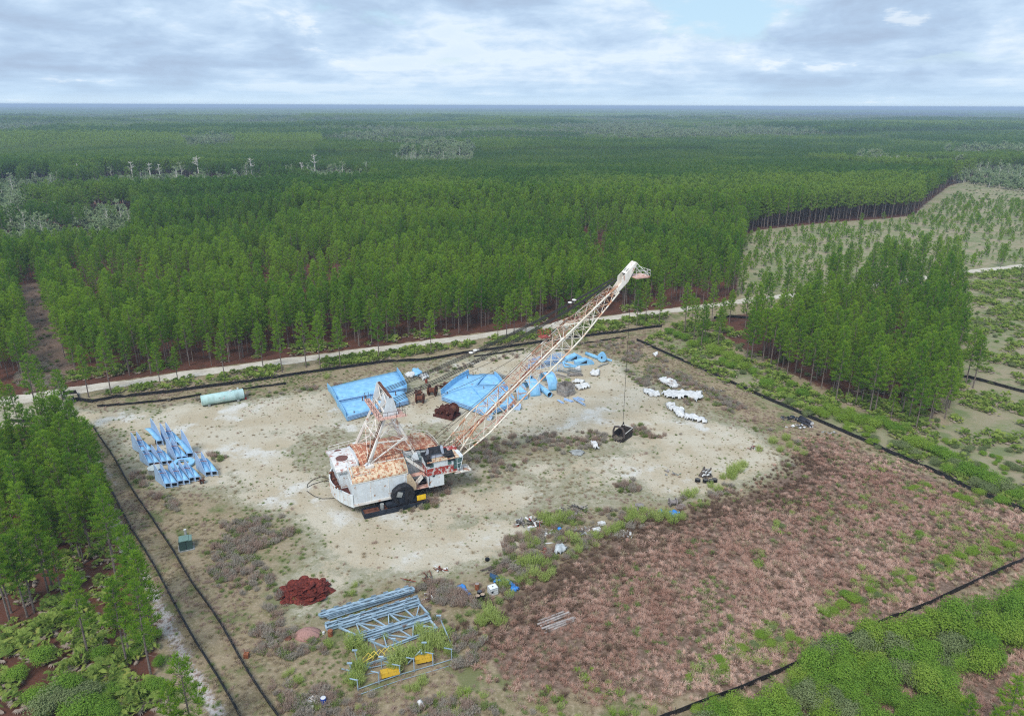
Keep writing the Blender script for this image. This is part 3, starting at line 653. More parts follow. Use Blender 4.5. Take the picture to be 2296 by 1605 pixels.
# pines that stand out singly: foot in the photograph, height factor
for (fx, fy), s, lb in (
    ((199, 1472), .93, 'tall pine rising from the palmettos at the front of the left stand'),
    ((285, 1488), .9, 'thin-trunked pine at the right end of the left stand, foot in bare straw'),
    ((339, 1516), 1.0, 'rightmost pine of the left stand, its foot beside bare sand and green shrubs'),
    ((291, 1468), .82, 'pine just behind the thin-trunked one at the end of the left stand'),
    ((77, 1371), .95, 'pine on red straw above the palmettos, second from the left edge of the picture'),
    ((22, 1392), 1.0, 'pine nearest the left edge of the picture above the palmettos'),
    ((108, 1326), .95, 'pine on red straw in the open floor of the left stand'),
    ((61, 1381), .9, 'leaning pine close to the palmetto clumps at the left edge'),
    ((2165, 862), 1.0, 'lone pine on the palmetto scrub, left one of the pair near the right edge'),
    ((2181, 870), .98, 'lone pine on the palmetto scrub, right one of the pair near the right edge'),
    ((2053, 964), .88, 'foremost pine of the right stand, in front of the others at its near corner'),
    ((2290, 628), .8, 'dark pine beside the sand road at the right edge of the picture'),
    ((2243, 600), .75, 'pine standing alone by the far verge of the sand road, near the right edge'),
    ((84, 929), 1.0, 'tall bare-trunked pine standing in the sandy road junction'),
    ((110, 945), .68, 'short bushy pine at the edge of the sandy road junction'),
    ((48, 975), .75, 'small pine left of the road junction, in front of the tall bare-trunked one'),
    ((20, 960), .75, 'small pine at the left edge beside the road junction')):
    p = G(fx, fy); put_pine(p.x, p.y, s, rnd.random() * 6, rnd.randrange(7), lb)
for (tx, ty), zt, s, lb in (((400, 1478), 11.5, .85, 'dark green pine whose crown reaches in from the bottom edge beside the outer silt fence'),
    ((372, 1545), 9.0, .66, 'bright green young pine in front of the dark one at the bottom edge'),
    ((2186, 1556), 8.5, .62, 'dark pine top at the bottom edge, below the green thicket'),
    ((2290, 1530), 9.0, .66, 'pine top in the bottom right corner of the picture'),
    ((2243, 1590), 8.0, .6, 'lowest pine top near the bottom right corner')):
    p = G(tx, ty, zt); e = put_pine(p.x, p.y, zt / 13.4, rnd.random() * 6, rnd.randrange(7), lb); e.scale = (zt / 13.4 * 1.1, zt / 13.4 * 1.1, zt / 13.4)
# young pines of the pale field beyond the road
yp = [pine(400 + i, H=4.2, cb=.12, RM=1.15, nb=22, nt_=3, blades=5, tl=.5, tw=.2, lod=1) for i in range(3)]
protos('youngpine', [join(t, c).mesh('youngpine_model', [bark, needles]) for t, c in yp])
x5, y5, rg5 = sector(150, 620, 3.3, 9); kk = pip(x5, y5, FIELD) & (segdist(x5, y5, rp) > 5) & (segdist(x5, y5, LANE) > 5) & (segdist(x5, y5, LANE2) > 5) & (fbm(x5, y5, 30, 21) > .3)
kk &= rg5.uniform(0, 1, x5.size) < .42
x5, y5 = x5[kk], y5[kk]
scatter('young_pines', 'youngpine', np.stack([x5, y5, gh(x5, y5)], 1), rg5.uniform(.35, 1.0, x5.size), rg5.uniform(0, 6.28, x5.size), rg5.randint(0, 3, x5.size), rg5.uniform(-.2, .4, x5.size), 'young pines dotted over the pale grassy field beyond the road')
# pale hardwoods and snags of the wet hollows
pale = leafmat('swamp_leaves', (.26, .36, .16), (.42, .48, .28), transl=.4); greyb = plain('bleached_wood', (.62, .58, .52), .2, 2)
def hardwood(seed, H, leafy):
    rr = random.Random(seed); t = MB(); c = MB(); t.tube([(0, 0, 0), (0, 0, H * .5), (rr.uniform(-.4, .4), 0, H)], [.22, .15, .03], 5, cap=False)
    for i in range(16):
        z = H * rr.uniform(.4, .95); az = rr.random() * 6.3; L = H * .28 * (1.1 - z / H) + .8; q = Vector((0, 0, z)); e = q + Vector((math.cos(az) * L, math.sin(az) * L, L * .7))
        t.tube([q, e], [.06, .015], 3, cap=False)
        for j in range(leafy): tuft(c, q.lerp(e, rr.uniform(.3, 1.1)), Vector((rr.uniform(-1, 1), rr.uniform(-1, 1), 1)), .75, .45, 3, rr)
    return join(t, c)
protos('hardwood', [hardwood(500, 9, 7).mesh('hardwood_model', [greyb, pale]), hardwood(501, 7, 8).mesh('hardwood_model', [greyb, pale]), hardwood(502, 4, 9).mesh('hardwood_model', [greyb, pale]), hardwood(503, 3, 9).mesh('hardwood_model', [greyb, pale]), hardwood(504, 12, 2).mesh('hardwood_model', [greyb, pale])])
x6, y6, rg6 = sector(250, 5200, 8.0, 12, 40); k6 = np.zeros(x6.size, bool)
for s in SWAMPS: k6 |= pip(x6, y6, s) & (rg6.uniform(0, 1, x6.size) < swn(x6, y6))
xs_, ys_ = x6[k6], y6[k6]; far = np.hypot(xs_, ys_) > 1500; pick = (~far) | (rg6.uniform(0, 1, xs_.size) < .42); xs_, ys_ = xs_[pick], ys_[pick]
ds = np.hypot(xs_, ys_); nearp = ds < 900
ex = xs_[nearp]; ey = ys_[nearp]; reps = 4; ex = np.repeat(ex, reps) + rg6.uniform(-4, 4, ex.size * reps); ey = np.repeat(ey, reps) + rg6.uniform(-4, 4, ey.size * reps)
xs_ = np.concatenate([xs_, ex]); ys_ = np.concatenate([ys_, ey]); ds = np.hypot(xs_, ys_)
ii = np.where(rg6.uniform(0, 1, xs_.size) < .93, rg6.randint(2, 4, xs_.size), rg6.choice([0, 1, 4], xs_.size)); ii = np.where(ds > 900, rg6.randint(0, 3, xs_.size), ii)
scatter('swamp_woodland', 'hardwood', np.stack([xs_, ys_, np.zeros(xs_.size)], 1), rg6.uniform(.7, 1.3, xs_.size) * np.where(ds > 900, 1.5, 1), rg6.uniform(0, 6.28, xs_.size), ii, rg6.uniform(-.3, .3, xs_.size), 'pale grey-green swamp woodland in bands among the far pines')
# single bleached snags that rise over the canopy
def snag(seed, H):
    rr = random.Random(seed); t = MB(); t.tube([(0, 0, 0), (.1, 0, H * .5), (0, 0, H)], [.42, .34, .12], 6)
    for i in range(18):
        z = H * rr.uniform(.5, .97); az = rr.random() * 6.3; L = H * .22 * (1.25 - z / H) + .6; q = Vector((0, 0, z)); t.tube([q, q + Vector((math.cos(az) * L, math.sin(az) * L, L * rr.uniform(.2, .8)))], [.17, .08], 4)
    return t
sm = [snag(i, 17) for i in range(3)]; smm = [s.mesh('snag', greyb) for s in sm]
for i, (px, py, s, d_) in enumerate([(180, 412, 1.2, 'wide forked'), (222, 414, .9, 'straight'), (361, 408, 1.05, 'thin'), (448, 404, 1.5, 'tall many-branched'), (566, 404, 1.4, 'tall narrow'), (645, 399, .8, 'short'), (678, 398, 1.0, 'thin'), (708, 397, 1.5, 'tall pale'), (300, 408, 1.2, 'bare straight'), (340, 410, 1.2, 'crooked')]):
    p = G(px, py); o = bpy.data.objects.new('dead_tree', smm[i % 3]); COL.objects.link(o); o.location = p; o.scale = (s, s, s * .8); o.rotation_euler = (0, 0, i * 1.3)
    tag(o, '%s bleached dead tree, number %s from the left along the far pale swamp' % (d_, ('one', 'two', 'five', 'six', 'seven', 'eight', 'nine', 'ten', 'three', 'four')[i]), 'dead tree', 'bleached dead trees in the far swamp')
# ================================================================= the dragline
mw = paint('white_steel', (.66, .70, .72), rust=(.50, .28, .16), amt=.2, scale=.8, dirt=(.42, .36, .28), dirt_amt=.35)
mwl = paint('cream_steel', (.76, .72, .66), rust=(.62, .38, .26), amt=.32, scale=.35, dirt=(.45, .30, .2), dirt_amt=.3, rust2=(.45, .20, .11))
mboom = paint('boom_steel', (.76, .72, .62), rust=(.66, .37, .22), amt=.42, scale=.16, dirt=(.66, .45, .28), dirt_amt=.5, rust2=(.50, .25, .14))
mroof = paint('rusty_roof_sheet', (.70, .47, .34), rust=(.58, .26, .14), amt=.68, scale=.9, dirt=(.62, .40, .2), dirt_amt=.6, rust2=(.27, .065, .04), fade=(.74, .58, .42))
mlow = paint('yellowed_roof_sheet', (.68, .54, .38), rust=(.58, .28, .13), amt=.48, scale=1.2, dirt=(.55, .38, .16), dirt_amt=.6, rust2=(.36, .10, .06), streak=.5)
mrust = plain('old_rust', (.13, .045, .03), .45, 1.6, .9, alt=(.21, .085, .05))
mdark = plain('dark_red_lining', (.085, .026, .02), .3, 2, .9)
mblack = plain('black_sheeting', (.010, .010, .013), .3, 3, .55, spec=.3, alt=(.03, .03, .036))
mgreyw = plain('weathered_grey', (.30, .31, .30), .3, 2)
mrope = plain('wire_rope', (.03, .028, .026), .2, 5, .7)
mrail = plain('railing_iron', (.10, .07, .06), .3, 3)
mwrail = plain('pale_railing', (.70, .68, .64), .2, 3)
mredp = paint('peeling_red', (.36, .05, .04), rust=(.74, .68, .64), amt=.42, scale=.9, dirt=(.2, .05, .04), dirt_amt=.4)
mteal = plain('teal_grey_band', (.30, .42, .43), .2, 2)
mglass = plain('cab_glass', (.05, .13, .13), .4, 2, .12, spec=.8)
myel = plain('yellow_panel', (.80, .50, .02), .12, 3, .6)
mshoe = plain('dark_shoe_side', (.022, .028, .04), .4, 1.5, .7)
mcor = paint('coral_plate', (.68, .42, .34), rust=(.50, .2, .14), amt=.35, scale=1.2, dirt=(.6, .45, .4), dirt_amt=.5)
DG = empty('dragline_excavator', (-25.18, 98.74, 0), R(24.8), 'huge abandoned walking dragline, white house with rusty orange roof and long lattice boom', 'dragline excavator')
def dl(mb, name, mats, par=DG, smooth=False, label=None): return mb.build(name, mats, par, smooth, label)
def rail(mb, pts, h=1.05, r=.03, step=1.6, mid=True):
    pts = [Vector(p) for p in pts]
    for a, b in zip(pts[:-1], pts[1:]):
        n = max(1, int(round((b - a).length / step)))
        mb.tube([a + Vector((0, 0, h)), b + Vector((0, 0, h))], r, 4, cap=False)
        if mid: mb.tube([a + Vector((0, 0, h * .5)), b + Vector((0, 0, h * .5))], r * .8, 4, cap=False)
        for i in range(n + 1):
            p = a.lerp(b, i / n); mb.tube([p, p + Vector((0, 0, h))], r, 4, cap=False)
# --- walls
W = 12.6; Z0, ZE = 1.6, 5.7
def arc_rear(v, bulge): return -bulge * (1 - ((v - W / 2) / (W / 2)) ** 2)
mb = MB()
mb.prism([(0, 0), (9.2, 0), (9.2, 3.6), (16, 3.6), (16, W), (0, W)], Z0, ZE)
walls = dl(mb, 'wall', mw)
mb = MB()   # seams, base strip and panel lines of the near wall, proud of it
for u in (2.9, 5.9, 8.6): mb.box((u, -.02, 3.7), (.07, .05, 4.0))
mb.box((4.6, -.03, 1.85), (9.1, .06, .42)); mb.box((4.6, -.02, 5.66), (9.2, .08, .12))
dl(mb, 'wall_seam', mwl, walls)
mb = MB()
def rz_(v): return 5.72 + 2.43 * max(0.0, 1 - abs((v - 6.3) / 6.3) ** 2.3) ** .66
prof = [(v, rz_(v)) for v in (0, .08, .22, .45, .8, 1.2, 1.7, 2.3)]
prof2 = [(v, rz_(v)) for v in (2.3, 3.1, 4, 5.1, 6.3, 7.5, 8.6, 9.5, 10.3, 10.9, 11.4, 11.8, 12.15, 12.4, 12.6)]
def pz(v, pr):
    for (a, za), (b, zb) in zip(pr[:-1], pr[1:]):
        if a <= v <= b: return za + (zb - za) * (v - a) / (b - a)
    return pr[-1][1]
mb.shell([[(u, v, z) for v, z in prof] for u in np.linspace(.1, 9.2, 6)], .06)
dl(mb, 'lower_roof_slope', mlow, smooth=True)
mb = MB(); mb.shell([[(u, v, z) for v, z in prof2] for u in np.linspace(2.0, 9.2, 6)], .06)
fv = [3.6, 4.3, 5.1, 6.3, 7.5, 8.6, 9.5, 10.3, 11, 11.6, 12.1, 12.4, 12.6]
def fz(u, v): return pz(v, prof2) - .9 * max(0, min(1, (u - 10.5) / 5.5))
mb.shell([[(u, v, max(fz(u, v), 5.72)) for v in fv] for u in np.linspace(9.2, 16.0, 6)], .06)
roof = dl(mb, 'roof', mroof, smooth=True)
mb = MB()
for u in np.arange(.6, 9.2, .95):
    pr = prof + prof2[1:] if u > 2.0 else prof
    mb.tube([(u, v, z + .05) for v, z in pr], .065, 4)
for u in np.arange(9.6, 16, .95): mb.tube([(u, v, fz(u, v) + .05) for v in fv], .04, 4)
dl(mb, 'roof_rib', mlow, roof)
mb = MB(); mb.ext([(9.2, 0.02, ZE), (9.2, 3.6, ZE), (9.2, 3.6, 7.75), (9.2, 2.3, 7.38), (9.2, 1.2, 6.95), (9.2, .5, 6.45), (9.2, .15, 6.0)], (1, 0, 0), .1)
mb.hexa([(9.2, 3.58, ZE), (16, 3.58, ZE), (16, 3.72, ZE), (9.2, 3.72, ZE), (9.2, 3.58, 7.78), (16, 3.58, 6.85), (16, 3.72, 6.85), (9.2, 3.72, 7.78)])
mb.ext([(16, 3.6, ZE), (16, W, ZE), (16, 11.6, 5.85), (16, 10.3, 6.5), (16, 6.3, 7.2), (16, 3.6, 6.85)], (1, 0, 0), .1)
mb.ext([(.12, 0, ZE), (.12, 3.6, ZE), (.12, 3.6, 7.75), (.12, 2.3, 7.38), (.12, 1.2, 6.95), (.12, .5, 6.45), (.12, .15, 6.0)], (1, 0, 0), .1)
mb.ext([(2.0, 3.6, ZE), (2.0, W, ZE), (2.0, 11.6, 6.7), (2.0, 10.3, 7.35), (2.0, 6.3, 8.1), (2.0, 3.6, 7.75)], (1, 0, 0), .1)
dl(mb, 'gable_wall', mw)
mb = MB(); mb.box((12.2, 3.52, 5.9), (5.6, .1, .5)); mb.box((9.28, 1.9, 5.9), (.1, 3.0, .5)); mb.box((12.2, 3.52, 6.7), (5.6, .08, .2))
dl(mb, 'teal_stripe', mteal)
# --- rear: round ballast with an open dark top and the raised plant room
mb = MB(); vs = list(np.linspace(0, W, 15)); n = len(vs)
outer = [(arc_rear(v, 2.3) - .02, v) for v in vs]; inner = [(arc_rear(v, 2.3) + .14, v) for v in vs]
for i in range(n - 1):
    a, b = outer[i], outer[i + 1]; c, d = inner[i + 1], inner[i]
    mb.hexa([(a[0], a[1], Z0 - .1), (b[0], b[1], Z0 - .1), (c[0], c[1], Z0 - .1), (d[0], d[1], Z0 - .1), (a[0], a[1], 3.75), (b[0], b[1], 3.75), (c[0], c[1], 3.75), (d[0], d[1], 3.75)])
dl(mb, 'ballast_wall', mw)
mb = MB(); mb.prism([(x + .1, v) for x, v in outer] , 3.0, 3.25); dl(mb, 'ballast_floor', mdark)
mb = MB()
for v in vs[1:-1]: mb.box((arc_rear(v, 2.3) - .05, v, 2.6), (.08, .07, 2.2))
dl(mb, 'ballast_rib', mwl)
mb = MB(); mb.box((.45, 8.1, 4.6), (3.1, 8.9, 2.6)); mb.ext([(-1.1, 3.65, 5.8), (-1.1, 12.5, 5.8), (-1.1, 11, 6.25), (-1.1, 9, 6.65), (-1.1, 7, 6.8), (-1.1, 5, 6.65), (-1.1, 3.65, 6.35)], (1, 0, 0), .1); mb.box((.4, 3.7, 6.1), (3.0, .1, .8)); mb.box((-.9, 8.0, 4.2), (.5, 7.2, 1.0)); dl(mb, 'plant_room', mw)
mb = MB(); mb.shell([[(u, v, z) for v, z in ((3.3, 6.45), (4.2, 6.65), (5.4, 6.85), (7, 6.95), (9, 6.8), (11, 6.4), (12.7, 5.85))] for u in (-1.7, -1.2, 0, 1.2, 2.1)], .28); dl(mb, 'plant_room_roof', paint('plant_roof', (.70, .68, .66), rust=(.50, .26, .2), amt=.36, scale=.9, rust2=(.36, .14, .11)))
for x_, y_, r_ in ((.0, 6.9, 1.0), (.1, 10.7, .6)):
    mb = MB(); mb.tube([(x_, y_, (6.9 if y_ < 9 else 6.45)), (x_, y_, (7.12 if y_ < 9 else 6.62))], r_, 20); dl(mb, 'fan_grille', plain('grille', (.16, .07, .06), .3, 6))
mb = MB()
for v in (2.0, 4.6, 7.0):
    mb.tube([(-1.6, v, 4.2), (-1.6, v, 4.7), (-1.9, v, 4.85), (-2.2, v, 4.6)], .22, 8)
dl(mb, 'exhaust_elbow', mrust)
# --- roof furniture
mb = MB(); mb.box((13.6, 8.2, 7.75), (2.3, 1.9, .5), rot=Matrix.Rotation(R(9), 3, 'Y')); dl(mb, 'roof_hatch', mlow)
mb = MB(); mb.tube([(4.7, 7.0, 8.05), (4.7, 7.0, 8.35)], .5, 14); mb.tube([(6.3, 9.6, 7.7), (6.3, 9.6, 8.0)], .35, 12); dl(mb, 'roof_vent', mrust)
mb = MB(); mb.box((5.8, 2.35, 7.5), (6.8, .75, .08)); mb.box((3.3, 1.9, 7.35), (1.4, 1.2, .4)); dl(mb, 'roof_walkway', mwl)
mb = MB(); rail(mb, [(1.2, 1.05, 7.0), (3.0, 1.6, 7.3)], .95); rail(mb, [(3.2, 1.9, 7.45), (9.2, 1.9, 7.45)], 1.05); rail(mb, [(5.6, 2.8, 7.55), (9.2, 2.8, 7.55)], 1.05); dl(mb, 'walkway_railing', mrail)
mb = MB(); rail(mb, [(.3, .5, 6.3), (.3, 3.4, 7.7), (1.0, 3.4, 7.8)], .95, .04); rail(mb, [(.3, .5, 6.3), (3.0, .5, 6.35)], .95, .04)
rail(mb, [(-1.2, 12.4, 5.9), (4, 12.2, 6.5), (11, 12.2, 6.9), (13.5, 11.6, 6.7), (15.6, 9.5, 6.8), (15.9, 6.6, 6.8), (15.9, 3.8, 6.7)], 1.0, .045, 1.9)
dl(mb, 'roof_edge_railing', mwrail)
# --- A-frame (gantry)
FT = {'rn': (3.2, 2.1, 7.35), 'rf': (3.0, 10.3, 7.35), 'fn': (11.3, 3.0, 7.1), 'ff': (11.0, 10.1, 7.1)}
TP = {'rn': (6.9, 3.3, 15.0), 'rf': (6.7, 9.5, 15.0), 'fn': (8.1, 3.3, 15.0), 'ff': (7.9, 9.5, 15.0)}
for k in FT:
    mb = MB(); f = Vector(FT[k]); t = Vector(TP[k]); mb.beam(f, t, .34, .34)
    mb.beam(f + Vector((.45, .15, 0)), t + Vector((.1, .05, 0)), .10, .10)
    dl(mb, 'gantry_leg', mwl)
    mb = MB(); mb.hexa([(f.x - .6, f.y - .45, f.z - .8), (f.x + .6, f.y - .45, f.z - .8), (f.x + .6, f.y + .45, f.z - .8), (f.x - .6, f.y + .45, f.z - .8), (f.x - .35, f.y - .3, f.z + .35), (f.x + .35, f.y - .3, f.z + .35), (f.x + .35, f.y + .3, f.z + .35), (f.x - .35, f.y + .3, f.z + .35)]); dl(mb, 'leg_foot', mw)
def lp(k, t): return Vector(FT[k]).lerp(Vector(TP[k]), t)
mb = MB()
for (a, ta, b, tb, wd) in (('rn', .45, 'fn', .38, .22), ('rf', .45, 'ff', .38, .18), ('rn', .5, 'rf', .5, .2), ('fn', .5, 'ff', .5, .2), ('rn', .0, 'fn', .45, .2), ('rn', .02, 'fn', .42, .12), ('rf', 0, 'ff', .45, .18), ('fn', 0, 'rn', .48, .12),
    ('rn', .98, 'rf', .5, .12), ('rf', .98, 'rn', .5, .12), ('rn', .5, 'rf', .02, .12), ('rf', .5, 'rn', .02, .12), ('fn', .98, 'ff', .5, .12), ('ff', .98, 'fn', .5, .12), ('fn', .5, 'ff', .02, .12), ('ff', .5, 'fn', .02, .12),
    ('rn', .9, 'fn', .4, .1), ('fn', .9, 'rn', .45, .1), ('rf', .9, 'ff', .4, .1), ('ff', .9, 'rf', .45, .1), ('rn', .45, 'ff', .38, .1), ('rf', .45, 'fn', .38, .1)):
    mb.beam(lp(a, ta), lp(b, tb), wd * .85)
c = (lp('rn', 0) + lp('rf', 0)) / 2; mb.beam(lp('rn', .5).lerp(lp('rf', .5), .5), (4.6, 6.2, 8.0), .13); mb.beam(lp('rn', .5).lerp(lp('rf', .5), .5), (6.6, 6.4, 15), .13)
dl(mb, 'gantry_bracing', mwl)
mb = MB()
for s_ in (-.28, .28): mb.beam((3.1, 2.6 + s_, 7.6), (6.5, 3.5 + s_, 14.9), .07)
for i in range(26):
    t = i / 25; mb.beam((3.1 + 3.4 * t, 2.32 + .9 * t, 7.6 + 7.3 * t), (3.1 + 3.4 * t, 2.88 + .9 * t, 7.6 + 7.3 * t), .045)
    if i % 4 == 0: mb.tube([(3.1 + 3.4 * t, 2.3 + .9 * t, 7.6 + 7.3 * t), (2.6 + 3.4 * t, 2.4 + .9 * t, 7.9 + 7.3 * t), (2.6 + 3.4 * t, 2.85 + .9 * t, 7.9 + 7.3 * t), (3.1 + 3.4 * t, 2.9 + .9 * t, 7.6 + 7.3 * t)], .025, 4, cap=False)
dl(mb, 'ladder', mrust)
mb = MB()
for v in (2.95, 9.85): mb.ext([(6.3, v, 14.9), (8.9, v, 14.9), (8.1, v, 18.2), (7.3, v, 18.3)], (0, 1, 0), .16)
mb.ext([(6.6, 6.3, 15.0), (8.5, 6.3, 15.0), (7.9, 6.3, 17.6), (7.3, 6.3, 17.6)], (0, 1, 0), .12)
head = dl(mb, 'gantry_head_plate', mw)
mb = MB(); mb.box((7.7, 6.4, 18.2), (.42, 7.2, .2)); dl(mb, 'gantry_top_beam', mrust)
mb = MB(); mb.box((7.7, 6.4, 17.98), (.5, 7.0, .14)); mb.box((8.35, 6.4, 15.4), (.3, 6.8, .7)); mb.box((6.9, 6.4, 15.1), (.3, 6.8, .4))
for a, b in ((3.2, 6.2), (6.2, 3.2), (6.6, 9.7), (9.7, 6.6)): mb.beam((7.3, a, 15.4), (7.45, b, 17.7), .12)
dl(mb, 'gantry_head_frame', mwl)
for v in (3.4, 4.1, 8.7, 9.4):
    mb = MB(); mb.tube([(8.15, v - .07, 16.6), (8.15, v + .07, 16.6)], .62, 18); dl(mb, 'sheave', mgreyw)
mb = MB(); mb.box((5.85, 6.7, 14.9), (.9, 9.6, .12)); mb.box((8.2, 2.35, 14.9), (3.6, .9, .12)); mb.box((9.3, 4.0, 14.9), (.9, 2.5, .12)); mb.box((5.42, 6.7, 14.78), (.06, 9.6, .34)); dl(mb, 'gantry_platform', mcor)
mb = MB(); rail(mb, [(6.2, 11.5, 14.95), (5.42, 11.5, 14.95), (5.42, 1.9, 14.95), (9.75, 1.9, 14.95), (9.75, 5.2, 14.95)], 1.1, .035, 1.5); rail(mb, [(6.3, 10.6, 14.95), (6.3, 4.0, 14.95)], 1.1, .03, 1.5); dl(mb, 'gantry_railing', mrail)
# --- boom
BF, BT = Vector((18.4, 6.8, 3.9)), Vector((55.0, 6.8, 33.3)); BL = (BT - BF).length; BD = (BT - BF) / BL; BN = Vector((-BD.z, 0, BD.x)); BV = Vector((0, 1, 0))
def interp(s, tb):
    return float(np.interp(s, [a for a, _ in tb], [b for _, b in tb]))
WT = [(0, 6.0), (9, 4.1), (32, 3.7), (42, 1.8), (48, 1.5)]; DT = [(0, .25), (8, 3.2), (30, 2.9), (42, 1.25), (48, 1.0)]
def bp(s, a, b):
    """a: -1 near side, +1 far side; b: -1 underside, +1 top"""
    return BF + BD * s + BV * (a * interp(s, WT) / 2) + BN * (b * interp(s, DT) / 2)
SS = [0, 3.2, 6.4, 9.6] + [9.6 + 2.75 * i for i in range(1, 12)] + [42.3]
for a in (-1, 1):
    for b in (-1, 1):
        mb = MB(); mb.tube([bp(s, a, b) for s in [0, 4, 8, 12, 20, 28, 32, 37, 42.5]], .15, 7); dl(mb, 'boom_chord', mboom, smooth=True)
for nm_, q in (('near', lambda s, e: bp(s, -1, e)), ('far', lambda s, e: bp(s, 1, e)), ('top', lambda s, e: bp(s, e, 1)), ('under', lambda s, e: bp(s, e, -1))):
    mb = MB()
    for i in range(len(SS) - 1):
        s0, s1 = SS[i], SS[i + 1]; sm_ = (s0 + s1) / 2
        e = 1 if i % 2 == 0 else -1
        mb.tube([q(s0, -e), q(s1, e)], .062, 5, cap=False)
        if nm_ in ('top', 'near', 'far'): mb.tube([q(s0, e), q(s1, -e)], .05, 5, cap=False)
        mb.tube([q(s1, -1), q(s1, 1)], .055, 5, cap=False)
        if nm_ in ('near', 'far') and i > 2: mb.tube([q(sm_, 1), q(sm_, -1)], .04, 5, cap=False)
    dl(mb, 'boom_lacing', mboom)
mb = MB()
for s in SS[3:]:
    mb.tube([bp(s, -1, -1), bp(s, 1, 1)], .04, 4, cap=False); mb.tube([bp(s, 1, -1), bp(s, -1, 1)], .04, 4, cap=False)
dl(mb, 'boom_diaphragm', mboom)
mredr = paint('rusty_catwalk', (.62, .38, .26), rust=(.42, .10, .06), amt=.5, scale=.5, dirt=(.6, .4, .25))
mb = MB(); cv = .1
def cw(s, a, h): return BF + BD * s + BV * (cv + a) + BN * (interp(s, DT) / 2 + h)
mb.beam(cw(0, -.45, -.1), cw(42, -.45, -.1), .16, .2); mb.beam(cw(0, .45, -.1), cw(42, .45, -.1), .16, .2)
for i in range(120): s = 1 + i * .34; mb.beam(cw(s, -.42, 0), cw(s, .42, 0), .12, .04)
dl(mb, 'boom_catwalk', mredr)
mb = MB()
for a in (-.55, .6):
    mb.tube([cw(8, a, .9), cw(42, a, .9)], .03, 4, cap=False)
    for i in range(22): s = 8 + i * 1.55; mb.tube([cw(s, a, 0), cw(s, a, .9)], .03, 4, cap=False)
dl(mb, 'catwalk_railing', mredr)
# mid-boom strut with its cage
mb = MB(); sA = 30.5
for a in (-1, 1):
    ap = bp(sA, a * .5, 1) + BN * 2.1 - BD * 1.0
    mb.beam(bp(sA - 2, a, 1), ap, .14); mb.beam(bp(sA + 2.6, a, 1), ap, .16); mb.beam(bp(sA, a * .2, 1), ap, .1)
mb.beam(bp(sA, -.5, 1) + BN * 2.1 - BD, bp(sA, .5, 1) + BN * 2.1 - BD, .2)
for a in (-.5, .5):
    mb.tube([bp(sA + .5, a, 1) + BN * .9 - BV * .06, bp(sA + .5, a, 1) + BN * .9 + BV * .06], .5, 14)
dl(mb, 'mid_strut', mboom)
mb = MB(); mb.box(bp(sA - 3, .9, 1) + Vector((-.6, .5, .2)), (1.8, 1.6, .1)); mb2 = bp(sA - 3, .9, 1) + Vector((-.6, .5, .25))
rail(mb, [mb2 + Vector((-.9, -.8, 0)), mb2 + Vector((-.9, .8, 0)), mb2 + Vector((.9, .8, 0)), mb2 + Vector((.9, -.8, 0))], 1.1, .04, .6)
dl(mb, 'mid_strut_cage', plain('red_cage', (.42, .09, .07), .3, 3))
# boom head
mb = MB()
for a in (-.72, .72):
    o_ = BV * a
    mb.ext([BF + BD * 41.6 + BN * -.62 + o_, BF + BD * 45 + BN * -.5 + o_, BF + BD * 48.6 + BN * .95 + o_, BF + BD * 48.4 + BN * 1.3 + o_, BF + BD * 44.6 + BN * 1.05 + o_, BF + BD * 44.0 + BN * .4 + o_, BF + BD * 42.6 + BN * .1 + o_], (0, 1, 0), .12)
mb.hexa([BF + BD * 45.6 + BN * 1.02 + BV * -.7, BF + BD * 48.5 + BN * 1.15 + BV * -.7, BF + BD * 48.5 + BN * 1.15 + BV * .7, BF + BD * 45.6 + BN * 1.02 + BV * .7, BF + BD * 45.6 + BN * 1.16 + BV * -.7, BF + BD * 48.5 + BN * 1.3 + BV * -.7, BF + BD * 48.5 + BN * 1.3 + BV * .7, BF + BD * 45.6 + BN * 1.16 + BV * .7])
mb.hexa([BF + BD * 41.8 + BN * -.65 + BV * -.78, BF + BD * 45 + BN * -.5 + BV * -.78, BF + BD * 45 + BN * -.5 + BV * .78, BF + BD * 41.8 + BN * -.65 + BV * .78, BF + BD * 41.8 + BN * -.55 + BV * -.78, BF + BD * 45 + BN * -.4 + BV * -.78, BF + BD * 45 + BN * -.4 + BV * .78, BF + BD * 41.8 + BN * -.55 + BV * .78])
dl(mb, 'boom_head', paint('head_steel', (.78, .72, .64), rust=(.66, .42, .32), amt=.28, scale=.5))
for a in (-.35, .35):
    c_ = BF + BD * 46.4 + BN * .45
    mb = MB(); mb.tube([c_ + BV * (a - .1), c_ + BV * (a + .1)], .85, 20); dl(mb, 'point_sheave', mgreyw)
pc = BF + BD * 47.2 + BN * -.9
mb = MB(); mb.box(pc + Vector((.6, -.2, -.2)), (3.2, 3.0, .14)); mb.beam(pc + Vector((-.8, -1.6, -.25)), pc + Vector((2.1, -1.6, -.25)), .12, .3); dl(mb, 'head_platform', mcor)
mb = MB(); rail(mb, [pc + Vector((-.9, -1.7, -.15)), pc + Vector((2.2, -1.7, -.15)), pc + Vector((2.2, 1.3, -.15)), pc + Vector((-.9, 1.3, -.15))], 1.15, .035, 1.0); mb.beam(BF + BD * 48.4 + BN * 1.2 + BV * -.8, pc + Vector((2.0, -1.6, 0)), .1); mb.beam(BF + BD * 48.4 + BN * 1.2 + BV * .8, pc + Vector((2.0, 1.2, 0)), .1); dl(mb, 'head_railing', mwrail)
mb = MB(); mb.tube([bp(5, -.3, -1), bp(11, -.3, -1.0), bp(12, -.3, -1.9)], .1, 5)
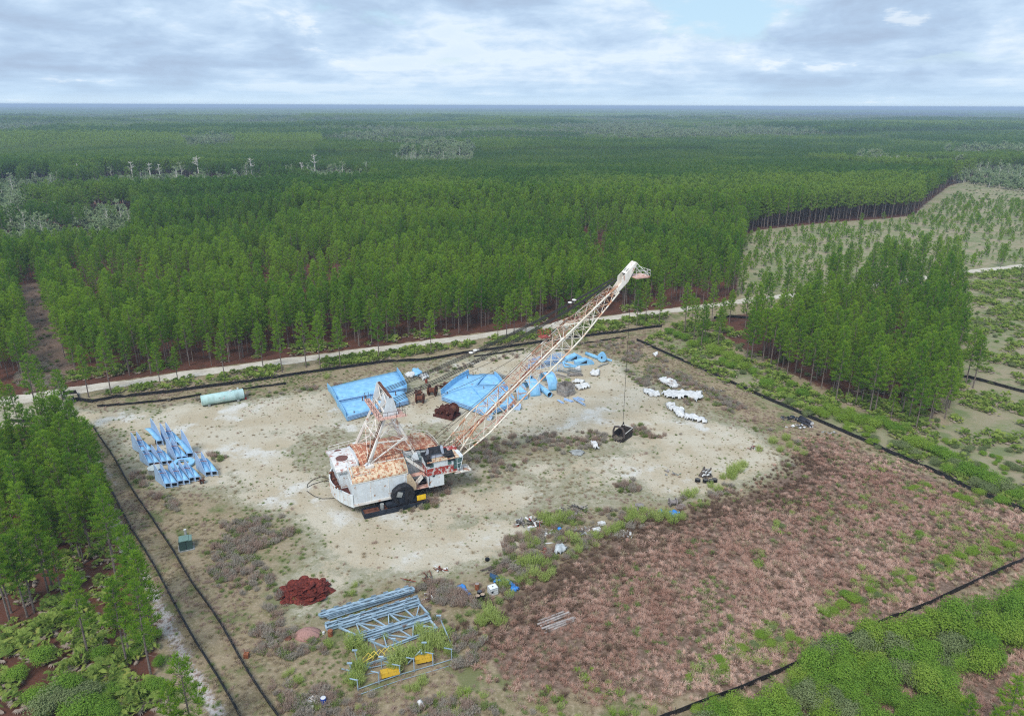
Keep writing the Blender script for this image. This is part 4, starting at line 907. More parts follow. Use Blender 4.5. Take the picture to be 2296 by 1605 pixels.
mb.beam(bp(9.5, -.9, -1), bp(15.5, .2, -1) + BN * -.5, .25, .4); mb.tube([bp(15, -.1, -1) + BN * -.9 - BV * .4, bp(15, -.1, -1) + BN * -.9 + BV * .4], .38, 12); dl(mb, 'fairlead_arm', mcor)
# --- ropes
def sag(a, b, d, n=14): return [Vector(a).lerp(Vector(b), i / n) + Vector((0, 0, -4 * d * (i / n) * (1 - i / n))) for i in range(n + 1)]
TH = BF + BD * 43.6 + BN * 1.5
for v0, va in ((3.1, -.75), (3.6, -.6), (4.2, -.45), (4.7, -.3), (8.2, .3), (8.7, .45), (9.2, .6), (9.7, .75)):
    mb = MB(); mb.tube(sag((8.3, v0, 17.0), TH + BV * va, 1.1), .055, 5); dl(mb, 'suspension_rope', mrope)
for v0, va, d in ((3.1, -.4, 2.4), (9.7, .4, 2.6)):
    mb = MB(); mb.tube(sag((8.4, v0, 16.2), bp(31, va, 1) + BN * 1.7, d), .035, 5); dl(mb, 'slack_rope', mrope)
mb = MB(); mb.tube([(15.8, 6.2, 7.4), bp(12, .3, 1) + BN * .9, bp(30, .2, 1) + BN * .8, bp(43, .2, 1) + BN * .3], .04, 5); mb.tube([(15.8, 7.4, 7.4), bp(12, .55, 1) + BN * .9, bp(30, .35, 1) + BN * .9, bp(43, .25, 1) + BN * .4], .04, 5); dl(mb, 'hoist_rope', mrope)
tipL = BF + BD * 47.25 + BN * .7
mb = MB(); mb.tube([tipL + Vector((.3, 0, 0)), Vector((tipL.x + .3, tipL.y, 3.1))], .04, 5); dl(mb, 'hanging_hoist_rope', mrope)
for t_, v0, va in ((.36, 9.1, .6), (.80, 9.1, .6), (.38, 9.3, .68), (.82, 9.3, .68)):
    P_ = sag((8.3, v0, 17.0), TH + BV * va, 1.1, 50)[int(50 * t_)]
    mb = MB(); mb.tube([P_ + Vector((0, 0, .04)), P_ + Vector((0, 0, .16))], .42, 16); mb.tube([P_ + Vector((.55, 0, .04)), P_ + Vector((.55, 0, .16))], .3, 12); dl(mb, 'rope_equaliser', mwl)
# --- undercarriage
mb = MB(); mb.tube([(7.8, 6.3, 0), (7.8, 6.3, 1.0)], 5.4, 40); mb.tube([(7.8, 6.3, 1.0), (7.8, 6.3, 1.7)], 4.6, 40); dl(mb, 'tub', mshoe)
for v, sg in ((-.55, -1), (13.2, 1)):
    mb = MB(); mb.box((6.6, v, .45), (10.6, 1.9, .12)); sh = dl(mb, 'walking_shoe', mrust)
    mb = MB()
    for o_ in (-.95, .95): mb.box((6.6, v + o_, .42), (10.7, .14, .8))
    for x_ in (1.3, 4.0, 8.8, 11.9): mb.box((x_, v, .42), (.12, 1.8, .75))
    dl(mb, 'shoe_side', mshoe, sh)
    mb = MB(); mb.tube([(8.0, v - .35, 2.25), (8.0, v + .55, 2.25)], 1.75, 28); mb.tube([(8.0, v - .42, 2.25), (8.0, v - .34, 2.25)], .5, 14)
    cam_ = dl(mb, 'walking_cam', mshoe)
    mb = MB(); mb.box((7.6, v, 1.0), (5.0, 1.0, .5)); mb.box((9.6, v - .1, 1.2), (2.4, .3, .3)); dl(mb, 'cam_frame', mshoe)
rr = random.Random(5)   # torn sheeting tied round the near cam
mb = MB(); rows = []
for i in range(25):
    a = 2 * math.pi * i / 24; r_ = 1.86 + rr.uniform(-.05, .1)
    rows.append([(8 + math.cos(a) * r_ * k, -.55 + y_ + rr.uniform(-.05, .05), 2.25 + math.sin(a) * r_ * k) for k, y_ in ((.62, -.52), (.9, -.5), (1.02, -.3), (1.03, .1), (1.0, .5))])
rows[-1] = rows[0]; mb.shell(rows, .04)
mb.ext([(7.8 + .35, -1.07, .5), (7.8 + 1.6, -1.07, 1.2), (9.6, -1.07, 2.4), (8.9, -1.07, 3.6), (8.2, -1.07, 3.7)], (0, 1, 0), .06)
dl(mb, 'cam_sheeting', mblack)
mb = MB(); mb.box((7.3, -1.12, 2.7), (.9, .05, .9), rot=Matrix.Rotation(R(20), 3, 'Y')); dl(mb, 'cam_cover_patch', mgreyw)
mb = MB(); mb.box((10.9, -1.1, 1.35), (1.5, .08, .85), rot=Matrix.Rotation(R(-8), 3, 'X')); dl(mb, 'yellow_plate', myel)
mb = MB(); mb.tube([(4.4, -.7, .5), (4.4, -.7, 1.5)], .32, 14); dl(mb, 'grey_can', mgreyw)
mb = MB(); mb.box((13.6, 8, 2.1), (5.6, 7.2, 1.2)); mb.tube([(15.5, 3.2, 2.0), (15.5, 6.0, 2.0)], .9, 16); mb.box((12.5, 2.2, 1.9), (3.0, 2.0, .9)); dl(mb, 'under_frame', mshoe)
# --- side stairs, platforms and the operator's cab
mb = MB(); mb.ext([(8.9, -.12, 2.4), (10.4, -.12, 2.4), (10.4, -.12, 3.6), (9.4, -.12, 5.6), (8.9, -.12, 5.2)], (0, 1, 0), .1); dl(mb, 'side_board', plain('tan_board', (.55, .42, .28), .25, 2))
mb = MB(); mb.box((11.1, .9, 2.3), (3.2, 1.7, .1)); mb.box((11.4, 1.6, 4.2), (2.6, 1.0, .1)); mb.box((12.7, 1.6, 4.25), (1.6, 2.4, .1))
dl(mb, 'side_platform', mcor)
mb = MB()
for i in range(14): t = i / 13; mb.box((9.6 + 3.0 * t, 1.9, 7.3 - 3.0 * t), (.3, .9, .05))
mb.beam((9.5, 1.45, 7.3), (12.7, 1.45, 4.3), .08, .3); mb.beam((9.5, 2.35, 7.3), (12.7, 2.35, 4.3), .08, .3)
for i in range(9): t = i / 8; mb.box((10.0 + 1.6 * t, .6, 2.4 + 1.8 * t), (.28, .8, .05))
mb.beam((9.9, .2, 2.4), (11.7, .2, 4.2), .07, .25); mb.beam((9.9, 1.0, 2.4), (11.7, 1.0, 4.2), .07, .25)
dl(mb, 'stair', mwl)
mb = MB(); rail(mb, [(9.5, 1.4, 7.3), (12.7, 1.4, 4.3)], 1.05); rail(mb, [(9.9, .15, 2.4), (11.7, .15, 4.2), (13.2, .3, 4.3)], 1.0); rail(mb, [(9.6, .1, 2.35), (12.3, .1, 2.35)], 1.0); rail(mb, [(9.3, 2.4, 7.4), (12.4, 3.4, 7.2), (16, 3.7, 6.9)], 1.0); dl(mb, 'stair_railing', mrail)
mb = MB(); mb.hexa([(12.6, 0, 2.1), (15.3, 0, 2.1), (15.3, 2.4, 2.1), (12.9, 2.4, 2.1), (12.3, 0, 4.3), (15.3, 0, 4.3), (15.3, 2.4, 4.3), (12.3, 2.4, 4.3)]); dl(mb, 'lower_cabin', mw)
mb = MB()
for i in range(7): mb.box((12.75, -.03, 2.6 + i * .24), (.14, .05, .13))
mb.box((13.5, -.03, 4.15), (.4, .05, .3)); dl(mb, 'rust_hole_shade', mshoe)  # solid dark boxes give the shade in the rusted-through holes
mb = MB(); mb.box((15.0, 1.3, 5.0), (5.2, 2.8, 1.3)); cab = dl(mb, 'operator_cab', mredp)
mb = MB(); mb.box((15.0, 1.3, 6.2), (5.2, 2.84, 1.1)); mb.hexa([(17.6, 0, 4.4), (18.2, .1, 4.4), (18.2, 2.5, 4.4), (17.6, 2.7, 4.4), (17.6, -.1, 6.75), (18.8, .1, 6.75), (18.8, 2.5, 6.75), (17.6, 2.7, 6.75)]); dl(mb, 'cab_upper_wall', mw, cab)
for a in (((17.0, -.16, 4.75), (17.55, -.16, 5.6)), ((17.0, -.16, 5.7), (17.55, -.16, 6.6)), ((12.9, -.16, 5.9), (13.5, -.16, 6.5)), ((16.0, -.16, 5.8), (16.6, -.16, 6.5))):
    mb = MB(); p, q = a; mb.box(((p[0] + q[0]) / 2, p[1], (p[2] + q[2]) / 2), (q[0] - p[0], .06, q[2] - p[2])); dl(mb, 'window', mglass, cab)
mb = MB(); mb.hexa([(17.66, -.05, 4.7), (18.22, .04, 4.7), (18.22, .0, 4.7), (17.66, -.09, 4.7), (17.66, -.15, 6.6), (18.7, .02, 6.6), (18.7, -.02, 6.6), (17.66, -.19, 6.6)]); mb.hexa([(18.24, .2, 4.7), (18.3, .2, 4.7), (18.3, 2.4, 4.7), (18.24, 2.4, 4.7), (18.78, .2, 6.5), (18.84, .2, 6.5), (18.84, 2.4, 6.5), (18.78, 2.4, 6.5)]); dl(mb, 'front_window', mglass, cab)
mb = MB()
for z_ in (4.68, 5.65, 6.62): mb.beam((17.6, -.2, z_), (18.2 + (z_ - 4.6) * .25, -.03, z_), .07)
for x_, d_ in ((17.62, 0), (18.18, .5)): mb.beam((x_, -.12, 4.65), (x_ + d_, -.14, 6.65), .08)
dl(mb, 'window_frame', mw, cab)
mb = MB(); mb.box((15.2, 1.2, 6.85), (5.6, 3.0, .14)); dl(mb, 'cab_roof', mlow, cab)
mb = MB(); mb.box((17.6, 3.6, 6.6), (2.4, 2.0, .14)); mb.box((17.6, 3.6, 5.6), (2.2, 1.8, 2.0)); dl(mb, 'rear_cab_annex', mredp)
mb = MB(); rail(mb, [(16.4, 4.6, 6.7), (18.8, 4.6, 6.7), (18.8, 2.7, 6.7)], 1.0, .035, .8); rail(mb, [(12.6, .0, 6.9), (16.5, .0, 6.9)], 1.0, .03, 1.5); dl(mb, 'cab_roof_railing', mrail)
mb = MB(); mb.hexa([(12.9, .8, 7.0), (15.8, .8, 7.0), (15.8, 2.3, 7.0), (12.9, 2.3, 7.0), (13.3, 1.9, 8.1), (15.9, 1.9, 8.2), (15.9, 2.5, 8.2), (13.3, 2.5, 8.1)]); dl(mb, 'roof_box', plain('grey_glazing', (.33, .36, .42), .25, 1.4, .4))
mb = MB(); rows = []
for i in range(12):
    x_ = 12.2 + i * .42; top = 8.25 if 2 < i < 9 else 7.1; fr = 2 < i < 8
    rows.append([(x_, .9 if fr else .1, 7.75 if fr else 7.05 + rr.uniform(0, .25)), (x_, 1.4, (8.1 if fr else 7.2) + rr.uniform(-.1, .1)), (x_, 2.3, top + rr.uniform(-.1, .1)), (x_, 2.9, 7.3 + rr.uniform(-.1, .1))])
mb.shell(rows, .05)
for x0, x1 in ((12.1, 13.3), (16.0, 17.3)):
    mb.shell([[(x_ + rr.uniform(-.05, .05), y_, z_ + rr.uniform(-.12, .12)) for y_, z_ in ((-.28, 6.3), (-.1, 6.98), (.6, 7.2), (1.3, 7.6))] for x_ in np.linspace(x0, x1, 6)], .05)
dl(mb, 'roof_sheeting', mblack)
mb = MB(); mb.box((18.6, .9, 3.95), (3.0, 2.2, .1)); mb.box((16.4, .4, 4.25), (2.6, 1.4, .1)); mb.beam((17.2, -.15, 3.9), (20.1, -.15, 3.9), .12, .22); mb.beam((20.1, -.15, 3.9), (20.1, 2.0, 3.9), .12, .22); dl(mb, 'cab_platform', mwl)
mb = MB(); rail(mb, [(18.0, -.15, 4.0), (20.1, -.15, 4.0), (20.1, 2.0, 4.0)], 1.0, .03, .7); dl(mb, 'cab_platform_railing', mrail)
# --- bucket on the ground under the boom point
TIPW = DG.location + Matrix.Rotation(R(24.8), 3, 'Z') @ Vector((tipL.x + .3, tipL.y, 0))
mbk = plain('bucket_steel', (.025, .022, .022), .4, 2, .7, alt=(.06, .045, .04))
bk = empty('dragline_bucket', (TIPW.x - .1, TIPW.y - .6, 0), R(52), 'black dragline bucket with a thick arch standing under the hanging hoist rope', 'bucket')
mb = MB(); mb.box((0, 0, .12), (3.4, 2.3, .2)); 
for s_ in (-1.15, 1.15): mb.ext([(-1.7, s_, .1), (1.7, s_, .1), (2.0, s_, 1.75), (-1.2, s_, 1.5), (-1.9, s_, .9)], (0, 1, 0), .16)
mb.hexa([(1.6, -1.15, .1), (1.75, -1.15, .1), (1.75, 1.15, .1), (1.6, 1.15, .1), (1.9, -1.15, 1.75), (2.05, -1.15, 1.75), (2.05, 1.15, 1.75), (1.9, 1.15, 1.75)]); mb.build('bucket_shell', mbk, bk)
mb = MB(); mb.tube([(-1.4, -1.2, .9), (-1.5, -1.2, 1.9), (-1.6, -.9, 2.8), (-1.7, 0, 3.1), (-1.6, .9, 2.8), (-1.5, 1.2, 1.9), (-1.4, 1.2, .9)], .2, 8); mb.build('bucket_arch', plain('arch_steel', (.10, .08, .075), .3, 2), bk)
mb = MB(); mb.beam((-1.2, -1.16, 1.58), (2.0, -1.16, 1.83), .1, .08); mb.beam((2.02, -1.1, 1.83), (2.02, 1.1, 1.83), .1, .08); mb.build('rim_lip', plain('pale_lip', (.6, .58, .54), .2, 3), bk)
mb = MB()
for v_ in (-.8, -.3, .3, .8): mb.beam((-1.7, v_, .15), (-2.3, v_, .22), .2, .14)
mb.build('tooth', mbk, bk)
mb = MB(); mb.tube([(.2, 0, 3.2), (.2, -.9, 1.7)], .05, 5); mb.tube([(.2, 0, 3.2), (.2, .9, 1.7)], .05, 5); mb.tube([(.2, -.06, 3.15), (.2, .06, 3.15)], .25, 10); mb.build('hoist_chain', mbk, bk)
p0 = G(1405, 962, .1); p1 = G(1384, 971, .1); mb = MB()
for i in range(16):
    a = p0.lerp(p1, i / 16); b = p0.lerp(p1, (i + 1) / 16); mb.tube([a + Vector((0, .08 * (-1) ** i, 0)), b + Vector((0, -.08 * (-1) ** i, .03))], .075, 5)
tag(mb.build('rusty_chain', plain('orange_rust', (.42, .13, .04), .3, 5)), 'orange rusty chain lying on the ground in front of the black bucket', 'chain')
# black power cables lying behind the machine
for k, pts in enumerate(([(742, 1075), (720, 1068), (700, 1076), (690, 1085), (688, 1093), (700, 1086), (725, 1078), (743, 1079)], [(688, 1100), (705, 1112), (722, 1118), (745, 1117), (758, 1114)])):
    mb = MB(); mb.tube([GG(*p) + Vector((0, 0, .06)) for p in pts], .06, 5, cap=True)
    tag(mb.build('power_cable', mrope), ('looped black cable lying behind the rear of the dragline', 'single black cable curving under the near rear corner of the dragline')[k], 'cable')
# ================================================================= things stored about the yard
mblue = paint('sky_blue_paint', (.21, .47, .73), rust=(.35, .28, .26), amt=.13, scale=.7, dirt=(.20, .36, .52), dirt_amt=.6, fade=(.30, .60, .86), rough=.5)
mblue2 = paint('faded_blue_paint', (.36, .50, .74), rust=(.2, .14, .12), amt=.08, scale=.8, dirt=(.22, .30, .42), dirt_amt=.4, fade=(.38, .55, .76), rough=.6)
msteelb = paint('grey_blue_steel', (.25, .35, .43), rust=(.22, .16, .13), amt=.22, scale=.7, dirt=(.16, .20, .22), dirt_amt=.5, fade=(.38, .50, .60))
mwood = plain('grey_wood', (.26, .23, .21), .35, 1.2, .95, alt=(.42, .38, .35))
mwhitec = plain('white_sheeting', (.60, .60, .59), .14, 2, .85, alt=(.74, .74, .73))
mbluet = plain('blue_tarpaulin', (.03, .20, .62), .3, 3, .5, alt=(.06, .34, .85))
mdeb = plain('dark_debris', (.05, .045, .04), .5, 4, .9, alt=(.16, .15, .14))
mredrust = plain('red_rust', (.22, .045, .03), .35, 3, .9, alt=(.33, .08, .05))
mfence = plain('black_fabric', (.016, .016, .019), .4, 2, .7, alt=(.045, .043, .045))
mstake = plain('stake_wood', (.16, .13, .11), .3, 3)
def thing(mb, name, mats, label, cat, group=None, smooth=False):
    return tag(mb.build(name, mats, None, smooth), label, cat, group)
def centred(mb_fn, px, py, name, label, cat, group=None, rz=0.0):
    p = GG(px, py); e = empty(name, p, rz, label, cat, group); mb_fn(e); return e
def hdg(a, b):
    p, q = G(*a), G(*b); return math.atan2(q.y - p.y, q.x - p.x)
# --- stacks of blue sheet-metal shells
def sheet(quad, z, flL, flR, rise, t=.1, curve=.35):
    """one shell: a plate between four places, its short ends turned up"""
    A, B, C_, D_ = [Vector((q.x, q.y, 0)) for q in quad]; rows = []
    nu, nv = 12, 5
    for i in range(nu + 1):
        u = i / nu; row = []
        for j in range(nv + 1):
            v = j / nv; p = (A.lerp(B, u)).lerp(D_.lerp(C_, u), v); p.z = z + curve * math.sin(math.pi * v) + .12 * math.sin(math.pi * u) * rise
            row.append(p)
        rows.append(row)
    mb = MB(); mb.shell(rows, t); es = []
    for fl, i in ((flL, 0), (flR, nu)):
        if fl:
            e = MB(); es.append(e)
            out = (rows[0][0] - rows[nu][0]).normalized() * (1 if i == 0 else -1)
            e.shell([[rows[i][j] + out * .02, rows[i][j] + out * (.02 + .12 * fl) + Vector((0, 0, fl))] for j in range(nv + 1)], t * .8)
    ks = []   # turned-down long edges
    for j in (0, nv):
        k = MB(); ks.append(k)
        sg = -1 if j == 0 else 1; nrm = (rows[0][nv] - rows[0][0]).normalized() * sg
        for i in range(nu): k.beam(rows[i][j] + nrm * .06 - Vector((0, 0, .05)), rows[i + 1][j] + nrm * .06 - Vector((0, 0, .05)), .05, .1)
    return mb, es, ks
def stack(quadpx, n, flL, flR, labels, grp, z0=.45, dz=.36, off=(0, 0)):
    q0 = [G(*p) for p in quadpx]
    for i in range(n):
        o = Vector((off[0] * i, off[1] * i, 0)); mb, es, ks = sheet([q + o for q in q0], z0 + dz * i, flL, flR, .5)
        root = tag(mb.build('steel_shell', mblue, None, True), labels[i], 'steel panel', grp)
        for e in es: e.build('end_flange', mblue, root)
        for k in ks: k.build('edge_lip', mblue2, root)
    p = (q0[0] + q0[1]) / 2
def wd(i, n): return ('bottom', 'middle', 'top')[i] if n == 3 else ('lowest', 'second lowest', 'second highest', 'top')[i]
stack([(757, 913), (912, 884), (890, 846), (737, 883)], 3, 1.15, 1.0, ['%s sheet of the rear blue stack behind the A-frame' % w_ for w_ in ('bottom', 'middle', 'top')], 'light blue steel sheets in the rear stack', .75, .42)
stack([(778, 945), (916, 907), (902, 884), (757, 913)], 4, 1.1, 0, ['%s sheet of the front blue stack, left of the rusty reels' % wd(i, 4) for i in range(4)], 'light blue steel sheets in the front stack', .25, .27)
for i, w_ in enumerate(('bottom', 'middle', 'top')):
    stack([(990, 899), (1104, 941), (1112, 912), (1068, 874)], 1, 0, 0, ['%s sheet of the tapered blue stack behind the lower boom' % w_], 'light blue tapered sheets', .4 + .36 * i)
stack([(990, 897), (1068, 877), (1092, 852), (1052, 850)], 1, 1.3, .2, ['upturned blue end sheet on the tapered stack, beside the rusty pipe reel'], None, 1.25)
for i, w_ in enumerate(('bottom', 'middle', 'top')):
    stack([(1100, 934), (1153, 914), (1128, 874), (1052, 872)], 1, .3, .9 if i == 2 else .5, ['%s sheet of the blue stack seen through the boom lattice' % w_], 'light blue sheets behind the boom', .5 + .34 * i)
stack([(1054, 872), (1128, 872), (1108, 848), (1075, 847)], 1, 0, .8, ['small blue sheet with an upright end, farthest of the stack behind the boom'], None, 1.0)
mb = MB(); p = G(1158, 916); mb.ext([p + Vector((-.7, 0, 0)), p + Vector((.7, -.3, 0)), p + Vector((1.0, -.2, .9)), p + Vector((-.2, .1, 1.5)), p + Vector((-.8, 0, .9))], (0, 1, .2), .9)
thing(mb, 'crumpled_sheet', mblue2, 'crumpled blue sheet offcut at the right end of the stack behind the boom', 'metal sheet')
mb = MB(); p = G(1092, 940); mb.ext([p, p + Vector((.8, -.3, 0)), p + Vector((1.1, -.2, .7)), p + Vector((.2, 0, .5))], (0, 1, 0), .7)
thing(mb, 'crumpled_sheet', mblue2, 'small crumpled blue scrap under the boom beside the white-topped lid', 'metal sheet')
for k, ((px, py), h_) in enumerate(zip(((821, 912), (814, 912), (795, 937), (758, 878), (888, 900), (1003, 895), (1048, 862), (1061, 853), (1085, 885)), (2.6, 2.4, 1.6, 1.9, 2.4, 1.9, 2.2, 2.2, 2.0))):
    mb = MB(); p = G(px, py); mb.beam(p, p + Vector((0, 0, h_)), .22, .16); mb.box(p + Vector((0, 0, h_ * .6)), (.4, .25, .18))
    thing(mb, 'stake_post', mrust, 'short rusty steel post wedged against the blue sheet stacks', 'post', 'rusty posts that hold the blue stacks')
# --- half-round arches and pipes
ax_ = (G(1251, 874.6) - G(1230, 877)); ax_.z = 0; AXW = ax_.length; ax_.normalize()
def arch(px, py, w_, rad_, label, hole=False):
    near = G(px, py); far = near + Vector((-.35, 1, 0)).normalized() * 2 * rad_; root = None; rows = []
    c = (near + far) / 2; d = (near - far).normalized(); N = 20
    for i in range(N + 1):
        a = math.pi * i / N; rows.append([c + d * rad_ * math.cos(a) + Vector((0, 0, rad_ * 1.02 * math.sin(a))) + ax_ * w_ * j / 4 for j in range(5)])
    mb = MB(); mb.shell(rows, .07); root = tag(mb.build('half_round_shell', mblue, None, True), label, 'arched steel shell')
    mb = MB()
    for j in (0, 4): mb.tube([r[j] for r in rows], .07, 5)
    mb.build('edge_rib', mblue2, root)
    if hole:
        mb = MB(); t = c + ax_ * w_ * .45 + Vector((0, 0, rad_ * 1.02 + .02)); mb.tube([t, t + Vector((0, 0, .22))], .62, 18); mb.build('opening_collar', mblue2, root)
        mb = MB(); mb.tube([t + Vector((0, 0, .23)), t + Vector((0, 0, .26))], .52, 18); mb.build('opening_shade_disc', mshoe, root)  # solid dark disc: shade of the round hole put in as colour
arch(1230, 877, 2.3, 3.2, 'largest blue half-round shell with a round opening on top, beside the wooden crate', True)
arch(1189.6, 890, 2.3, 2.9, 'middle one of the three blue half-round shells, left of the large blue pipe')
arch(1160.6, 898, 2.3, 2.6, 'leftmost of the three blue half-round shells, partly behind the boom')
def pipe(a, b, r, label, mat=mblue, z=None, name='steel_pipe'):
    z = r if z is None else z; p, q = G(a[0], a[1], z), G(b[0], b[1], z); d = (q - p).normalized(); mb = MB(); n = 20; rows = [[], []]
    N = 22; nn = Vector((0, 0, 1)); s_ = d.cross(nn)
    rows = [[p + (s_ * math.cos(2 * math.pi * i / N) + nn * math.sin(2 * math.pi * i / N)) * r, q + (s_ * math.cos(2 * math.pi * i / N) + nn * math.sin(2 * math.pi * i / N)) * r] for i in range(N + 1)]
    mb.shell(rows, .04); root = tag(mb.build(name, mat, None, True), label, 'pipe')
    mb = MB(); mb.tube([q - d * .5, q - d * .45], r * .93, 20); mb.build('inner_shade_disc', mshoe, root); return root  # dark disc set in the end as the shade within the pipe
pipe((1204, 862), (1233, 885), .62, 'large blue pipe lying open-ended between the half-round shells and the crate')
pipe((1176, 841), (1193, 846), .45, 'shorter blue pipe lying behind the half-round shells')
pipe((1314, 792), (1343, 803), .42, 'long blue pipe leading to a round flange at the far end of the yard')
p = G(1349, 812, 0); mb = MB(); mb.tube([p + Vector((0, -.1, 1.3)), p + Vector((.1, .15, 1.3))], 1.25, 8); mb.tube([p + Vector((0, .2, 1.6)), p + Vector((.3, 1.6, 1.5))], .8, 12); mb.tube([p + Vector((.6, .8, .8)), p + Vector((2.6, .6, .2))], .3, 8)
fl = thing(mb, 'pipe_flange', mblue, 'blue eight-sided flange standing at the end of the long blue pipe', 'flange'); mb = MB(); mb.tube([p + Vector((-.01, -.16, 1.3)), p + Vector((-.01, -.12, 1.3))], .3, 14); mb.build('bore_shade_disc', mshoe, fl)  # the bore is a dark disc, its shade given by colour alone
mb = MB(); mb.tube([G(1340.5, 822.7, .2), G(1352, 817, .25), G(1363, 814.5, .2)], .16, 8); thing(mb, 'grey_pipe', mgreyw, 'thin grey pipe lying in front of the blue flange', 'pipe')
def wedge(a, b, h0, h1, wd_, label):
    p, q = G(*a), G(*b); d = (q - p).normalized(); s_ = Vector((-d.y, d.x, 0)) * wd_; L = (q - p).length; m_ = p + d * L * .6
    mb = MB(); mb.hexa([p, m_, m_ + s_, p + s_, p + Vector((0, 0, h0)), m_ + Vector((0, 0, h1)), m_ + s_ + Vector((0, 0, h1)), p + s_ + Vector((0, 0, h0))])
    mb.hexa([m_, q, q + s_, m_ + s_, m_ + Vector((0, 0, h1)), q + Vector((0, 0, h1 * .35)), q + s_ + Vector((0, 0, h1 * .35)), m_ + s_ + Vector((0, 0, h1))])
    o = thing(mb, 'tapered_box', mblue, label, 'steel box'); mb = MB(); mb.ext([p + d * L * .2 - s_ * .01 + Vector((0, 0, h0 * .5)), m_ - s_ * .01 + Vector((0, 0, h0 * .45)), m_ - s_ * .01 + Vector((0, 0, h1 * .8))], s_, .05); mb.build('slot_shade_plate', mshoe, o)  # dark plate laid on the side as the shade in the slot
wedge((1271, 811), (1308, 807), .7, 1.6, 1.8, 'blue tapered steel box with a dark slot, farther one at the end of the yard')
wedge((1291, 820), (1332, 817), .9, 1.5, 1.8, 'blue tapered steel box with a dark slot, nearer one, in front of its twin')
mb = MB(); a, b, c, d = G(1262, 812, .5), G(1294, 822, .3), G(1266, 822, .3), G(1272, 806, .6)
mb.beam(a, b, .35, .3); mb.beam(c, b, .35, .3); mb.beam(a, d, .3, .3); mb.beam(a, c, .3, .3); thing(mb, 'forked_beam', mblue, 'blue forked beam lying beside the lattice sections', 'steel beam')
def lattice(a, b, w_, h_, z, label, mat, n=9, grp=None, name='lattice_section'):
    p, q = G(*a), G(*b); p.z = q.z = z; d = (q - p).normalized(); s_ = Vector((-d.y, d.x, 0)) * w_; u_ = Vector((0, 0, h_)); L = (q - p).length
    root = empty(name, p, 0, label, 'steel truss', grp); root.location = (0, 0, 0)
    f = lambda t, i, j: p + d * L * t + s_ * i + u_ * j
    for i, j in ((0, 0), (1, 0), (1, 1), (0, 1)):
        mb = MB(); mb.beam(f(0, i, j), f(1, i, j), .13); mb.build('chord', mat, root)
    mb = MB()
    for k in range(n):
        t0, t1 = k / n, (k + 1) / n; e = k % 2
        for (i0, j0), (i1, j1) in (((0, 0), (1, 0)), ((1, 0), (1, 1)), ((1, 1), (0, 1)), ((0, 1), (0, 0))):
            A_, B_ = ((i0, j0), (i1, j1)) if e else ((i1, j1), (i0, j0))
            mb.beam(f(t0, *A_), f(t1, *B_), .07); mb.beam(f(t0, *A_), f(t0, *B_), .06)
    mb.build('lacing', mat, root); return root
lattice((1185, 833), (1262, 814), 1.5, 1.3, .1, 'blue lattice boom section lying nearest behind the upper boom', mblue2)
lattice((1192, 823), (1268, 806), 1.5, 1.3, .1, 'blue lattice boom section lying behind its twin, farther from the boom', mblue2)
lattice((1200, 829), (1258, 813), 1.2, 1.1, 1.5, 'blue lattice section resting on top of the two lying ones', mblue2)
mb = MB(); p = G(1252, 834)
for k in range(4): mb.beam(p + Vector((k * .7 - 1, 0, 0)), p + Vector((k * .6 - .8, .3, 2.0)), .07)
mb.beam(p + Vector((-1, 0, .1)), p + Vector((1.3, .3, 1.9)), .06); mb.beam(p + Vector((-.8, .2, 1.9)), p + Vector((1.2, .3, 1.9)), .06); thing(mb, 'bent_tubing', mblue2, 'small bent blue frame standing in front of the lattice sections', 'frame')
# --- wooden crate
def crate(e):
    w_ = 2.9; mb = MB()
    for s_ in range(4):
        M = Matrix.Rotation(s_ * math.pi / 2, 3, 'Z'); m2 = MB()
        for k in range(9):
            h_ = 2.6 + rnd.uniform(-.12, .1); m2.box((-w_ / 2 + (k + .5) * w_ / 9, -w_ / 2, h_ / 2), (w_ / 9 * .9, .07, h_))
        for v in m2.v: pass
        m2.v = [tuple(M @ Vector(v)) for v in m2.v]; m2.build('plank_side', mwood, e)
    m3 = MB()
    for s_ in range(4):
        M = Matrix.Rotation(s_ * math.pi / 2, 3, 'Z'); a = M @ Vector((-w_ / 2 - .07, -w_ / 2 - .07, 1.25)); b = M @ Vector((w_ / 2 + .07, -w_ / 2 - .07, 1.25)); m3.beam(a, b, .05, .12)
    m3.build('binding_strap', mgreyw, e); m4 = MB()
    for k in range(5): m4.beam((rnd.uniform(-1.2, 1.2), rnd.uniform(-1.2, 1.2), .4), (rnd.uniform(-1.2, 1.2), rnd.uniform(-1.2, 1.2), rnd.uniform(1.6, 2.5)), .08)
    m4.build('scrap_sticks', mwood, e)
centred(crate, 1268, 884, 'wooden_crate', 'tall weathered plank crate filled with sticks, right of the blue shells', 'crate', rz=R(38))
def heap(px0, py0, px1, py1, n, mat, label, name, cat, th=.09, h_=.5, seed=1, par=True, ang=None):
    """a bundle or heap of rods between two spots"""
    rr = random.Random(seed); p, q = G(px0, py0), G(px1, py1); d = (q - p); L = d.length; d.normalize(); s_ = Vector((-d.y, d.x, 0)); mb = MB()
    for k in range(n):
        t = rr.gauss(0, .28) * h_ * 2.2; z = abs(rr.gauss(0, .5)) * h_ + th / 2 + .05; l0 = rr.uniform(0, .15) * L; l1 = L * rr.uniform(.8, 1.0)
        w2 = 0 if par else rr.uniform(-.5, .5)
        mb.beam(p + d * l0 + s_ * (t + w2) + Vector((0, 0, z)), p + d * l1 + s_ * (t - w2) + Vector((0, 0, max(.08, z + rr.uniform(-.15, .15)))), th, th * rr.uniform(.5, 1.2))
    return thing(mb, name, mat, label, cat)
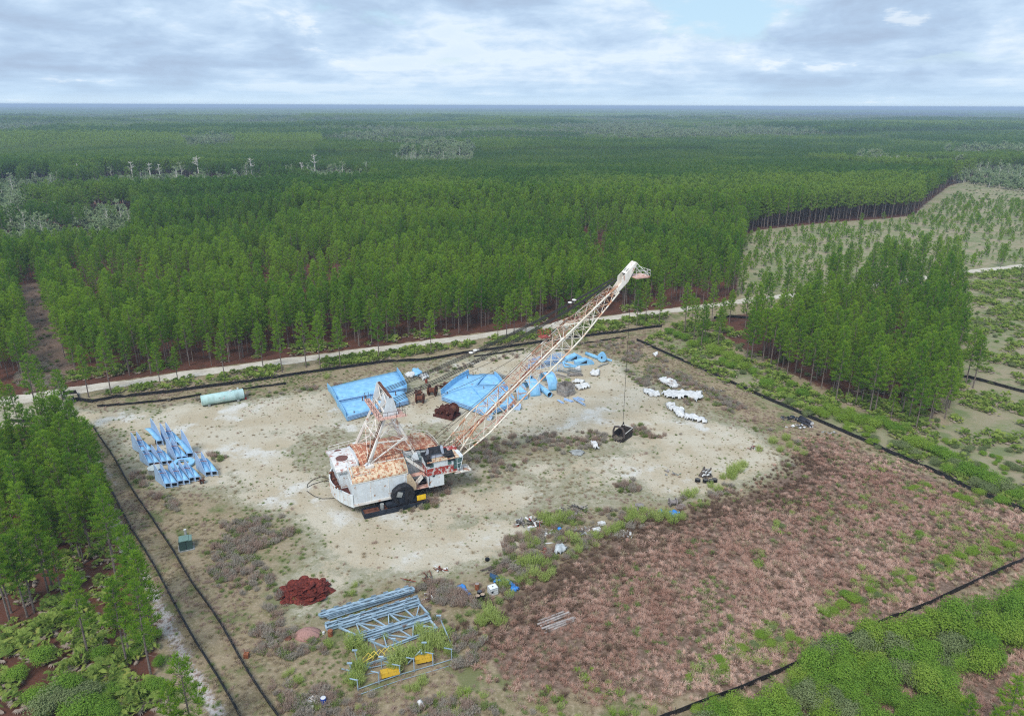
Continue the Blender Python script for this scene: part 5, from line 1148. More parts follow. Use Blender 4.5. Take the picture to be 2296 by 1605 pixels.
heap(1272, 831, 1304, 837, 26, mgreyw, 'heaped grey rods and hoses, upper bundle left of the white bags', 'rod_bundle', 'rod bundle', .1, .6, 3)
heap(1271, 843, 1308, 843, 30, mwood, 'long grey rod bundle lying below the upper one', 'rod_bundle', 'rod bundle', .1, .5, 4)
heap(1246, 843, 1277, 853, 18, plain('pale_logs', (.42, .38, .34), .25, 3), 'pale split logs lying behind the wooden crate', 'log_bundle', 'logs', .22, .45, 5)
heap(1246, 830, 1280, 838, 12, mgreyw, 'thin scattered poles in front of the blue lattice sections', 'pole_bundle', 'poles', .07, .5, 6)
heap(1105, 838, 1135, 850, 22, mgreyw, 'grey rods lying behind the boom, left of the blue shells', 'rod_bundle', 'rod bundle', .1, .6, 7)
for k, (a, b, nn, lb) in enumerate((((1249, 899), (1263, 907), 7, 'short bundle of blue-grey bars left of the ladder-like ones'), ((1262, 896), (1285, 903), 9, 'pale blue bars heaped in front of the wooden crate'), ((1284, 893), (1312, 911), 5, 'long ladder-like blue bar with cross pieces in front of the crate'), ((1288, 892), (1312, 900), 6, 'two pale blue angle bars lying rightmost before the crate'))):
    heap(a[0], a[1], b[0], b[1], nn, mblue2, lb, 'blue_bars', 'steel bars', .13, .3, 20 + k)
# --- cloths
def cloth(outline, mat, label, name='tarpaulin', cat='tarpaulin', h_=.35, seed=1, group=None, rise=0.0):
    P = [G(*p) for p in outline]; xs = [p.x for p in P]; ys = [p.y for p in P]; poly = [(p.x, p.y) for p in P]; rr = random.Random(seed)
    st = max(.16, min(.35, (max(xs) - min(xs)) / 16)); X, Y = np.meshgrid(np.arange(min(xs) - st, max(xs) + st * 2, st), np.arange(min(ys) - st, max(ys) + st * 2, st), indexing='ij')
    w_ = soft(X.ravel() + (fbm(X.ravel(), Y.ravel(), .9, seed) - .5) * .7, Y.ravel() + (fbm(X.ravel(), Y.ravel(), .8, seed + 3) - .5) * .7, poly, .45).reshape(X.shape)
    Zz = (fbm(X.ravel() + seed, Y.ravel(), .75, seed + 7).reshape(X.shape) * 1.4 + .2) * h_ + rise * w_; mb = MB(); idx = -np.ones(X.shape, int)
    for i in range(X.shape[0]):
        for j in range(X.shape[1]):
            if w_[i, j] > .30:
                idx[i, j] = len(mb.v); mb.v.append((X[i, j] + rr.uniform(-.05, .05), Y[i, j] + rr.uniform(-.05, .05), float(gh(X[i, j], Y[i, j])) + .05 + Zz[i, j] * min(1, (w_[i, j] - .3) * 3)))
    for i in range(X.shape[0] - 1):
        for j in range(X.shape[1] - 1):
            q = (idx[i, j], idx[i + 1, j], idx[i + 1, j + 1], idx[i, j + 1])
            if min(q) >= 0: mb.f.append(q); mb.m.append(0)
    o = thing(mb, name, mat, label, cat, group, True)
    sol = o.modifiers.new('thickness', 'SOLIDIFY'); sol.thickness = .03; return o
for k, (ol, lb) in enumerate((
    ([(1474, 853), (1492, 851), (1516, 856), (1524, 868), (1508, 873), (1490, 864)], 'crumpled white sheet nearest the right-hand silt fence'),
    ([(1439, 878), (1452, 875), (1478, 882), (1480, 890), (1455, 889)], 'small white sheet at the left end of the middle row of sheets'),
    ([(1482, 884), (1500, 877), (1545, 880), (1573, 880), (1577, 896), (1560, 905), (1553, 894), (1510, 897), (1488, 892)], 'largest crumpled white sheet, wide and L-shaped, in dry brown grass'),
    ([(1493, 907), (1511, 908), (1513, 913), (1496, 912)], 'tiny white scrap between the large sheet and the long trailing ones'),
    ([(1492, 915), (1512, 914), (1532, 920), (1536, 936), (1518, 936), (1508, 924)], 'white sheet crumpled in front of the tiny scrap, upper part of the trailing pair'),
    ([(1535, 928), (1560, 936), (1588, 943), (1586, 950), (1550, 947), (1530, 940)], 'long white trailing sheet, lowest of the white sheets on the right'),
    ([(1288, 829), (1300, 827), (1304, 833), (1292, 835)], 'white bag lying behind the grey rod heap'),
    ([(1322, 840), (1330, 833), (1343, 834), (1342, 843), (1326, 844)], 'white and grey crumpled sheet right of the rod heaps'),
    ([(1281, 862), (1292, 855), (1312, 858), (1308, 863), (1290, 862)], 'narrow white sheet just behind the wooden crate, upper of two'),
    ([(1288, 869), (1315, 864), (1324, 870), (1306, 876), (1292, 874)], 'flat white sheet just right of the wooden crate'),
    ([(907, 842), (925, 836), (935, 842), (925, 848), (912, 847)], 'white sheet left of the blue wrapped piece behind the ropes'),
    ([(938, 845), (958, 840), (962, 849), (948, 853)], 'white sheet right of the blue wrapped piece behind the ropes'),
    ([(1325, 990), (1338, 1000), (1345, 1010), (1335, 1010), (1326, 1002)], 'small pale sheet torn across weeds in the middle of the yard'),
    ([(1463, 795), (1475, 793), (1472, 800)], 'white scrap near the corner of the right-hand silt fence'),
    ([(934, 1581), (950, 1580), (950, 1587), (938, 1588)], 'small white scrap in the brown grass near the bottom edge'))):
    cloth(ol, mwhitec, lb, 'white_sheet', 'sheet', .75, 40 + k)
cloth([(924, 834), (940, 830), (948, 840), (936, 846), (925, 843)], mblue, 'blue sheet metal piece wrapped between two white sheets', 'blue_wrap', 'metal sheet', .5, 61, rise=.6)
cloth([(1276, 1012), (1296, 1008), (1312, 1015), (1300, 1022), (1282, 1020)], mgreyw, 'grey net-like scrap among weeds in the middle of the yard', 'grey_scrap', 'scrap', .25, 62)
cloth([(1025, 1313), (1038, 1311), (1045, 1322), (1056, 1333), (1052, 1339), (1040, 1332), (1028, 1321)], mbluet, 'bright blue tarpaulin left of the rusty drum', h_=.35, seed=63)
cloth([(1103, 1307), (1118, 1301), (1142, 1303), (1156, 1312), (1166, 1322), (1160, 1330), (1143, 1328), (1150, 1318), (1135, 1309), (1112, 1310)], mbluet, 'long bright blue tarpaulin trailing right of the white tank cage', h_=.35, seed=64)
cloth([(1095, 1293), (1114, 1293), (1117, 1300), (1100, 1303)], plain('dark_blue_tarp', (.03, .08, .16), .3, 3), 'dark blue rolled tarpaulin above the long bright one', h_=.5, seed=65)
cloth([(1474, 1153), (1484, 1148), (1489, 1156), (1482, 1163)], mbluet, 'left bright blue tarpaulin scrap tangled in a lime green bush', h_=.5, seed=66, rise=.5)
cloth([(1500, 1155), (1514, 1150), (1524, 1158), (1512, 1167), (1503, 1163)], mbluet, 'right bright blue tarpaulin scrap tangled in a lime green bush', h_=.5, seed=67, rise=.5)
cloth([(1239, 1240), (1246, 1226), (1262, 1226), (1271, 1232), (1258, 1245), (1246, 1247)], plain('silver_sheet', (.50, .53, .54), .2, 3, .5), 'silvery crumpled sheet beside lime green bushes', 'silver_sheet', 'sheet', .5, 68, rise=.4)
# --- reels, winch, drums
def reel(e, r=1.2, w_=1.3, mat=mrust, core=.5):
    for s_ in (-1, 1):
        mb = MB(); mb.tube([(s_ * w_ / 2 - .06, 0, r), (s_ * w_ / 2 + .06, 0, r)], r, 20); f = mb.build('flange', mat, e)
    mb = MB(); mb.tube([(-w_ / 2, 0, r), (w_ / 2, 0, r)], r * core, 14); mb.tube([(-w_ / 2 - .35, 0, r), (w_ / 2 + .35, 0, r)], r * .18, 10); mb.build('core', mat, e)
centred(reel, 938, 890, 'cable_reel', 'rusty cable reel behind the other, nearest the blue sheet stack', 'cable reel', rz=R(10))
centred(lambda e: reel(e, 1.15, 1.5), 942, 902, 'cable_reel', 'rusty cable reel in front of its twin, left of the blue tapered stack', 'cable reel', rz=R(-8))
centred(lambda e: reel(e, 1.25, 1.6), 970, 886, 'cable_reel', 'rusty cable reel lying alone left of the upturned blue sheet', 'cable reel', rz=R(-15))
mb = MB(); p = G(995, 870)
for k in range(9): mb.box(p + Vector((rnd.uniform(-1.5, 1.5), rnd.uniform(-.8, .8), .3 + .1 * k)), (rnd.uniform(.8, 2.4), rnd.uniform(.6, 1.2), .16), rot=Euler((rnd.uniform(-.3, .3), rnd.uniform(-.3, .3), rnd.uniform(0, 3))).to_matrix())
thing(mb, 'rusty_scrap', mrust, 'flattened rusty scrap behind the upturned blue sheet', 'scrap metal')
def drum(px, py, label, mat=mrust, r=.3, h_=.88, lid=None, tiltx=0, name='steel_drum', grp=None):
    p = GG(px, py); e = empty(name, p, 0, label, 'drum', grp); e.rotation_euler = (tiltx, 0, 0); mb = MB()
    mb.tube([(0, 0, 0), (0, 0, h_)], r, 18)
    for z in (.03, h_ * .36, h_ * .68, h_ - .03): mb.tube([(0, 0, z - .02), (0, 0, z + .02)], r + .02, 18)
    mb.build('drum_body', mat, e); mb = MB(); mb.tube([(0, 0, h_ + .001), (0, 0, h_ + .012)], r * .93, 18); mb.build('lid', lid or mat, e); return e
mrust2 = plain('bright_rust', (.24, .075, .035), .35, 4, .85, alt=(.36, .13, .06))
drum(1070, 1321, 'single rusty drum between the blue tarpaulin and the white tank cage', mrust2, lid=plain('grey_lid', (.3, .26, .24)))
mbd = plain('black_drum', (.012, .012, .014), .3, 3, .5); mtan = plain('tan_lid', (.42, .31, .22), .3, 3)
drum(1071, 1348, 'black drum with a tan lid, left front one of the three', mbd, .31, .9, mtan)
drum(1082, 1345, 'black drum with a tan lid, right front one of the three', mbd, .31, .9, mtan)
drum(1075.5, 1338, 'black drum with a dark lid, behind the two tan-lidded ones', mbd, .31, .9, plain('grey_dark', (.1, .1, .12)))
drum(741, 1424, 'rusty milk-can drum at the left end of the grey-blue trusses', mrust2, .3, .8)
drum(956, 858, 'small red drum beside the white sheet behind the ropes', mredrust, .3, .8)
drum(1048, 848, 'rusty drum behind the upturned blue end sheet', mrust, .5, .8)
drum(726, 1578, 'blue drum with a white lid near the bottom left fence', plain('navy_plastic', (.02, .06, .32), .2, 4, .4), .3, .95, mwhitec)
drum(725.5, 1420, 'tiny white bucket left of the rusty milk-can drum', mwhitec, .14, .3, name='white_bucket')
drum(1092.7, 1256, 'small black tyre-like can alone on the pale ground', mbd, .3, .35)
drum(646, 1431, 'low round rusty lid left of the pink mound', mrust, .42, .14)
def winch(e):
    mb = MB()
    for y_ in (-1.6, -.7, .7, 1.6):
        mb.ext([(-2.4, y_, 0), (2.4, y_, 0), (2.4, y_, .55), (1.0, y_, .8), (-1.0, y_, .8), (-2.4, y_, .55)], (0, 1, 0), .14)
    mb.box((0, 0, .2), (4.8, 3.3, .22)); mb.build('winch_bed', mdark, e)
    for x_, r_ in ((1.2, 1.25), (-.4, .95), (-1.7, .7)):
        for y_ in (-1.05, 1.05):
            mb = MB(); mb.tube([(x_, y_ - .09, r_ + .35), (x_, y_ + .09, r_ + .35)], r_, 22); mb.build('gear_wheel', mdark, e)
        mb = MB(); mb.tube([(x_, -1.0, r_ + .35), (x_, 1.0, r_ + .35)], r_ * .62, 18); mb.tube([(x_, -1.9, r_ + .35), (x_, 1.9, r_ + .35)], .14, 8); mb.build('winch_drum', mrust, e)
    mb = MB()
    for k in range(16): mb.beam((rnd.uniform(-2.3, 2.3), rnd.uniform(-1.5, 1.5), .4), (rnd.uniform(-2.3, 2.3), rnd.uniform(-1.5, 1.5), rnd.uniform(1.2, 2.2)), .14)
    mb.tube([(2.3, -1.6, 1.0), (2.3, -2.0, 1.0)], .4, 14); mb.build('brackets', mdark, e)
centred(winch, 1002, 932, 'rusty_winch', 'big dark rusty winch with geared drums standing left of the boom foot', 'winch', rz=R(-28))
# --- tank on its saddle
def tank(e):
    mtk = paint('pale_teal_paint', (.42, .62, .60), rust=(.35, .38, .34), amt=.10, scale=.4, dirt=(.28, .36, .33), dirt_amt=.7, fade=(.55, .72, .70))
    mb = MB(); L = 8.6; mb.tube([(-L / 2 - .12, 0, 1.35), (-L / 2, 0, 1.35), (L / 2, 0, 1.35), (L / 2 + .12, 0, 1.35)], [1.0, 1.15, 1.15, 1.0], 28); mb.build('tank_shell', mtk, e, True)
    mb = MB(); mb.tube([(-L / 2 - .02, 0, 1.35), (-L / 2 + .06, 0, 1.35)], 1.18, 28); mb.tube([(L / 2 - .06, 0, 1.35), (L / 2 + .02, 0, 1.35)], 1.18, 28); mb.build('end_ring', mtk, e, True)
    for x_ in (-3, 3): mb = MB(); mb.box((x_, 0, .22), (.5, 2.2, .44)); mb.build('saddle', mgreyw, e)
    mb = MB(); mb.tube([(1.7, 0, 2.5), (1.7, 0, 2.62)], .34, 14); mb.build('manhole', mwhitec, e)
    mb = MB(); mb.tube([(3.3, 0, 2.5), (3.3, 0, 2.95)], .2, 12); mb.build('filler_neck', mwhitec, e)
    mb = MB(); mb.box((.1, -1.17, 1.5), (.42, .05, .42)); mb.box((.4, -.98, 1.95), (.5, .05, .12), rot=Matrix.Rotation(R(35), 3, 'X')); mb.build('label_plate', mwhitec, e)
centred(tank, 501, 902, 'storage_tank', 'long pale teal cylindrical tank lying beside the roadside silt fence', 'storage tank', rz=hdg((459, 908), (546, 893)))
drum(551, 894, 'small red can beside the right end of the teal tank', plain('red_can', (.45, .04, .04)), .2, .4)
# --- blue double chutes
SHEAR = .72
def chute(nb, high=1.0, single=False):
    mbs = []; plates = []; wb = 1.08; e = {}
    root = empty('steel_chute'); D_ = 3.1 + .4 * (high - 1); H_ = 3.8 * high
    def prof_(t): return 1.05 + 1.5 * t ** .8
    for b_ in range(nb):
        x0 = b_ * wb; mb = MB(); rows = [[(x0 + .06, t * D_, .95 + 1.25 * math.sin(t * 1.5) ** 1.0), (x0 + wb - .06, t * D_, .95 + 1.25 * math.sin(t * 1.5))] for t in np.linspace(0, 1, 9)]
        mb.shell(rows, .05); mb.build('curved_ramp', mblue, root, True)
        mb = MB(); mb.box((x0 + wb / 2, .5, .55), (wb - .2, .06, .8)); mb.build('outlet_shade_panel', mshoe, root)  # dark panel stands in for the shade inside the open outlet
        mb = MB()
        for x_ in (x0 + .05, x0 + wb - .05): mb.box((x_, 0, .5), (.09, .09, 1.0))
        mb.box((x0 + wb / 2, 0, .22), (wb, .06, .07)); mb.box((x0 + wb / 2, 0, .98), (wb, .1, .08)); mb.build('outlet_frame', mblue2, root)
    for x_ in ([0, wb] if not single else [wb]):
        if x_ == wb and nb == 1 and not single: pass
        mb = MB(); pts = [(x_, .1, .2), (x_, .1, 1.0)] + [(x_, .1 + (D_ - .5) * t, 1.0 + (H_ - 1.0) * (1 - (1 - t) ** 1.7)) for t in (.15, .3, .45, .6, .75, .9, 1.0)] + [(x_, D_ - .35, H_ - .1), (x_, D_ - .05, .3)]
        mb.ext(pts, (1, 0, 0), .07); mb.build('blade_plate', mblue2, root)
    if not single:
        for y_, z_ in ((D_ - .42, H_ - .03), (.1 + (D_ - .5) * .4, 2.6 * high)): mb = MB(); mb.tube([(0, y_, z_), (wb, y_, z_)], .05, 6); mb.build('tie_bar', mrust2, root)
    for ch in root.children:
        for v in ch.data.vertices: v.co.x -= SHEAR * v.co.y
    return root
CH = {'d': chute(2), 'h': chute(2, 1.16), 's': chute(1, 1.1, True)}; used = set()
def put_chute(k, l, r_, label, face=None):
    p, q = G(*l), G(*r_); base = CH[k]
    o = base if k not in used else copy_tree(base); used.add(k)
    o.location = p; L = (q - p).length; o.rotation_euler = (0, 0, math.atan2(q.y - p.y, q.x - p.x) if face is None else R(face + 8)); s_ = L / (2.16 if k != 's' else 1.1); s_ = min(1.12, max(.88, s_)); o.scale = (s_, s_, s_)
    tag(o, label, 'steel chute', 'blue steel chutes with tall blades at the left of the yard')
put_chute('d', (371, 1095), (399.5, 1093), 'blue twin chute nearest the camera, at the left end of the front row', 6)
put_chute('d', (400, 1088), (425.6, 1086), 'blue twin chute second from the left in the front row', 5)
put_chute('d', (425.5, 1081), (451.7, 1077.6), 'blue twin chute third from the left in the front row, above the rusty wheel', 8)
put_chute('d', (461.4, 1069), (487.6, 1070), 'blue twin chute at the right end of the front row, set apart', 3)
put_chute('d', (334.5, 1047.6), (356.8, 1044.7), 'blue twin chute just behind the grey round tank', 8)
put_chute('d', (363.6, 1043.7), (388.8, 1038.9), 'blue twin chute in the middle of the back row, behind the blue ring', 9)
put_chute('h', (396.5, 1034), (417.8, 1030), 'tall-bladed blue twin chute right of the middle of the back row', 8)
put_chute('s', (420, 1028), (436, 1026), 'single-bladed blue chute at the right end of the back row', 6)
put_chute('h', (384, 1001), (409, 995), 'blue twin chute standing farthest back with the highest blades', 8)
put_chute('h', (319, 1020), (343.2, 1013.7), 'tall-bladed blue twin chute at the left end of the group', 10)
put_chute('s', (352, 1000), (371, 996), 'single-bladed blue chute left of the farthest one', 8)
mb = MB(); c = G(410, 1042); N = 30; rows = [[c + Vector((math.cos(a) * r_ * 1.0, math.sin(a) * r_, .35)) for r_ in (1.1, 2.05)] for a in np.linspace(0, 2 * math.pi, N)]; mb.shell(rows, .3)
thing(mb, 'steel_ring', mblue, 'flat blue steel ring lying behind the front row of chutes', 'steel ring', smooth=False)
def trough(e):
    mb = MB(); mb.tube([(0, 0, 0), (0, 0, 1.5)], 1.18, 28); mb.build('tank_wall', mgreyw, e, False); mb = MB(); mb.tube([(0, 0, 1.5), (0, 0, 1.56)], [1.24, 1.24], 28); mb.tube([(0, 0, 1.56), (0, 0, 1.68)], [1.15, .3], 28); mb.build('domed_lid', plain('pale_lid', (.42, .47, .46), .2, 2), e)
centred(trough, 350, 1064, 'round_tank', 'round grey tank with a pale lid left of the front row of chutes', 'tank')
centred(lambda e: reel(e, .55, .5, mrust, .4), 453, 1083, 'wheel_pair', 'small rusty wheel pair in grass under the front row of chutes', 'wheel', rz=R(20))
# --- grey-blue trusses in the foreground
def planar(a0, a1, b0, b1, n, label, z=.45, plates=True, deep=.4, pat=0):
    A0, A1, B0, B1 = G(*a0), G(*a1), G(*b0), G(*b1); root = empty('steel_truss', (0, 0, 0), 0, label, 'steel truss', 'grey-blue trusses stacked at the bottom of the yard'); U = Vector((0, 0, 1))
    for p, q in ((A0, A1), (B0, B1)):
        mb = MB()
        for zz in (z - deep / 2, z + deep / 2): mb.beam(p + U * zz, q + U * zz, .22, .05)
        mb.beam(p + U * z, q + U * z, .05, deep); mb.build('chord', msteelb, root)
    mb = MB()
    for k in range(n):
        t0, t1 = k / n, (k + 1) / n
        if (k + pat) % 2: mb.beam(A0.lerp(A1, t0) + U * z, B0.lerp(B1, t1) + U * z, .13)
        else: mb.beam(B0.lerp(B1, t0) + U * z, A0.lerp(A1, t1) + U * z, .13)
        if pat != 2: mb.beam(A0.lerp(A1, t0) + U * (z - .02), B0.lerp(B1, t0) + U * (z - .02), .17)
    mb.beam(A1 + U * z, B1 + U * z, .22); mb.beam(A0 + U * z, B0 + U * z, .2); mb.build('lacing', msteelb, root)
    if plates:
        mb = MB(); d = (A1 - A0).normalized()
        for k in range(0, n + 1):
            p = A0.lerp(A1, min(.98, k / n + .02)) + U * (z + .15); mb.ext([p - d * .4 + U * -.25, p + d * .4 + U * -.25, p + d * .3 + U * .32, p - d * .3 + U * .32], (-d.y, d.x, 0), .05)
        mb.build('gusset_plate', msteelb, root)
    return root
planar((722, 1381), (915, 1325), (737, 1392), (927, 1333), 7, 'narrow grey-blue truss, farthest of the stacked ones', .5, True, .35, 2)
planar((716, 1392), (925, 1330), (722, 1396), (930, 1336), 8, 'single bright-edged chord pair lying across the farthest truss', 1.0, False, .2, 2)
planar((731, 1408), (936, 1347), (733, 1417), (940, 1354), 8, 'long grey-blue truss with many gusset plates, second row', .5, True, .45, 2)
planar((762, 1415), (941, 1362), (810, 1437), (962, 1386), 5, 'wide grey-blue truss with zigzag bracing, middle of the stack', .6, True, .4)
planar((783, 1437), (960, 1386), (789, 1447), (966, 1395), 6, 'slim grey-blue double beam below the wide zigzag truss', .5, True, .4, 2)
planar((825, 1440), (960, 1391), (868, 1458), (981, 1414), 4, 'grey-blue zigzag truss half grown over by lime bushes, nearest of the stack', .4, False, .3)
def tpost(px, py, h_, label, lean=(0, 0), tee=.35, mat=msteelb):
    p = GG(px, py); mb = MB(); t = p + Vector((lean[0], lean[1], h_)); mb.beam(p, t, .1); mb.box(t, (tee * 1.7, .22, .1)); return mb
for k, (px, py, h_, ln, lb) in enumerate((
    (850, 1472, 2.6, (-.6, 0), 'left of the leaning posts behind the yellow bent frame'), (804, 1492, 2.3, (-.3, 0), 'behind the lime bush at the left'), (790, 1512, 1.7, (-.2, 0), 'beside the yellow bent frame'), (856, 1496, 1.6, (0, 0), 'between the bent frame and the yellow-green bush'),
    (1013, 1446, 3.4, (-1.6, 1.2), 'tallest and leaning, right of all trusses'), (883, 1452, 1.4, (0, 0), 'just below the nearest truss'), (955, 1428, 1.6, (0, 0), 'among lime bushes right of the stack'), (952, 1462, 1.4, (0, 0), 'short one above the right yellow box'))):
    mb = tpost(px, py, h_, '', ln); thing(mb, 'steel_post', msteelb, 'grey-blue T-topped steel post, ' + lb, 'post', 'T-topped posts in the weeds')
def portal(base, tops, label, mat=msteelb):
    P = [G(*b) for b in base]; root = empty('low_trestle', (0, 0, 0), 0, label, 'steel frame', None); mb = MB()
    for p, h_ in zip(P, tops): mb.beam(p, p + Vector((0, 0, h_)), .1); mb.beam(p + Vector((-.9, .25, h_)), p + Vector((.1, 0, h_)), .11, .08)
    mb.build('upright', mat, root); mb = MB()
    for p, q in zip(P[:-1], P[1:]): mb.beam(p + Vector((0, 0, .25)), q + Vector((0, 0, .25)), .07); mb.beam(p + Vector((0, -.8, .12)), q + Vector((0, -.8, .12)), .05)
    mb.build('rail', mat, root); return root
portal([(803, 1548), (850, 1531), (897, 1515), (929, 1506), (971, 1494), (1013, 1481)], [1.5, 1.5, 1.5, 1.9, 1.9, 1.7], 'long low grey frame with uprights running under both yellow boxes')
portal([(783, 1510), (830, 1500), (877, 1490)], [.5, .3, .3], 'low grey frame with one end cap behind the left yellow box')
mb = MB(); mb.beam(G(862, 1476, .3), G(810, 1493, .3), .12, .3); mb.beam(G(862, 1476, .3), G(905, 1462, .3), .12, .3); thing(mb, 'steel_beam', msteelb, 'flat grey beam lying below the nearest truss', 'steel beam')
mb = MB(); mb.beam(G(913, 1488, .3), G(945, 1456, 1.2), .12); mb.beam(G(945, 1463, .2), G(945, 1463, 1.8), .16); mb.beam(G(920, 1474, .3), G(950, 1465, .9), .1); thing(mb, 'diagonal_brace', msteelb, 'slanting grey brace above the right yellow box', 'steel brace')
myb = paint('dull_yellow', (.62, .38, .03), rust=(.30, .14, .03), amt=.2, scale=1.5, dirt=(.5, .36, .12))
for k, (a, lb, sg) in enumerate((((875, 1514), 'left yellow box lying in weeds', 20), ((951, 1484), 'right yellow box lying in weeds, brighter one', 17))):
    p = GG(*a); e = empty('yellow_box', p + Vector((0, 0, .35)), R(sg), lb, 'steel box', 'yellow boxes under the grey frame'); mb = MB()
    mb.box((0, 0, .2), (2.1, 1.0, .55), rot=Euler((R(-14), 0, 0)).to_matrix()); mb.build('box_body', myb, e); mb = MB()
    for x_ in np.linspace(-.95, .95, 7 if k else 4): mb.box((x_, -.03, .5), (.09, 1.02, .07), rot=Euler((R(-14), 0, 0)).to_matrix())
    mb.build('rib', myb, e)
mb = MB(); p = GG(835, 1494)
for k in range(5):
    o_ = Vector((-1.4 + k * .6, .3 * k, 0)); mb.tube([p + o_, p + o_ + Vector((.3, .2, 1.0)), p + o_ + Vector((.9, .6, 1.5)), p + o_ + Vector((1.6, .2, 1.1))], .05, 5)
mb.beam(p + Vector((-2, -.3, .2)), p + Vector((.2, .1, 1.5)), .1); thing(mb, 'bent_yellow_frame', plain('pale_yellow', (.68, .52, .10), .2, 3), 'bent pale yellow tubular frame among the weeds left of the boxes', 'frame')
# --- heap of red mats
rr = random.Random(9); cx_, cy_ = G(690, 1330).x, G(690, 1330).y; Apx = Gn([(621, 1335), (650, 1305), (690, 1290), (722, 1298), (738, 1318), (720, 1345), (680, 1352), (640, 1352)])
mm_ = plain('red_rubber', (.11, .018, .012), .45, 2.5, .8, alt=(.22, .04, .026)); nmat = 0; base_m = []
for k in range(4):
    m2 = MB(); n_ = 13; m2.shell([[Vector((math.cos(2 * math.pi * i / n_) * r_, math.sin(2 * math.pi * i / n_) * r_, .10 * math.sin(i * 1.7 + k) * r_ + .05 * math.cos(3 * i))) for r_ in (.02, .4, .72)] for i in range(n_ + 1)], .04); base_m.append(m2.mesh('rubber_mat', mm_))
for k in range(150):
    x_ = cx_ + rr.gauss(0, 1.75); y_ = cy_ + rr.gauss(0, 1.2)
    if not pip(np.array([x_]), np.array([y_]), Apx)[0]: continue
    rad_ = math.hypot((x_ - cx_) / 3.6, (y_ - cy_) / 2.7); h_ = 1.5 * max(0, 1 - rad_ ** 1.3) * rr.uniform(.55, 1)
    o = bpy.data.objects.new('rubber_mat', base_m[k % 4]); COL.objects.link(o); o.location = (x_, y_, .12 + h_); o.rotation_euler = (rr.uniform(-.5, .5), rr.uniform(-.5, .5), rr.random() * 6); s_ = rr.uniform(.8, 1.25); o.scale = (s_, s_ * .9, 1)
    tag(o, 'dark red round rubber mat in the big heap near the bottom of the yard', 'rubber mat', 'red rubber mats in one heap')
mb = MB(); N = 26
rows = [[(cx_ + math.cos(a) * r_ * 3.3 * (1 + .14 * math.sin(3 * a) + .07 * math.sin(7 * a)), cy_ + math.sin(a) * r_ * 2.3 * (1 + .1 * math.cos(4 * a)), 1.25 * (1 - r_ ** 1.6) + .02) for r_ in (.02, .3, .6, .85, 1)] for a in np.linspace(0, 2 * math.pi, N)]
mb.shell(rows, .05); thing(mb, 'mat_heap_core', mm_, 'inner pile of shredded red rubber under the round mats', 'rubber heap')
mb = MB(); c = GG(690, 1421); rows = [[(c.x + math.cos(a) * r_ * 1.7, c.y + math.sin(a) * r_ * 1.35, c.z + .8 * (1 - r_ ** 1.7)) for r_ in (.02, .3, .6, .85, 1)] for a in np.linspace(0, 2 * math.pi, N)]
mb.shell(rows, .03); thing(mb, 'gravel_mound', plain('pink_gravel', (.36, .20, .17), .2, 6), 'small smooth pink gravel mound left of the trusses', 'mound', smooth=True)
# --- tote tank, cabinet, posts
def tote(e):
    mb = MB(); mb.box((0, 0, .66), (1.12, .96, 1.0)); mb.build('tank_bladder', plain('milky_plastic', (.78, .80, .80), .06, 3, .4), e); mb = MB()
    for s_ in (-1, 1):
        for k in range(7): x_ = -.56 + k * 1.12 / 6; mb.beam((x_, s_ * .5, .12), (x_, s_ * .5, 1.18), .025)
        for k in range(6): y_ = -.48 + k * .96 / 5; mb.beam((s_ * .58, y_, .12), (s_ * .58, y_, 1.18), .025)
        for z_ in (.14, .5, .85, 1.18): mb.beam((-.58, s_ * .5, z_), (.58, s_ * .5, z_), .03); mb.beam((s_ * .58, -.5, z_), (s_ * .58, .5, z_), .03)
    mb.build('wire_cage', plain('galvanised', (.55, .56, .56), .1, 5, .5, .4), e); mb = MB(); mb.box((0, 0, .07), (1.2, 1.0, .13)); mb.build('pallet', mwood, e)
    mb = MB(); mb.tube([(0, 0, 1.16), (0, 0, 1.2)], .1, 12); mb.build('cap', mshoe, e); mb = MB(); mb.box((-.3, -.515, .7), (.3, .02, .3)); mb.build('info_plate', mshoe, e)
centred(tote, 1105, 1332, 'bulk_tank', 'white plastic bulk tank in a wire cage right of the black drums', 'bulk tank', rz=R(28))
def cabinet(e):
    mg = plain('dark_green_paint', (.045, .085, .075), .2, 1, .5); mgl = plain('light_green_top', (.16, .26, .22), .12, 1, .5)
    mb = MB(); mb.box((0, 0, .05), (2.2, 2.0, .1)); mb.build('concrete_pad', mgreyw, e); mb = MB(); mb.box((0, 0, .85), (1.75, 1.5, 1.5)); mb.build('cabinet_body', mg, e)
    mb = MB(); mb.box((-.2, 0, 1.66), (1.3, 1.6, .12)); mb.box((.66, 0, 1.58), (.5, 1.6, .1)); mb.build('cabinet_lid', mgl, e); mb = MB(); mb.box((.05, -.77, .85), (.04, .04, 1.4)); mb.box((-.9, -.1, .85), (.05, 1.1, 1.2)); mb.build('door_seam', mshoe, e)
centred(cabinet, 418, 1226, 'transformer_cabinet', 'dark green metal transformer cabinet on a pad beside the inner silt fence', 'transformer cabinet', rz=R(24))
mb = MB(); p = GG(417.5, 1205); mb.box(p + Vector((0, 0, .75)), (.28, .28, 1.5)); q = thing(mb, 'square_post', plain('grey_post', (.4, .4, .38)), 'grey square post behind the green transformer cabinet', 'post'); mb = MB(); mb.box(p + Vector((0, 0, 1.53)), (.34, .34, .08)); mb.build('cap', mwhitec, q)
mb = MB(); p = GG(553, 1472); mb.box(p + Vector((0, 0, .3)), (.55, .5, .6)); mb.beam(p + Vector((-.1, 0, .5)), p + Vector((-.2, 0, 1.3)), .05); thing(mb, 'red_box', mrust2, 'small rusty red box with a thin rod beside the inner silt fence', 'box')
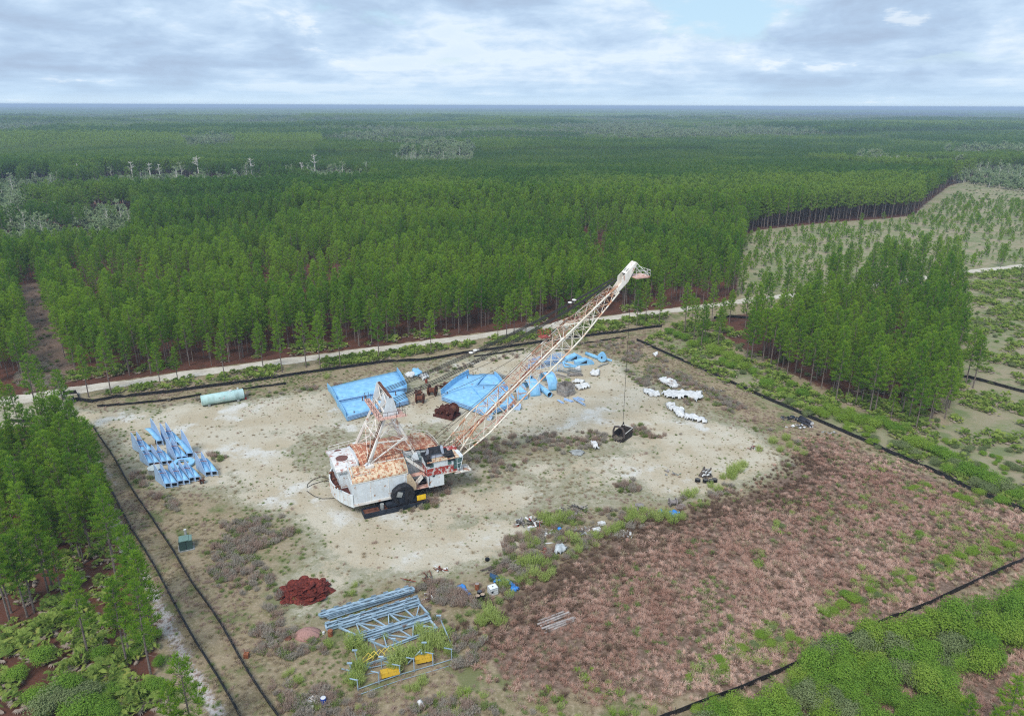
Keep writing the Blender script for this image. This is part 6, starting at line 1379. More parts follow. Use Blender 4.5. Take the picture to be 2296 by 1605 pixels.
# --- debris heaps
def debris(px, py, rx, ry, n, mats, label, seed, hh=.6, name='debris_pile', cat='debris pile'):
    rr = random.Random(seed); p = GG(px, py); mb = MB()
    for k in range(n):
        a = rr.random() * 6.28; r_ = math.sqrt(rr.random()); c = p + Vector((math.cos(a) * r_ * rx, math.sin(a) * r_ * ry, rr.uniform(.05, hh) * (1.1 - r_ * .7)))
        M = Euler((rr.uniform(-.6, .6), rr.uniform(-.6, .6), rr.random() * 6)).to_matrix(); mi = rr.randrange(len(mats))
        if rr.random() < .5: mb.box(c, (rr.uniform(.2, .9), rr.uniform(.15, .5), rr.uniform(.05, .3)), rot=M, mi=mi)
        else: d = M @ Vector((1, 0, 0)) * rr.uniform(.3, 1.0); mb.beam(c - d, c + d, rr.uniform(.05, .12), mi=mi)
    return thing(mb, name, mats, label, cat)
debris(1188, 1174, 2.6, 1.2, 46, [mwhitec, mredrust, mdeb, mgreyw, mwood], 'mixed junk pile with red, white and grey scraps at the edge of the bare ground', 1, .9)
debris(1196, 1194, 1.0, .6, 9, [mwhitec, mdeb, mredrust], 'small white box and scraps below the mixed junk pile', 2, .6)
debris(1285, 1143, 2.4, 1.2, 40, [mdeb, mwood], 'dark brush and stick heap behind the lime green bushes', 3, .8)
debris(1225, 1238, 1.0, .7, 12, [mredrust], 'small red scraps left of the silvery sheet', 4, .5)
debris(960, 1306, .9, 1.9, 26, [mrust, mdeb], 'long dark rusty debris strip above the junk pallet', 5, .5)
debris(973, 1341, 1.5, .9, 20, [mdark, mdark, mwhitec], 'junk pallet with white and dark red scraps', 6, .4)
debris(990, 1279, .9, .5, 10, [mredrust, mrust, mwhitec], 'small red and blue canisters heap above the drums', 7, .5)
debris(1245, 1196, 1.8, 1.0, 18, [mdeb, mwhitec], 'tangled pale hoses and dark scraps in weeds', 8, .3)
debris(1305, 1193, 2.4, 1.0, 18, [mdeb, mgreyw], 'dark scattered sticks between lime bushes', 9, .3)
debris(1315, 1188, 1.2, .6, 8, [mwhitec, mgreyw], 'pale rubble lumps left of the white boxes', 10, .4)
debris(1402, 1202, 1.6, .8, 12, [mwhitec, mwood], 'white and grey boards at the right end of the junk', 11, .4)
debris(1415, 1198, 1.0, .7, 8, [mwood, mwhitec], 'thin pale sticks crossing at the edge of the brown grass', 12, .3)
debris(1690, 1006, .8, .5, 14, [mdeb, mwhitec, mredrust], 'small dark heap with a white scrap alone on the bare ground', 13, .9)
debris(1770, 940, 1.8, 1.0, 20, [mdeb, mgreyw, mshoe], 'dark scrap and an upright black ring near the right fence', 14, .8)
debris(1790, 958, 2.6, .6, 20, [mdeb, mwhitec], 'low dark scrap line below the black pipes', 15, .4)
debris(1600, 878, 2.6, .9, 40, [mdeb, mwood], 'dark brush pile in the brown grass beside the white sheets', 16, .7)
debris(1510, 1065, 1.5, .5, 5, [mgreyw], 'pale crooked branch lying on the bare ground', 17, .3)
debris(712, 1572, 1.2, 1.0, 24, [mgreyw, mwhitec], 'tangle of silvery scrap left of the blue drum', 18, .5)
debris(924, 1303, 1.0, .3, 5, [mredrust, mwood], 'short red sticks above the truss stack', 19, .3)
debris(1860, 972, 1.6, .5, 8, [mgreyw], 'pale grey bars near the right silt fence', 20, .3)
debris(1504, 1058, .8, .3, 4, [mwood], 'small bleached stick heap on bare ground', 21, .2)
debris(668, 1346, 1.3, .6, 10, [mrust, mdeb], 'brown twigs at the front of the red mat heap', 22, .4)
for k, (px, py, s_, lb) in enumerate(((1346, 1176, (.9, .5, .35), 'left one of two white foam boxes in the weeds'), (1351, 1177, (.9, .5, .35), 'right one of two white foam boxes in the weeds'), (1337, 1190, (1.3, .6, .3), 'large white panel lying flat among weeds'), (1341, 1197, (.4, .5, .6), 'small upright white box below the white panel'), (1188, 1190, (.7, .4, .6), 'white box standing beside the junk pile'))):
    mb = MB(); p = GG(px, py); mb.box(p + Vector((0, 0, s_[2] / 2 + .1)), s_, R(20)); mb.box(p + Vector((0, 0, s_[2] + .13)), (s_[0] * .96, s_[1] * .96, .05), R(20)); thing(mb, 'white_box', mwhitec, lb, 'box')
mb = MB(); p = GG(1254, 1189); mb.tube([p + Vector((0, 0, .05)), p + Vector((0, 0, .2)), p + Vector((0, 0, .45)), p + Vector((0, 0, .55))], [.18, .32, .32, .15], 14); thing(mb, 'blue_ball', mbluet, 'small blue round float in the weeds', 'float', smooth=True)
def planks(a, b, n, mat, label, seed, w_=.24, sp=.3, name='plank_pile'):
    rr = random.Random(seed); p, q = G(*a), G(*b); d = (q - p); L = d.length; d.normalize(); s_ = Vector((-d.y, d.x, 0)); mb = MB()
    for k in range(n):
        o_ = s_ * (k - n / 2) * sp + d * rr.uniform(-.6, .6); tw = s_ * rr.uniform(-.25, .25); z = .12 + .14 * (k % 3)
        mb.beam(p + o_ + Vector((0, 0, z)), p + o_ + d * L * rr.uniform(.75, 1) + tw + Vector((0, 0, z + rr.uniform(0, .15))), w_, .12)
    return thing(mb, name, mat, label, 'planks')
planks((1216, 1405), (1288, 1378), 8, plain('bleached_planks', (.34, .29, .27), .3, 2, alt=(.46, .41, .38)), 'long bleached planks lying in the brown grass', 1)
planks((1088, 1285), (1150, 1263), 7, plain('dark_poles', (.14, .11, .09), .4, 2), 'dark old poles heaped beside the long blue tarpaulin', 2, .16)
planks((1140, 1278), (1168, 1262), 5, mwood, 'short grey poles at the right end of the dark pole heap', 3, .12)
planks((1225, 1218), (1246, 1214), 1, mwhitec, 'single pale board lying between two lime bushes', 4, .2)
planks((1153, 1252), (1169, 1247), 1, plain('pink_board', (.62, .40, .32), .2, 2), 'single pinkish board left of the lime bushes', 5, .2)
planks((1205, 1262), (1225, 1253), 3, mwood, 'few grey boards below the silvery sheet', 6, .14)
# spools by the far edge, charred stump heap
def spool(px, py, label, rz, up=False, r=.6, h_=.8):
    e = empty('wooden_spool', GG(px, py), rz, label, 'cable spool'); mpale = plain('spool_grey', (.25, .22, .21), .3, 4)
    if up:
        for z_ in (.06, h_): mb = MB(); mb.tube([(0, 0, z_ - .05), (0, 0, z_ + .05)], r, 18); mb.build('flange', mpale, e)
        mb = MB(); mb.tube([(0, 0, .1), (0, 0, h_)], r * .5, 12); mb.build('core', mshoe, e)
    else: reel(e, r, h_, mpale)
spool(1436, 1142, 'upright grey cable spool left of the lying one, by the lime bushes', 0, True)
spool(1430, 1134, 'grey spool lid leaning behind the upright cable spool', .3, True, .5, .2)
spool(1508, 1134, 'cable spool lying on its side on the bare ground', R(5), False, .7, 1.1)
spool(1523, 1140, 'low grey spool lying flat right of the one on its side', 0, True, .6, .3)
spool(1530, 1136, 'farther flat grey spool lid beside the low one', 0, True, .5, .25)
spool(1283, 1152, 'flat grey round lid beside the dark brush heap', 0, True, .8, .2)
def stump(e):
    rr = random.Random(2); mb = MB()
    for k in range(15):
        a = rr.random() * 6.28; q = rr.uniform(.2, 1.0); mb.tube([(math.cos(a) * q, math.sin(a) * q * .7, 0), (math.cos(a) * q * .8 + rr.uniform(-.2, .2), math.sin(a) * q * .5, rr.uniform(.5, .9)), (math.cos(a) * q * .6 + rr.uniform(-.4, .4), math.sin(a) * q * .4 + .1, rr.uniform(1.1, 2.0))], [rr.uniform(.25, .4), rr.uniform(.2, .3), .1], 8)
    mb.build('charred_trunk', plain('charred_wood', (.06, .05, .045), .5, 3, .95, alt=(.20, .165, .14)), e); mb = MB()
    for k in range(12): mb.box((rr.uniform(-1.0, .6), rr.uniform(-1.0, -.4), rr.uniform(.7, 1.7)), (.5, .06, .25), rot=Euler((rr.uniform(-.6, .6), rr.uniform(-.6, .6), rr.random())).to_matrix())
    mb.build('pale_peelings', mwhitec, e)
centred(stump, 1582, 1068, 'charred_stump', 'heap of charred upright stumps with pale peelings on the bare ground', 'stump')
for (px, py, lb) in ((1564, 1080, 'black spool lying flat left of the charred stumps'), (1594, 1082, 'black spool in front of the charred stumps, right one'), (1581, 1081, 'black spool in front of the charred stumps, middle one'), (1602, 1080, 'black spool rightmost beside the charred stumps')):
    drum(px, py, lb, mbd, .45, .55, mdeb, name='black_spool')
# black pipes by the right fence
for k, (a, b, r_, lb) in enumerate((((1785, 937), (1816, 948), .28, 'upper black pipe by the right silt fence'), ((1795, 935), (1821, 950), .42, 'thickest black pipe with a pale rim by the right silt fence'), ((1788, 943), (1822, 957), .25, 'lower black pipe by the right silt fence'))):
    o = pipe(a, b, r_, lb, plain('black_pipe', (.03, .03, .04), .3, 3, .5)); p, q = G(*a, r_), G(*b, r_); d = (q - p).normalized(); mb = MB(); mb.tube([q - d * .04, q + d * .02], r_ * 1.05, 16); mb.build('pale_rim', mwhitec, o)
for k in range(26):   # little rusty and dark scraps strewn over the bare ground
    px, py = rnd.uniform(560, 1650), rnd.uniform(930, 1260); p = GG(px, py)
# --- silt fences
def fence(pxs, label, h_=.85, post=4.0, seed=1, lean=.12, gapy=0):
    rr = random.Random(seed); P = [GG(*p) for p in pxs]; pts = []
    for a, b in zip(P[:-1], P[1:]):
        n = max(1, int((b - a).length / 1.0))
        for i in range(n): pts.append(a.lerp(b, i / n))
    pts.append(P[-1]); root = empty('silt_fence', (0, 0, 0), 0, label, 'silt fence', 'black silt fences'); mb = MB(); rows = []
    for i, p in enumerate(pts):
        p.z = float(gh(p.x, p.y)); d = (pts[min(i + 1, len(pts) - 1)] - pts[max(0, i - 1)]).normalized(); s_ = Vector((-d.y, d.x, 0)); w_ = .12 * math.sin(i * .22 + seed) + rr.uniform(-.015, .015); hh = h_ * rr.uniform(.9, 1.03) * (1 - (rr.random() < .05) * .35)
        rows.append([p + s_ * (w_ + .25) + Vector((0, 0, .0)), p + s_ * w_ + Vector((0, 0, .02)), p + s_ * (w_ - lean * .5 + rr.uniform(-.04, .04)) + Vector((0, 0, hh * .5)), p + s_ * (w_ - lean) + Vector((0, 0, hh))])
    mb.shell(rows, .03); mb.build('fabric', mfence, root); step = int(post); first = None
    cnt = len(pts) // step; step = max(step, len(pts) // 95 + 1)
    m2 = MB(); m2.beam((0, 0, -.1), (0, 0, h_ + .18), .06, .05); sm2 = m2.mesh('stake', mstake)
    for i in range(0, len(pts), step):
        o = bpy.data.objects.new('stake', sm2); COL.objects.link(o); o.parent = root; o.location = rows[i][1]; o.rotation_euler = (rr.uniform(-.1, .1), rr.uniform(-.1, .1), rr.random())
    return root
fence([(206, 904), (260, 893), (383, 880), (470, 868), (560, 857), (680, 838), (760, 827), (870, 812), (957, 808), (1040, 794), (1117, 784), (1200, 770), (1295, 758), (1350, 750), (1404, 744), (1465, 735), (1484, 733)], 'outer black silt fence along the near side of the sand road', seed=1)
fence([(219, 914), (300, 906), (380, 898), (452, 887)], 'short inner silt fence left of the teal tank', .6, seed=2)
fence([(543, 873), (600, 866), (642, 861)], 'short inner silt fence right of the teal tank', .6, seed=3)
fence([(1062, 800), (1100, 796), (1175, 785)], 'inner silt fence piece behind the boom', .5, seed=4)
fence([(1286, 773), (1340, 766), (1404, 757)], 'inner silt fence piece near the far corner of the yard', .55, seed=5)
fence([(1600, 716), (1640, 712), (1682, 716), (1690, 725)], 'distant silt fence piece inside the right pine stand', .9, seed=6)
fence([(1427, 765), (1475, 785), (1555, 821), (1611, 847), (1660, 869), (1728, 899), (1776, 919), (1816, 939), (1876, 965), (1936, 991), (1993, 1017), (2065, 1046), (2169, 1098), (2230, 1122), (2296, 1150), (2400, 1195)], 'long black silt fence running down the right side of the yard', seed=7)
fence([(1440, 1632), (1512, 1604), (1603, 1568), (1641, 1554), (1795, 1489), (1819, 1474), (1906, 1432), (1983, 1395), (2070, 1360), (2171, 1315), (2228, 1290), (2296, 1259), (2400, 1212)], 'black silt fence crossing the brown grass at the lower right', .95, seed=8)
fence([(2137, 840), (2209, 856), (2296, 880), (2400, 908)], 'far silt fence on the palmetto scrub at the right edge', seed=9)
fence([(190, 1007), (214, 1045), (237, 1083), (268, 1136), (307, 1204), (350, 1283), (409, 1385), (467, 1487), (534, 1604), (600, 1720)], 'outer black silt fence beside the pines on the left', .85, seed=10)
fence([(208, 955), (226, 985), (264, 1043), (302, 1105), (350, 1182), (388, 1233), (438, 1318), (496, 1406), (540, 1479), (572, 1528), (622, 1604), (690, 1710)], 'inner black silt fence beside the yard on the left', .85, seed=11)
fence([(18, 946), (80, 947)], 'short silt fence behind the pines at the left edge', .8, seed=12)
fence([(141, 897), (143, 886), (172, 883), (175, 893)], 'silt fence turning a square corner at the gate', 1.0, seed=13)
fence([(155, 905), (175, 899), (206, 904)], 'silt fence piece joining the gate post', 1.0, seed=14)
def gate(e):
    mb = MB()
    for z_ in (.25, .5, .75, 1.0, 1.25): mb.tube([(0, 0, z_), (4.6, 0, z_)], .025, 5)
    for x_ in (0, 1.5, 3.0, 4.6): mb.tube([(x_, 0, .2), (x_, 0, 1.3)], .03, 5)
    mb.build('gate_bars', mgreyw, e); mb = MB(); mb.beam((4.75, 0, 0), (4.75, 0, 1.6), .18); mb.build('post', mshoe, e)
p = G(155, 910); q = G(136, 922); e = empty('farm_gate', q, math.atan2(p.y - q.y, p.x - q.x), 'grey tube gate standing open at the yard entrance', 'gate'); gate(e)
# ================================================================= plants of the yard and its edges
def shrub(seed, n=900, leaf=.17, wx=1.0, h=1.35, lobes=7, twig=True):
    rr = random.Random(seed); c = MB(); t = MB(); L = []
    for k in range(lobes):
        a = rr.random() * 6.28; r_ = rr.uniform(.1, .75) * wx; L.append((Vector((math.cos(a) * r_, math.sin(a) * r_, h * rr.uniform(.35, .72))), rr.uniform(.35, .62) * wx))
    for k in range(n):
        ct, r_ = rr.choice(L); d = Vector((rr.gauss(0, 1), rr.gauss(0, 1), rr.gauss(.35, .8))).normalized(); p = ct + d * r_ * rr.uniform(.62, 1.08)
        if p.z < .05: p.z = rr.uniform(.05, .4)
        nrm = (d + Vector((rr.uniform(-.8, .8), rr.uniform(-.8, .8), rr.uniform(-.2, 1)))).normalized(); a = nrm.orthogonal().normalized(); b = nrm.cross(a); l = leaf * rr.uniform(.6, 1.3); i = len(c.v)
        c.v += [tuple(p - a * l * .5), tuple(p + b * l * .32), tuple(p + a * l * .5), tuple(p - b * l * .32)]; c.f.append((i, i + 1, i + 2, i + 3)); c.m.append(0)
    for k in range(9):
        ct, r_ = rr.choice(L); t.tube([(0, 0, 0), ct * .6, ct], [.04, .025, .01], 3, cap=False)
    return t, c
def wisp(seed, n=150, h=1.3, w=.75, leaf=.10):
    """feathery weed: many thin upright stems with fine leaves"""
    rr = random.Random(seed); c = MB()
    for k in range(n):
        a = rr.random() * 6.28; r0 = rr.random() ** .6 * w * .55; hh = h * rr.uniform(.45, 1.0) * (1.05 - r0 / w * .4); b = Vector((math.cos(a) * r0, math.sin(a) * r0, 0)); tp = b * 1.7 + Vector((rr.uniform(-.15, .15), rr.uniform(-.15, .15), hh)); s = Vector((rr.uniform(-1, 1), rr.uniform(-1, 1), 0)).normalized() * .018; i = len(c.v)
        c.v += [tuple(b - s), tuple(b + s), tuple(tp + s * .4), tuple(tp - s * .4)]; c.f.append((i, i + 1, i + 2, i + 3)); c.m.append(0)
        for j in range(5):
            p = b.lerp(tp, rr.uniform(.3, 1.05)); d = Vector((rr.uniform(-1, 1), rr.uniform(-1, 1), rr.uniform(.1, 1))).normalized() * leaf * rr.uniform(.7, 1.7); q = Vector((-d.y, d.x, rr.uniform(-.05, .05))).normalized() * leaf * .24; i = len(c.v)
            c.v += [tuple(p - q), tuple(p + q), tuple(p + d + q * .4), tuple(p + d - q * .4)]; c.f.append((i, i + 1, i + 2, i + 3)); c.m.append(0)
    return c
def palmetto(seed, nf=20, R_=.85):
    rr = random.Random(seed); c = MB(); dead = MB()
    for k in range(nf):
        a = rr.random() * 6.28; el = rr.uniform(.25, 1.35); st = rr.uniform(.35, .85); d = Vector((math.cos(a) * math.cos(el), math.sin(a) * math.cos(el), math.sin(el))); o = Vector((rr.uniform(-.5, .5), rr.uniform(-.5, .5), .1)); hub = o + d * st
        tgt = dead if (k < 4) else c
        if k < 4: hub.z = .25; d = Vector((d.x, d.y, -.1))
        u = Vector((-math.sin(a), math.cos(a), 0)); v = d.cross(u)
        for j in range(11):
            t = (j / 10 - .5) * 2.5; e = (d * math.cos(t) + u * math.sin(t)).normalized(); l = R_ * .62 * rr.uniform(.8, 1.1); tip = hub + e * l - Vector((0, 0, .12 * l)) ; w_ = e.cross(v).normalized() * .045; m_ = hub + e * l * .55 + Vector((0, 0, .04)); i = len(tgt.v)
            tgt.v += [tuple(hub), tuple(m_ - w_), tuple(tip), tuple(m_ + w_)]; tgt.f.append((i, i + 1, i + 2, i + 3)); tgt.m.append(0)
    return c, dead
def grasst(seed, n=46, h=.5, w=.35, bw=.03, droop=.5):
    rr = random.Random(seed); c = MB()
    for k in range(n):
        a = rr.random() * 6.28; r0 = rr.random() * w * .4; b = Vector((math.cos(a) * r0, math.sin(a) * r0, -.02)); o_ = Vector((math.cos(a), math.sin(a), 0)); hh = h * rr.uniform(.5, 1.05); m_ = b + o_ * w * .35 * rr.uniform(.3, 1) + Vector((0, 0, hh * .75)); tp = m_ + o_ * w * droop * rr.uniform(.3, 1.2) + Vector((0, 0, hh * rr.uniform(-.15, .3))); s = Vector((-o_.y, o_.x, 0)) * bw * .5; i = len(c.v)
        c.v += [tuple(b - s), tuple(b + s), tuple(m_ + s), tuple(m_ - s), tuple(tp)]; c.f += [(i, i + 1, i + 2, i + 3), (i + 3, i + 2, i + 4)]; c.m += [0, 0]
    return c
L_lime = leafmat('lime_leaves', (.24, .38, .05), (.38, .50, .10), tip=(.45, .50, .12), transl=.5)
L_wisp = leafmat('plume_leaves', (.38, .48, .12), (.56, .62, .24), transl=.5)
L_dkg = leafmat('dark_brown_grass', (.20, .13, .09), (.30, .21, .15), transl=.4)
L_green = leafmat('shrub_leaves', (.17, .32, .05), (.32, .48, .08), tip=(.34, .46, .08), transl=.5)
L_olive = leafmat('olive_leaves', (.17, .22, .09), (.28, .32, .15), transl=.3)
L_palm = leafmat('palmetto_leaves', (.18, .28, .06), (.34, .42, .10), tip=(.46, .42, .12), transl=.35)
L_dead = leafmat('dead_fronds', (.30, .24, .19), (.42, .33, .27), transl=.1)
L_pink = leafmat('rust_grass', (.50, .30, .225), (.80, .59, .48), tip=(.36, .25, .15), transl=.4)
L_tan = leafmat('tan_grass', (.36, .28, .18), (.50, .41, .28), transl=.3)
L_gr = leafmat('green_grass', (.18, .24, .07), (.30, .36, .13), transl=.3)
L_brown = leafmat('brown_weed', (.44, .32, .25), (.58, .45, .37), transl=.5)
L_grey = leafmat('grey_weed', (.42, .37, .31), (.55, .49, .41), transl=.5)
twig = plain('twig', (.14, .11, .09), .3, 4)
SH = [shrub(600 + i, 4600, .088, 1.0, 1.4, 12) for i in range(4)]
shm = {c_: [(t.mesh('shrub_stems', twig), c.mesh('shrub_leaves', m_)) for t, c in SH] for c_, m_ in (('green', L_green), ('lime', L_lime), ('olive', L_olive))}
WS = [wisp(650 + i, 95, 1.25, .8, .085) for i in range(3)]; wsm = {k: [c.mesh('weed_plume', m_) for c in WS] for k, m_ in (('lime', L_wisp), ('brown', L_brown), ('grey', L_grey))}
PM = [palmetto(680 + i) for i in range(4)]; pmm = [(c.mesh('palmetto_fans', L_palm), d.mesh('palmetto_dead_fans', L_dead)) for c, d in PM]
def put_shrub(px, py, r_, kind, label, cat='shrub', grp=None, hz=1.0, xy=None):
    p = GG(px, py) if xy is None else Vector((xy[0], xy[1], float(gh(*xy)))); e = empty('shrub', p, rnd.random() * 6.28, label, cat, grp); e.scale = (r_, r_, r_ * hz); t, c = rnd.choice(shm[kind])
    for nm, me_ in (('stems', t), ('foliage', c)): o = bpy.data.objects.new(nm, me_); COL.objects.link(o); o.parent = e
    return e
def put_wisp(px, py, s_, kind, label, grp):
    p = GG(px, py); o = bpy.data.objects.new('weed_clump', rnd.choice(wsm[kind])); COL.objects.link(o); o.location = p; o.rotation_euler = (0, 0, rnd.random() * 6.28); o.scale = (s_, s_, s_ * rnd.uniform(.8, 1.1)); tag(o, label, 'weed clump', grp); return o
PX = 1592.0
def mpx(px, py): return (Vector((0, 0, CAMZ)) - G(px, py)).length / PX
# hedge-like shrubs: (x, y, half width in the photograph, kind, flatness)
ROWR = [(1500, 748, 14, 'green'), (1518, 756, 14, 'green'), (1536, 762, 15, 'green'), (1552, 778, 16, 'lime'), (1575, 772, 16, 'green'), (1592, 788, 17, 'lime'), (1612, 794, 18, 'lime'), (1632, 804, 18, 'lime'), (1652, 812, 18, 'lime'), (1640, 826, 15, 'green'), (1668, 828, 16, 'lime'), (1622, 815, 14, 'green'), (1690, 838, 14, 'green'), (1718, 868, 19, 'green'), (1750, 880, 12, 'green'), (1775, 866, 12, 'green'), (1795, 890, 20, 'green'), (1772, 905, 12, 'olive'),
    (1828, 928, 16, 'lime'), (1842, 936, 16, 'lime'), (1812, 922, 12, 'lime'), (1856, 918, 14, 'lime'), (1872, 930, 16, 'lime'), (1888, 944, 17, 'lime'), (1905, 935, 17, 'lime'), (1922, 950, 18, 'lime'), (1902, 960, 14, 'lime'), (1940, 946, 16, 'green'), (1958, 958, 18, 'lime'), (1976, 950, 17, 'green'), (1995, 962, 17, 'green'), (1945, 968, 14, 'lime'), (2012, 972, 15, 'green'), (2028, 966, 12, 'green'), (1898, 968, 11, 'lime'),
    (1962, 998, 12, 'lime'), (2005, 1003, 14, 'olive'), (2022, 1010, 16, 'olive'), (2040, 1000, 20, 'lime'), (2062, 1002, 20, 'lime'), (2080, 1014, 20, 'lime'), (2050, 1022, 14, 'olive'), (2100, 1022, 20, 'green'), (2122, 1034, 22, 'green'), (2098, 1042, 14, 'olive'), (2138, 1052, 20, 'olive'), (2120, 1058, 16, 'green'), (2158, 1062, 24, 'green'), (2182, 1072, 24, 'green'), (2205, 1080, 24, 'green'), (2228, 1092, 24, 'green'), (2252, 1102, 22, 'olive'), (2190, 1092, 18, 'olive'), (2215, 1105, 18, 'olive'), (2270, 1118, 18, 'green'), (2288, 1112, 16, 'green'), (2195, 1108, 13, 'lime'), (2245, 1130, 15, 'green'), (2292, 1135, 12, 'olive')]
# patches of shrub inside the field
INF = [(2040, 1100, 9, 'lime'), (2050, 1096, 9, 'lime'), (2080, 1092, 9, 'lime'), (2062, 1104, 7, 'olive'), (2148, 1120, 13, 'lime'), (2165, 1126, 13, 'lime'), (2218, 1132, 10, 'olive'), (1915, 1138, 6, 'lime'), (2010, 1132, 6, 'lime'), (1940, 1120, 5, 'olive'), (1975, 1055, 6, 'lime'),
    (1895, 1340, 14, 'green'), (1910, 1352, 18, 'lime'), (1888, 1364, 15, 'lime'), (1930, 1350, 12, 'olive'), (1868, 1376, 13, 'lime'), (1852, 1382, 10, 'lime'), (1950, 1330, 13, 'lime'), (1965, 1338, 10, 'olive'), (2040, 1300, 12, 'lime'), (2010, 1308, 9, 'lime'), (2120, 1264, 16, 'lime'), (2150, 1252, 14, 'lime'), (2180, 1245, 14, 'lime'), (2105, 1275, 10, 'olive'), (2225, 1240, 13, 'lime'), (2260, 1225, 13, 'lime'), (2288, 1212, 12, 'lime'), (2060, 1200, 9, 'green'), (2030, 1212, 6, 'olive'),
    (1705, 1432, 16, 'lime'), (1725, 1448, 15, 'lime'), (1745, 1440, 12, 'olive'), (1770, 1436, 13, 'lime'), (1790, 1442, 10, 'lime'), (1690, 1450, 13, 'olive'), (1665, 1460, 13, 'lime'), (1640, 1462, 10, 'olive'), (1730, 1412, 9, 'olive'), (1612, 1484, 13, 'green'), (1620, 1500, 11, 'lime'), (1572, 1498, 9, 'olive'), (1745, 1196, 5, 'green'), (1706, 1270, 6, 'green'), (1755, 1182, 9, 'olive'), (1704, 1245, 4, 'lime'), (1543, 1520, 7, 'lime'), (1765, 1500, 6, 'olive'), (1812, 1497, 10, 'green'), (1950, 1420, 6, 'olive')]
# thicket at the bottom right, outside the lower fence
GRN = [(x_, y_, r_) for x_, y_, r_, _ in INF]
THK = []
rr = random.Random(77); TP_ = [(1835, 1480), (1890, 1462), (1950, 1448), (2030, 1440), (2070, 1410), (2100, 1398), (2160, 1405), (2200, 1372), (2270, 1350), (2330, 1330), (2330, 1440), (2270, 1462), (2220, 1500), (2175, 1520), (2150, 1575), (2110, 1700), (1540, 1700), (1570, 1640), (1640, 1600), (1740, 1572), (1800, 1530)]
tries = 0
while len(THK) < 95 and tries < 6000:
    tries += 1; x_, y_ = rr.uniform(1540, 2330), rr.uniform(1330, 1680)
    if pip(np.array([x_]), np.array([y_]), TP_)[0] and all(math.hypot(x_ - a, (y_ - b) * 1.3) > 24 for a, b, *_ in THK): THK.append((x_, y_, rr.uniform(26, 40), rr.choice(['green', 'green', 'lime', 'green', 'olive'])))
EDGEB = [(1838, 1480, 18, 'lime'), (1855, 1492, 20, 'lime'), (1806, 1498, 14, 'green'), (1600, 1575, 16, 'lime'), (1620, 1582, 14, 'olive'), (1560, 1598, 16, 'lime'), (1640, 1590, 14, 'lime'), (1740, 1560, 12, 'olive'), (2060, 1392, 14, 'olive'), (2085, 1380, 14, 'lime'), (2120, 1382, 10, 'lime'), (1965, 1446, 12, 'lime')]
for L_, lb, gp, mul in ((ROWR, '%s shrub in the thick belt outside the right-hand silt fence', 'shrubs outside the right-hand fence', 1.0), (INF, 'low %s shrub standing in the brown grass field', 'shrubs in the brown grass field', .95), (THK, 'tall %s bush in the dense thicket below the lower silt fence', 'bushes of the lower thicket', .94), (EDGEB, '%s shrub close to the lower silt fence, at the rim of the thicket', 'shrubs along the lower fence', 1.0)):
    for x_, y_, r_, k_ in L_:
        nm = {'green': 'leafy green', 'lime': 'lime green', 'olive': 'dull olive'}[k_]; s_ = r_ * mpx(x_, y_) * mul * 1.02
        put_shrub(x_, y_, s_, k_, lb % nm, 'shrub', gp, rnd.uniform(.9, 1.35) if L_ is THK else .72)
# lime feathery weeds round the edge of the bare ground
LW = [(1215, 1170, 22), (1235, 1178, 20), (1252, 1168, 24), (1275, 1160, 16), (1290, 1175, 14), (1192, 1192, 12), (1185, 1210, 16), (1205, 1222, 16), (1190, 1232, 14), (1270, 1205, 16), (1255, 1215, 14), (1290, 1215, 22), (1300, 1235, 18), (1275, 1245, 12), (1345, 1210, 20), (1335, 1225, 13), (1330, 1205, 14), (1360, 1200, 16), (1378, 1190, 20), (1392, 1180, 16), (1405, 1172, 18), (1420, 1160, 24), (1435, 1172, 18), (1440, 1150, 16), (1455, 1160, 18), (1475, 1165, 18), (1492, 1162, 22), (1510, 1170, 22), (1525, 1162, 16), (1500, 1150, 14), (1545, 1118, 20), (1560, 1105, 14), (1590, 1095, 14), (1605, 1100, 16),
    (1178, 1262, 24), (1200, 1270, 26), (1222, 1268, 20), (1195, 1290, 22), (1215, 1298, 20), (1170, 1302, 16), (1185, 1312, 14), (1232, 1290, 16), (1130, 1320, 22), (1145, 1340, 16), (1092, 1375, 22), (1105, 1392, 26), (1082, 1398, 22), (1120, 1400, 20), (1070, 1385, 12), (1088, 1438, 12), (1075, 1448, 10), (1060, 1418, 12), (788, 1455, 34), (815, 1465, 22), (800, 1508, 30), (785, 1530, 26), (808, 1535, 22), (860, 1412 + 20, 12), (900, 1480, 36), (885, 1500, 28), (920, 1470, 28), (945, 1455, 24), (965, 1440, 32), (985, 1452, 28), (958, 1468, 24), (1000, 1430, 26), (1010, 1462, 18), (935, 1420, 20), (830, 1470, 18), (950, 1530, 18), (935, 1545, 16), (910, 1545, 14), (738, 1448, 16), (647, 1450, 13), (656, 1505, 14), (666, 1528, 16), (655, 1540, 14), (640, 1520, 12), (715, 1592, 14), (800, 1590, 12), (790, 1335, 14), (795, 1318, 12), (1632, 1070, 20), (1650, 1060, 24), (1668, 1048, 16), (1620, 1040 + 36, 14), (1700, 1010, 14), (1735, 990, 16), (1748, 1012, 14), (1760, 985, 16), (1775, 1000, 14), (1790, 1012, 12), (1802, 1022, 14), (728, 848, 14), (805, 862, 12), (1255, 855, 8), (1273, 862, 12), (662, 1346, 9)]
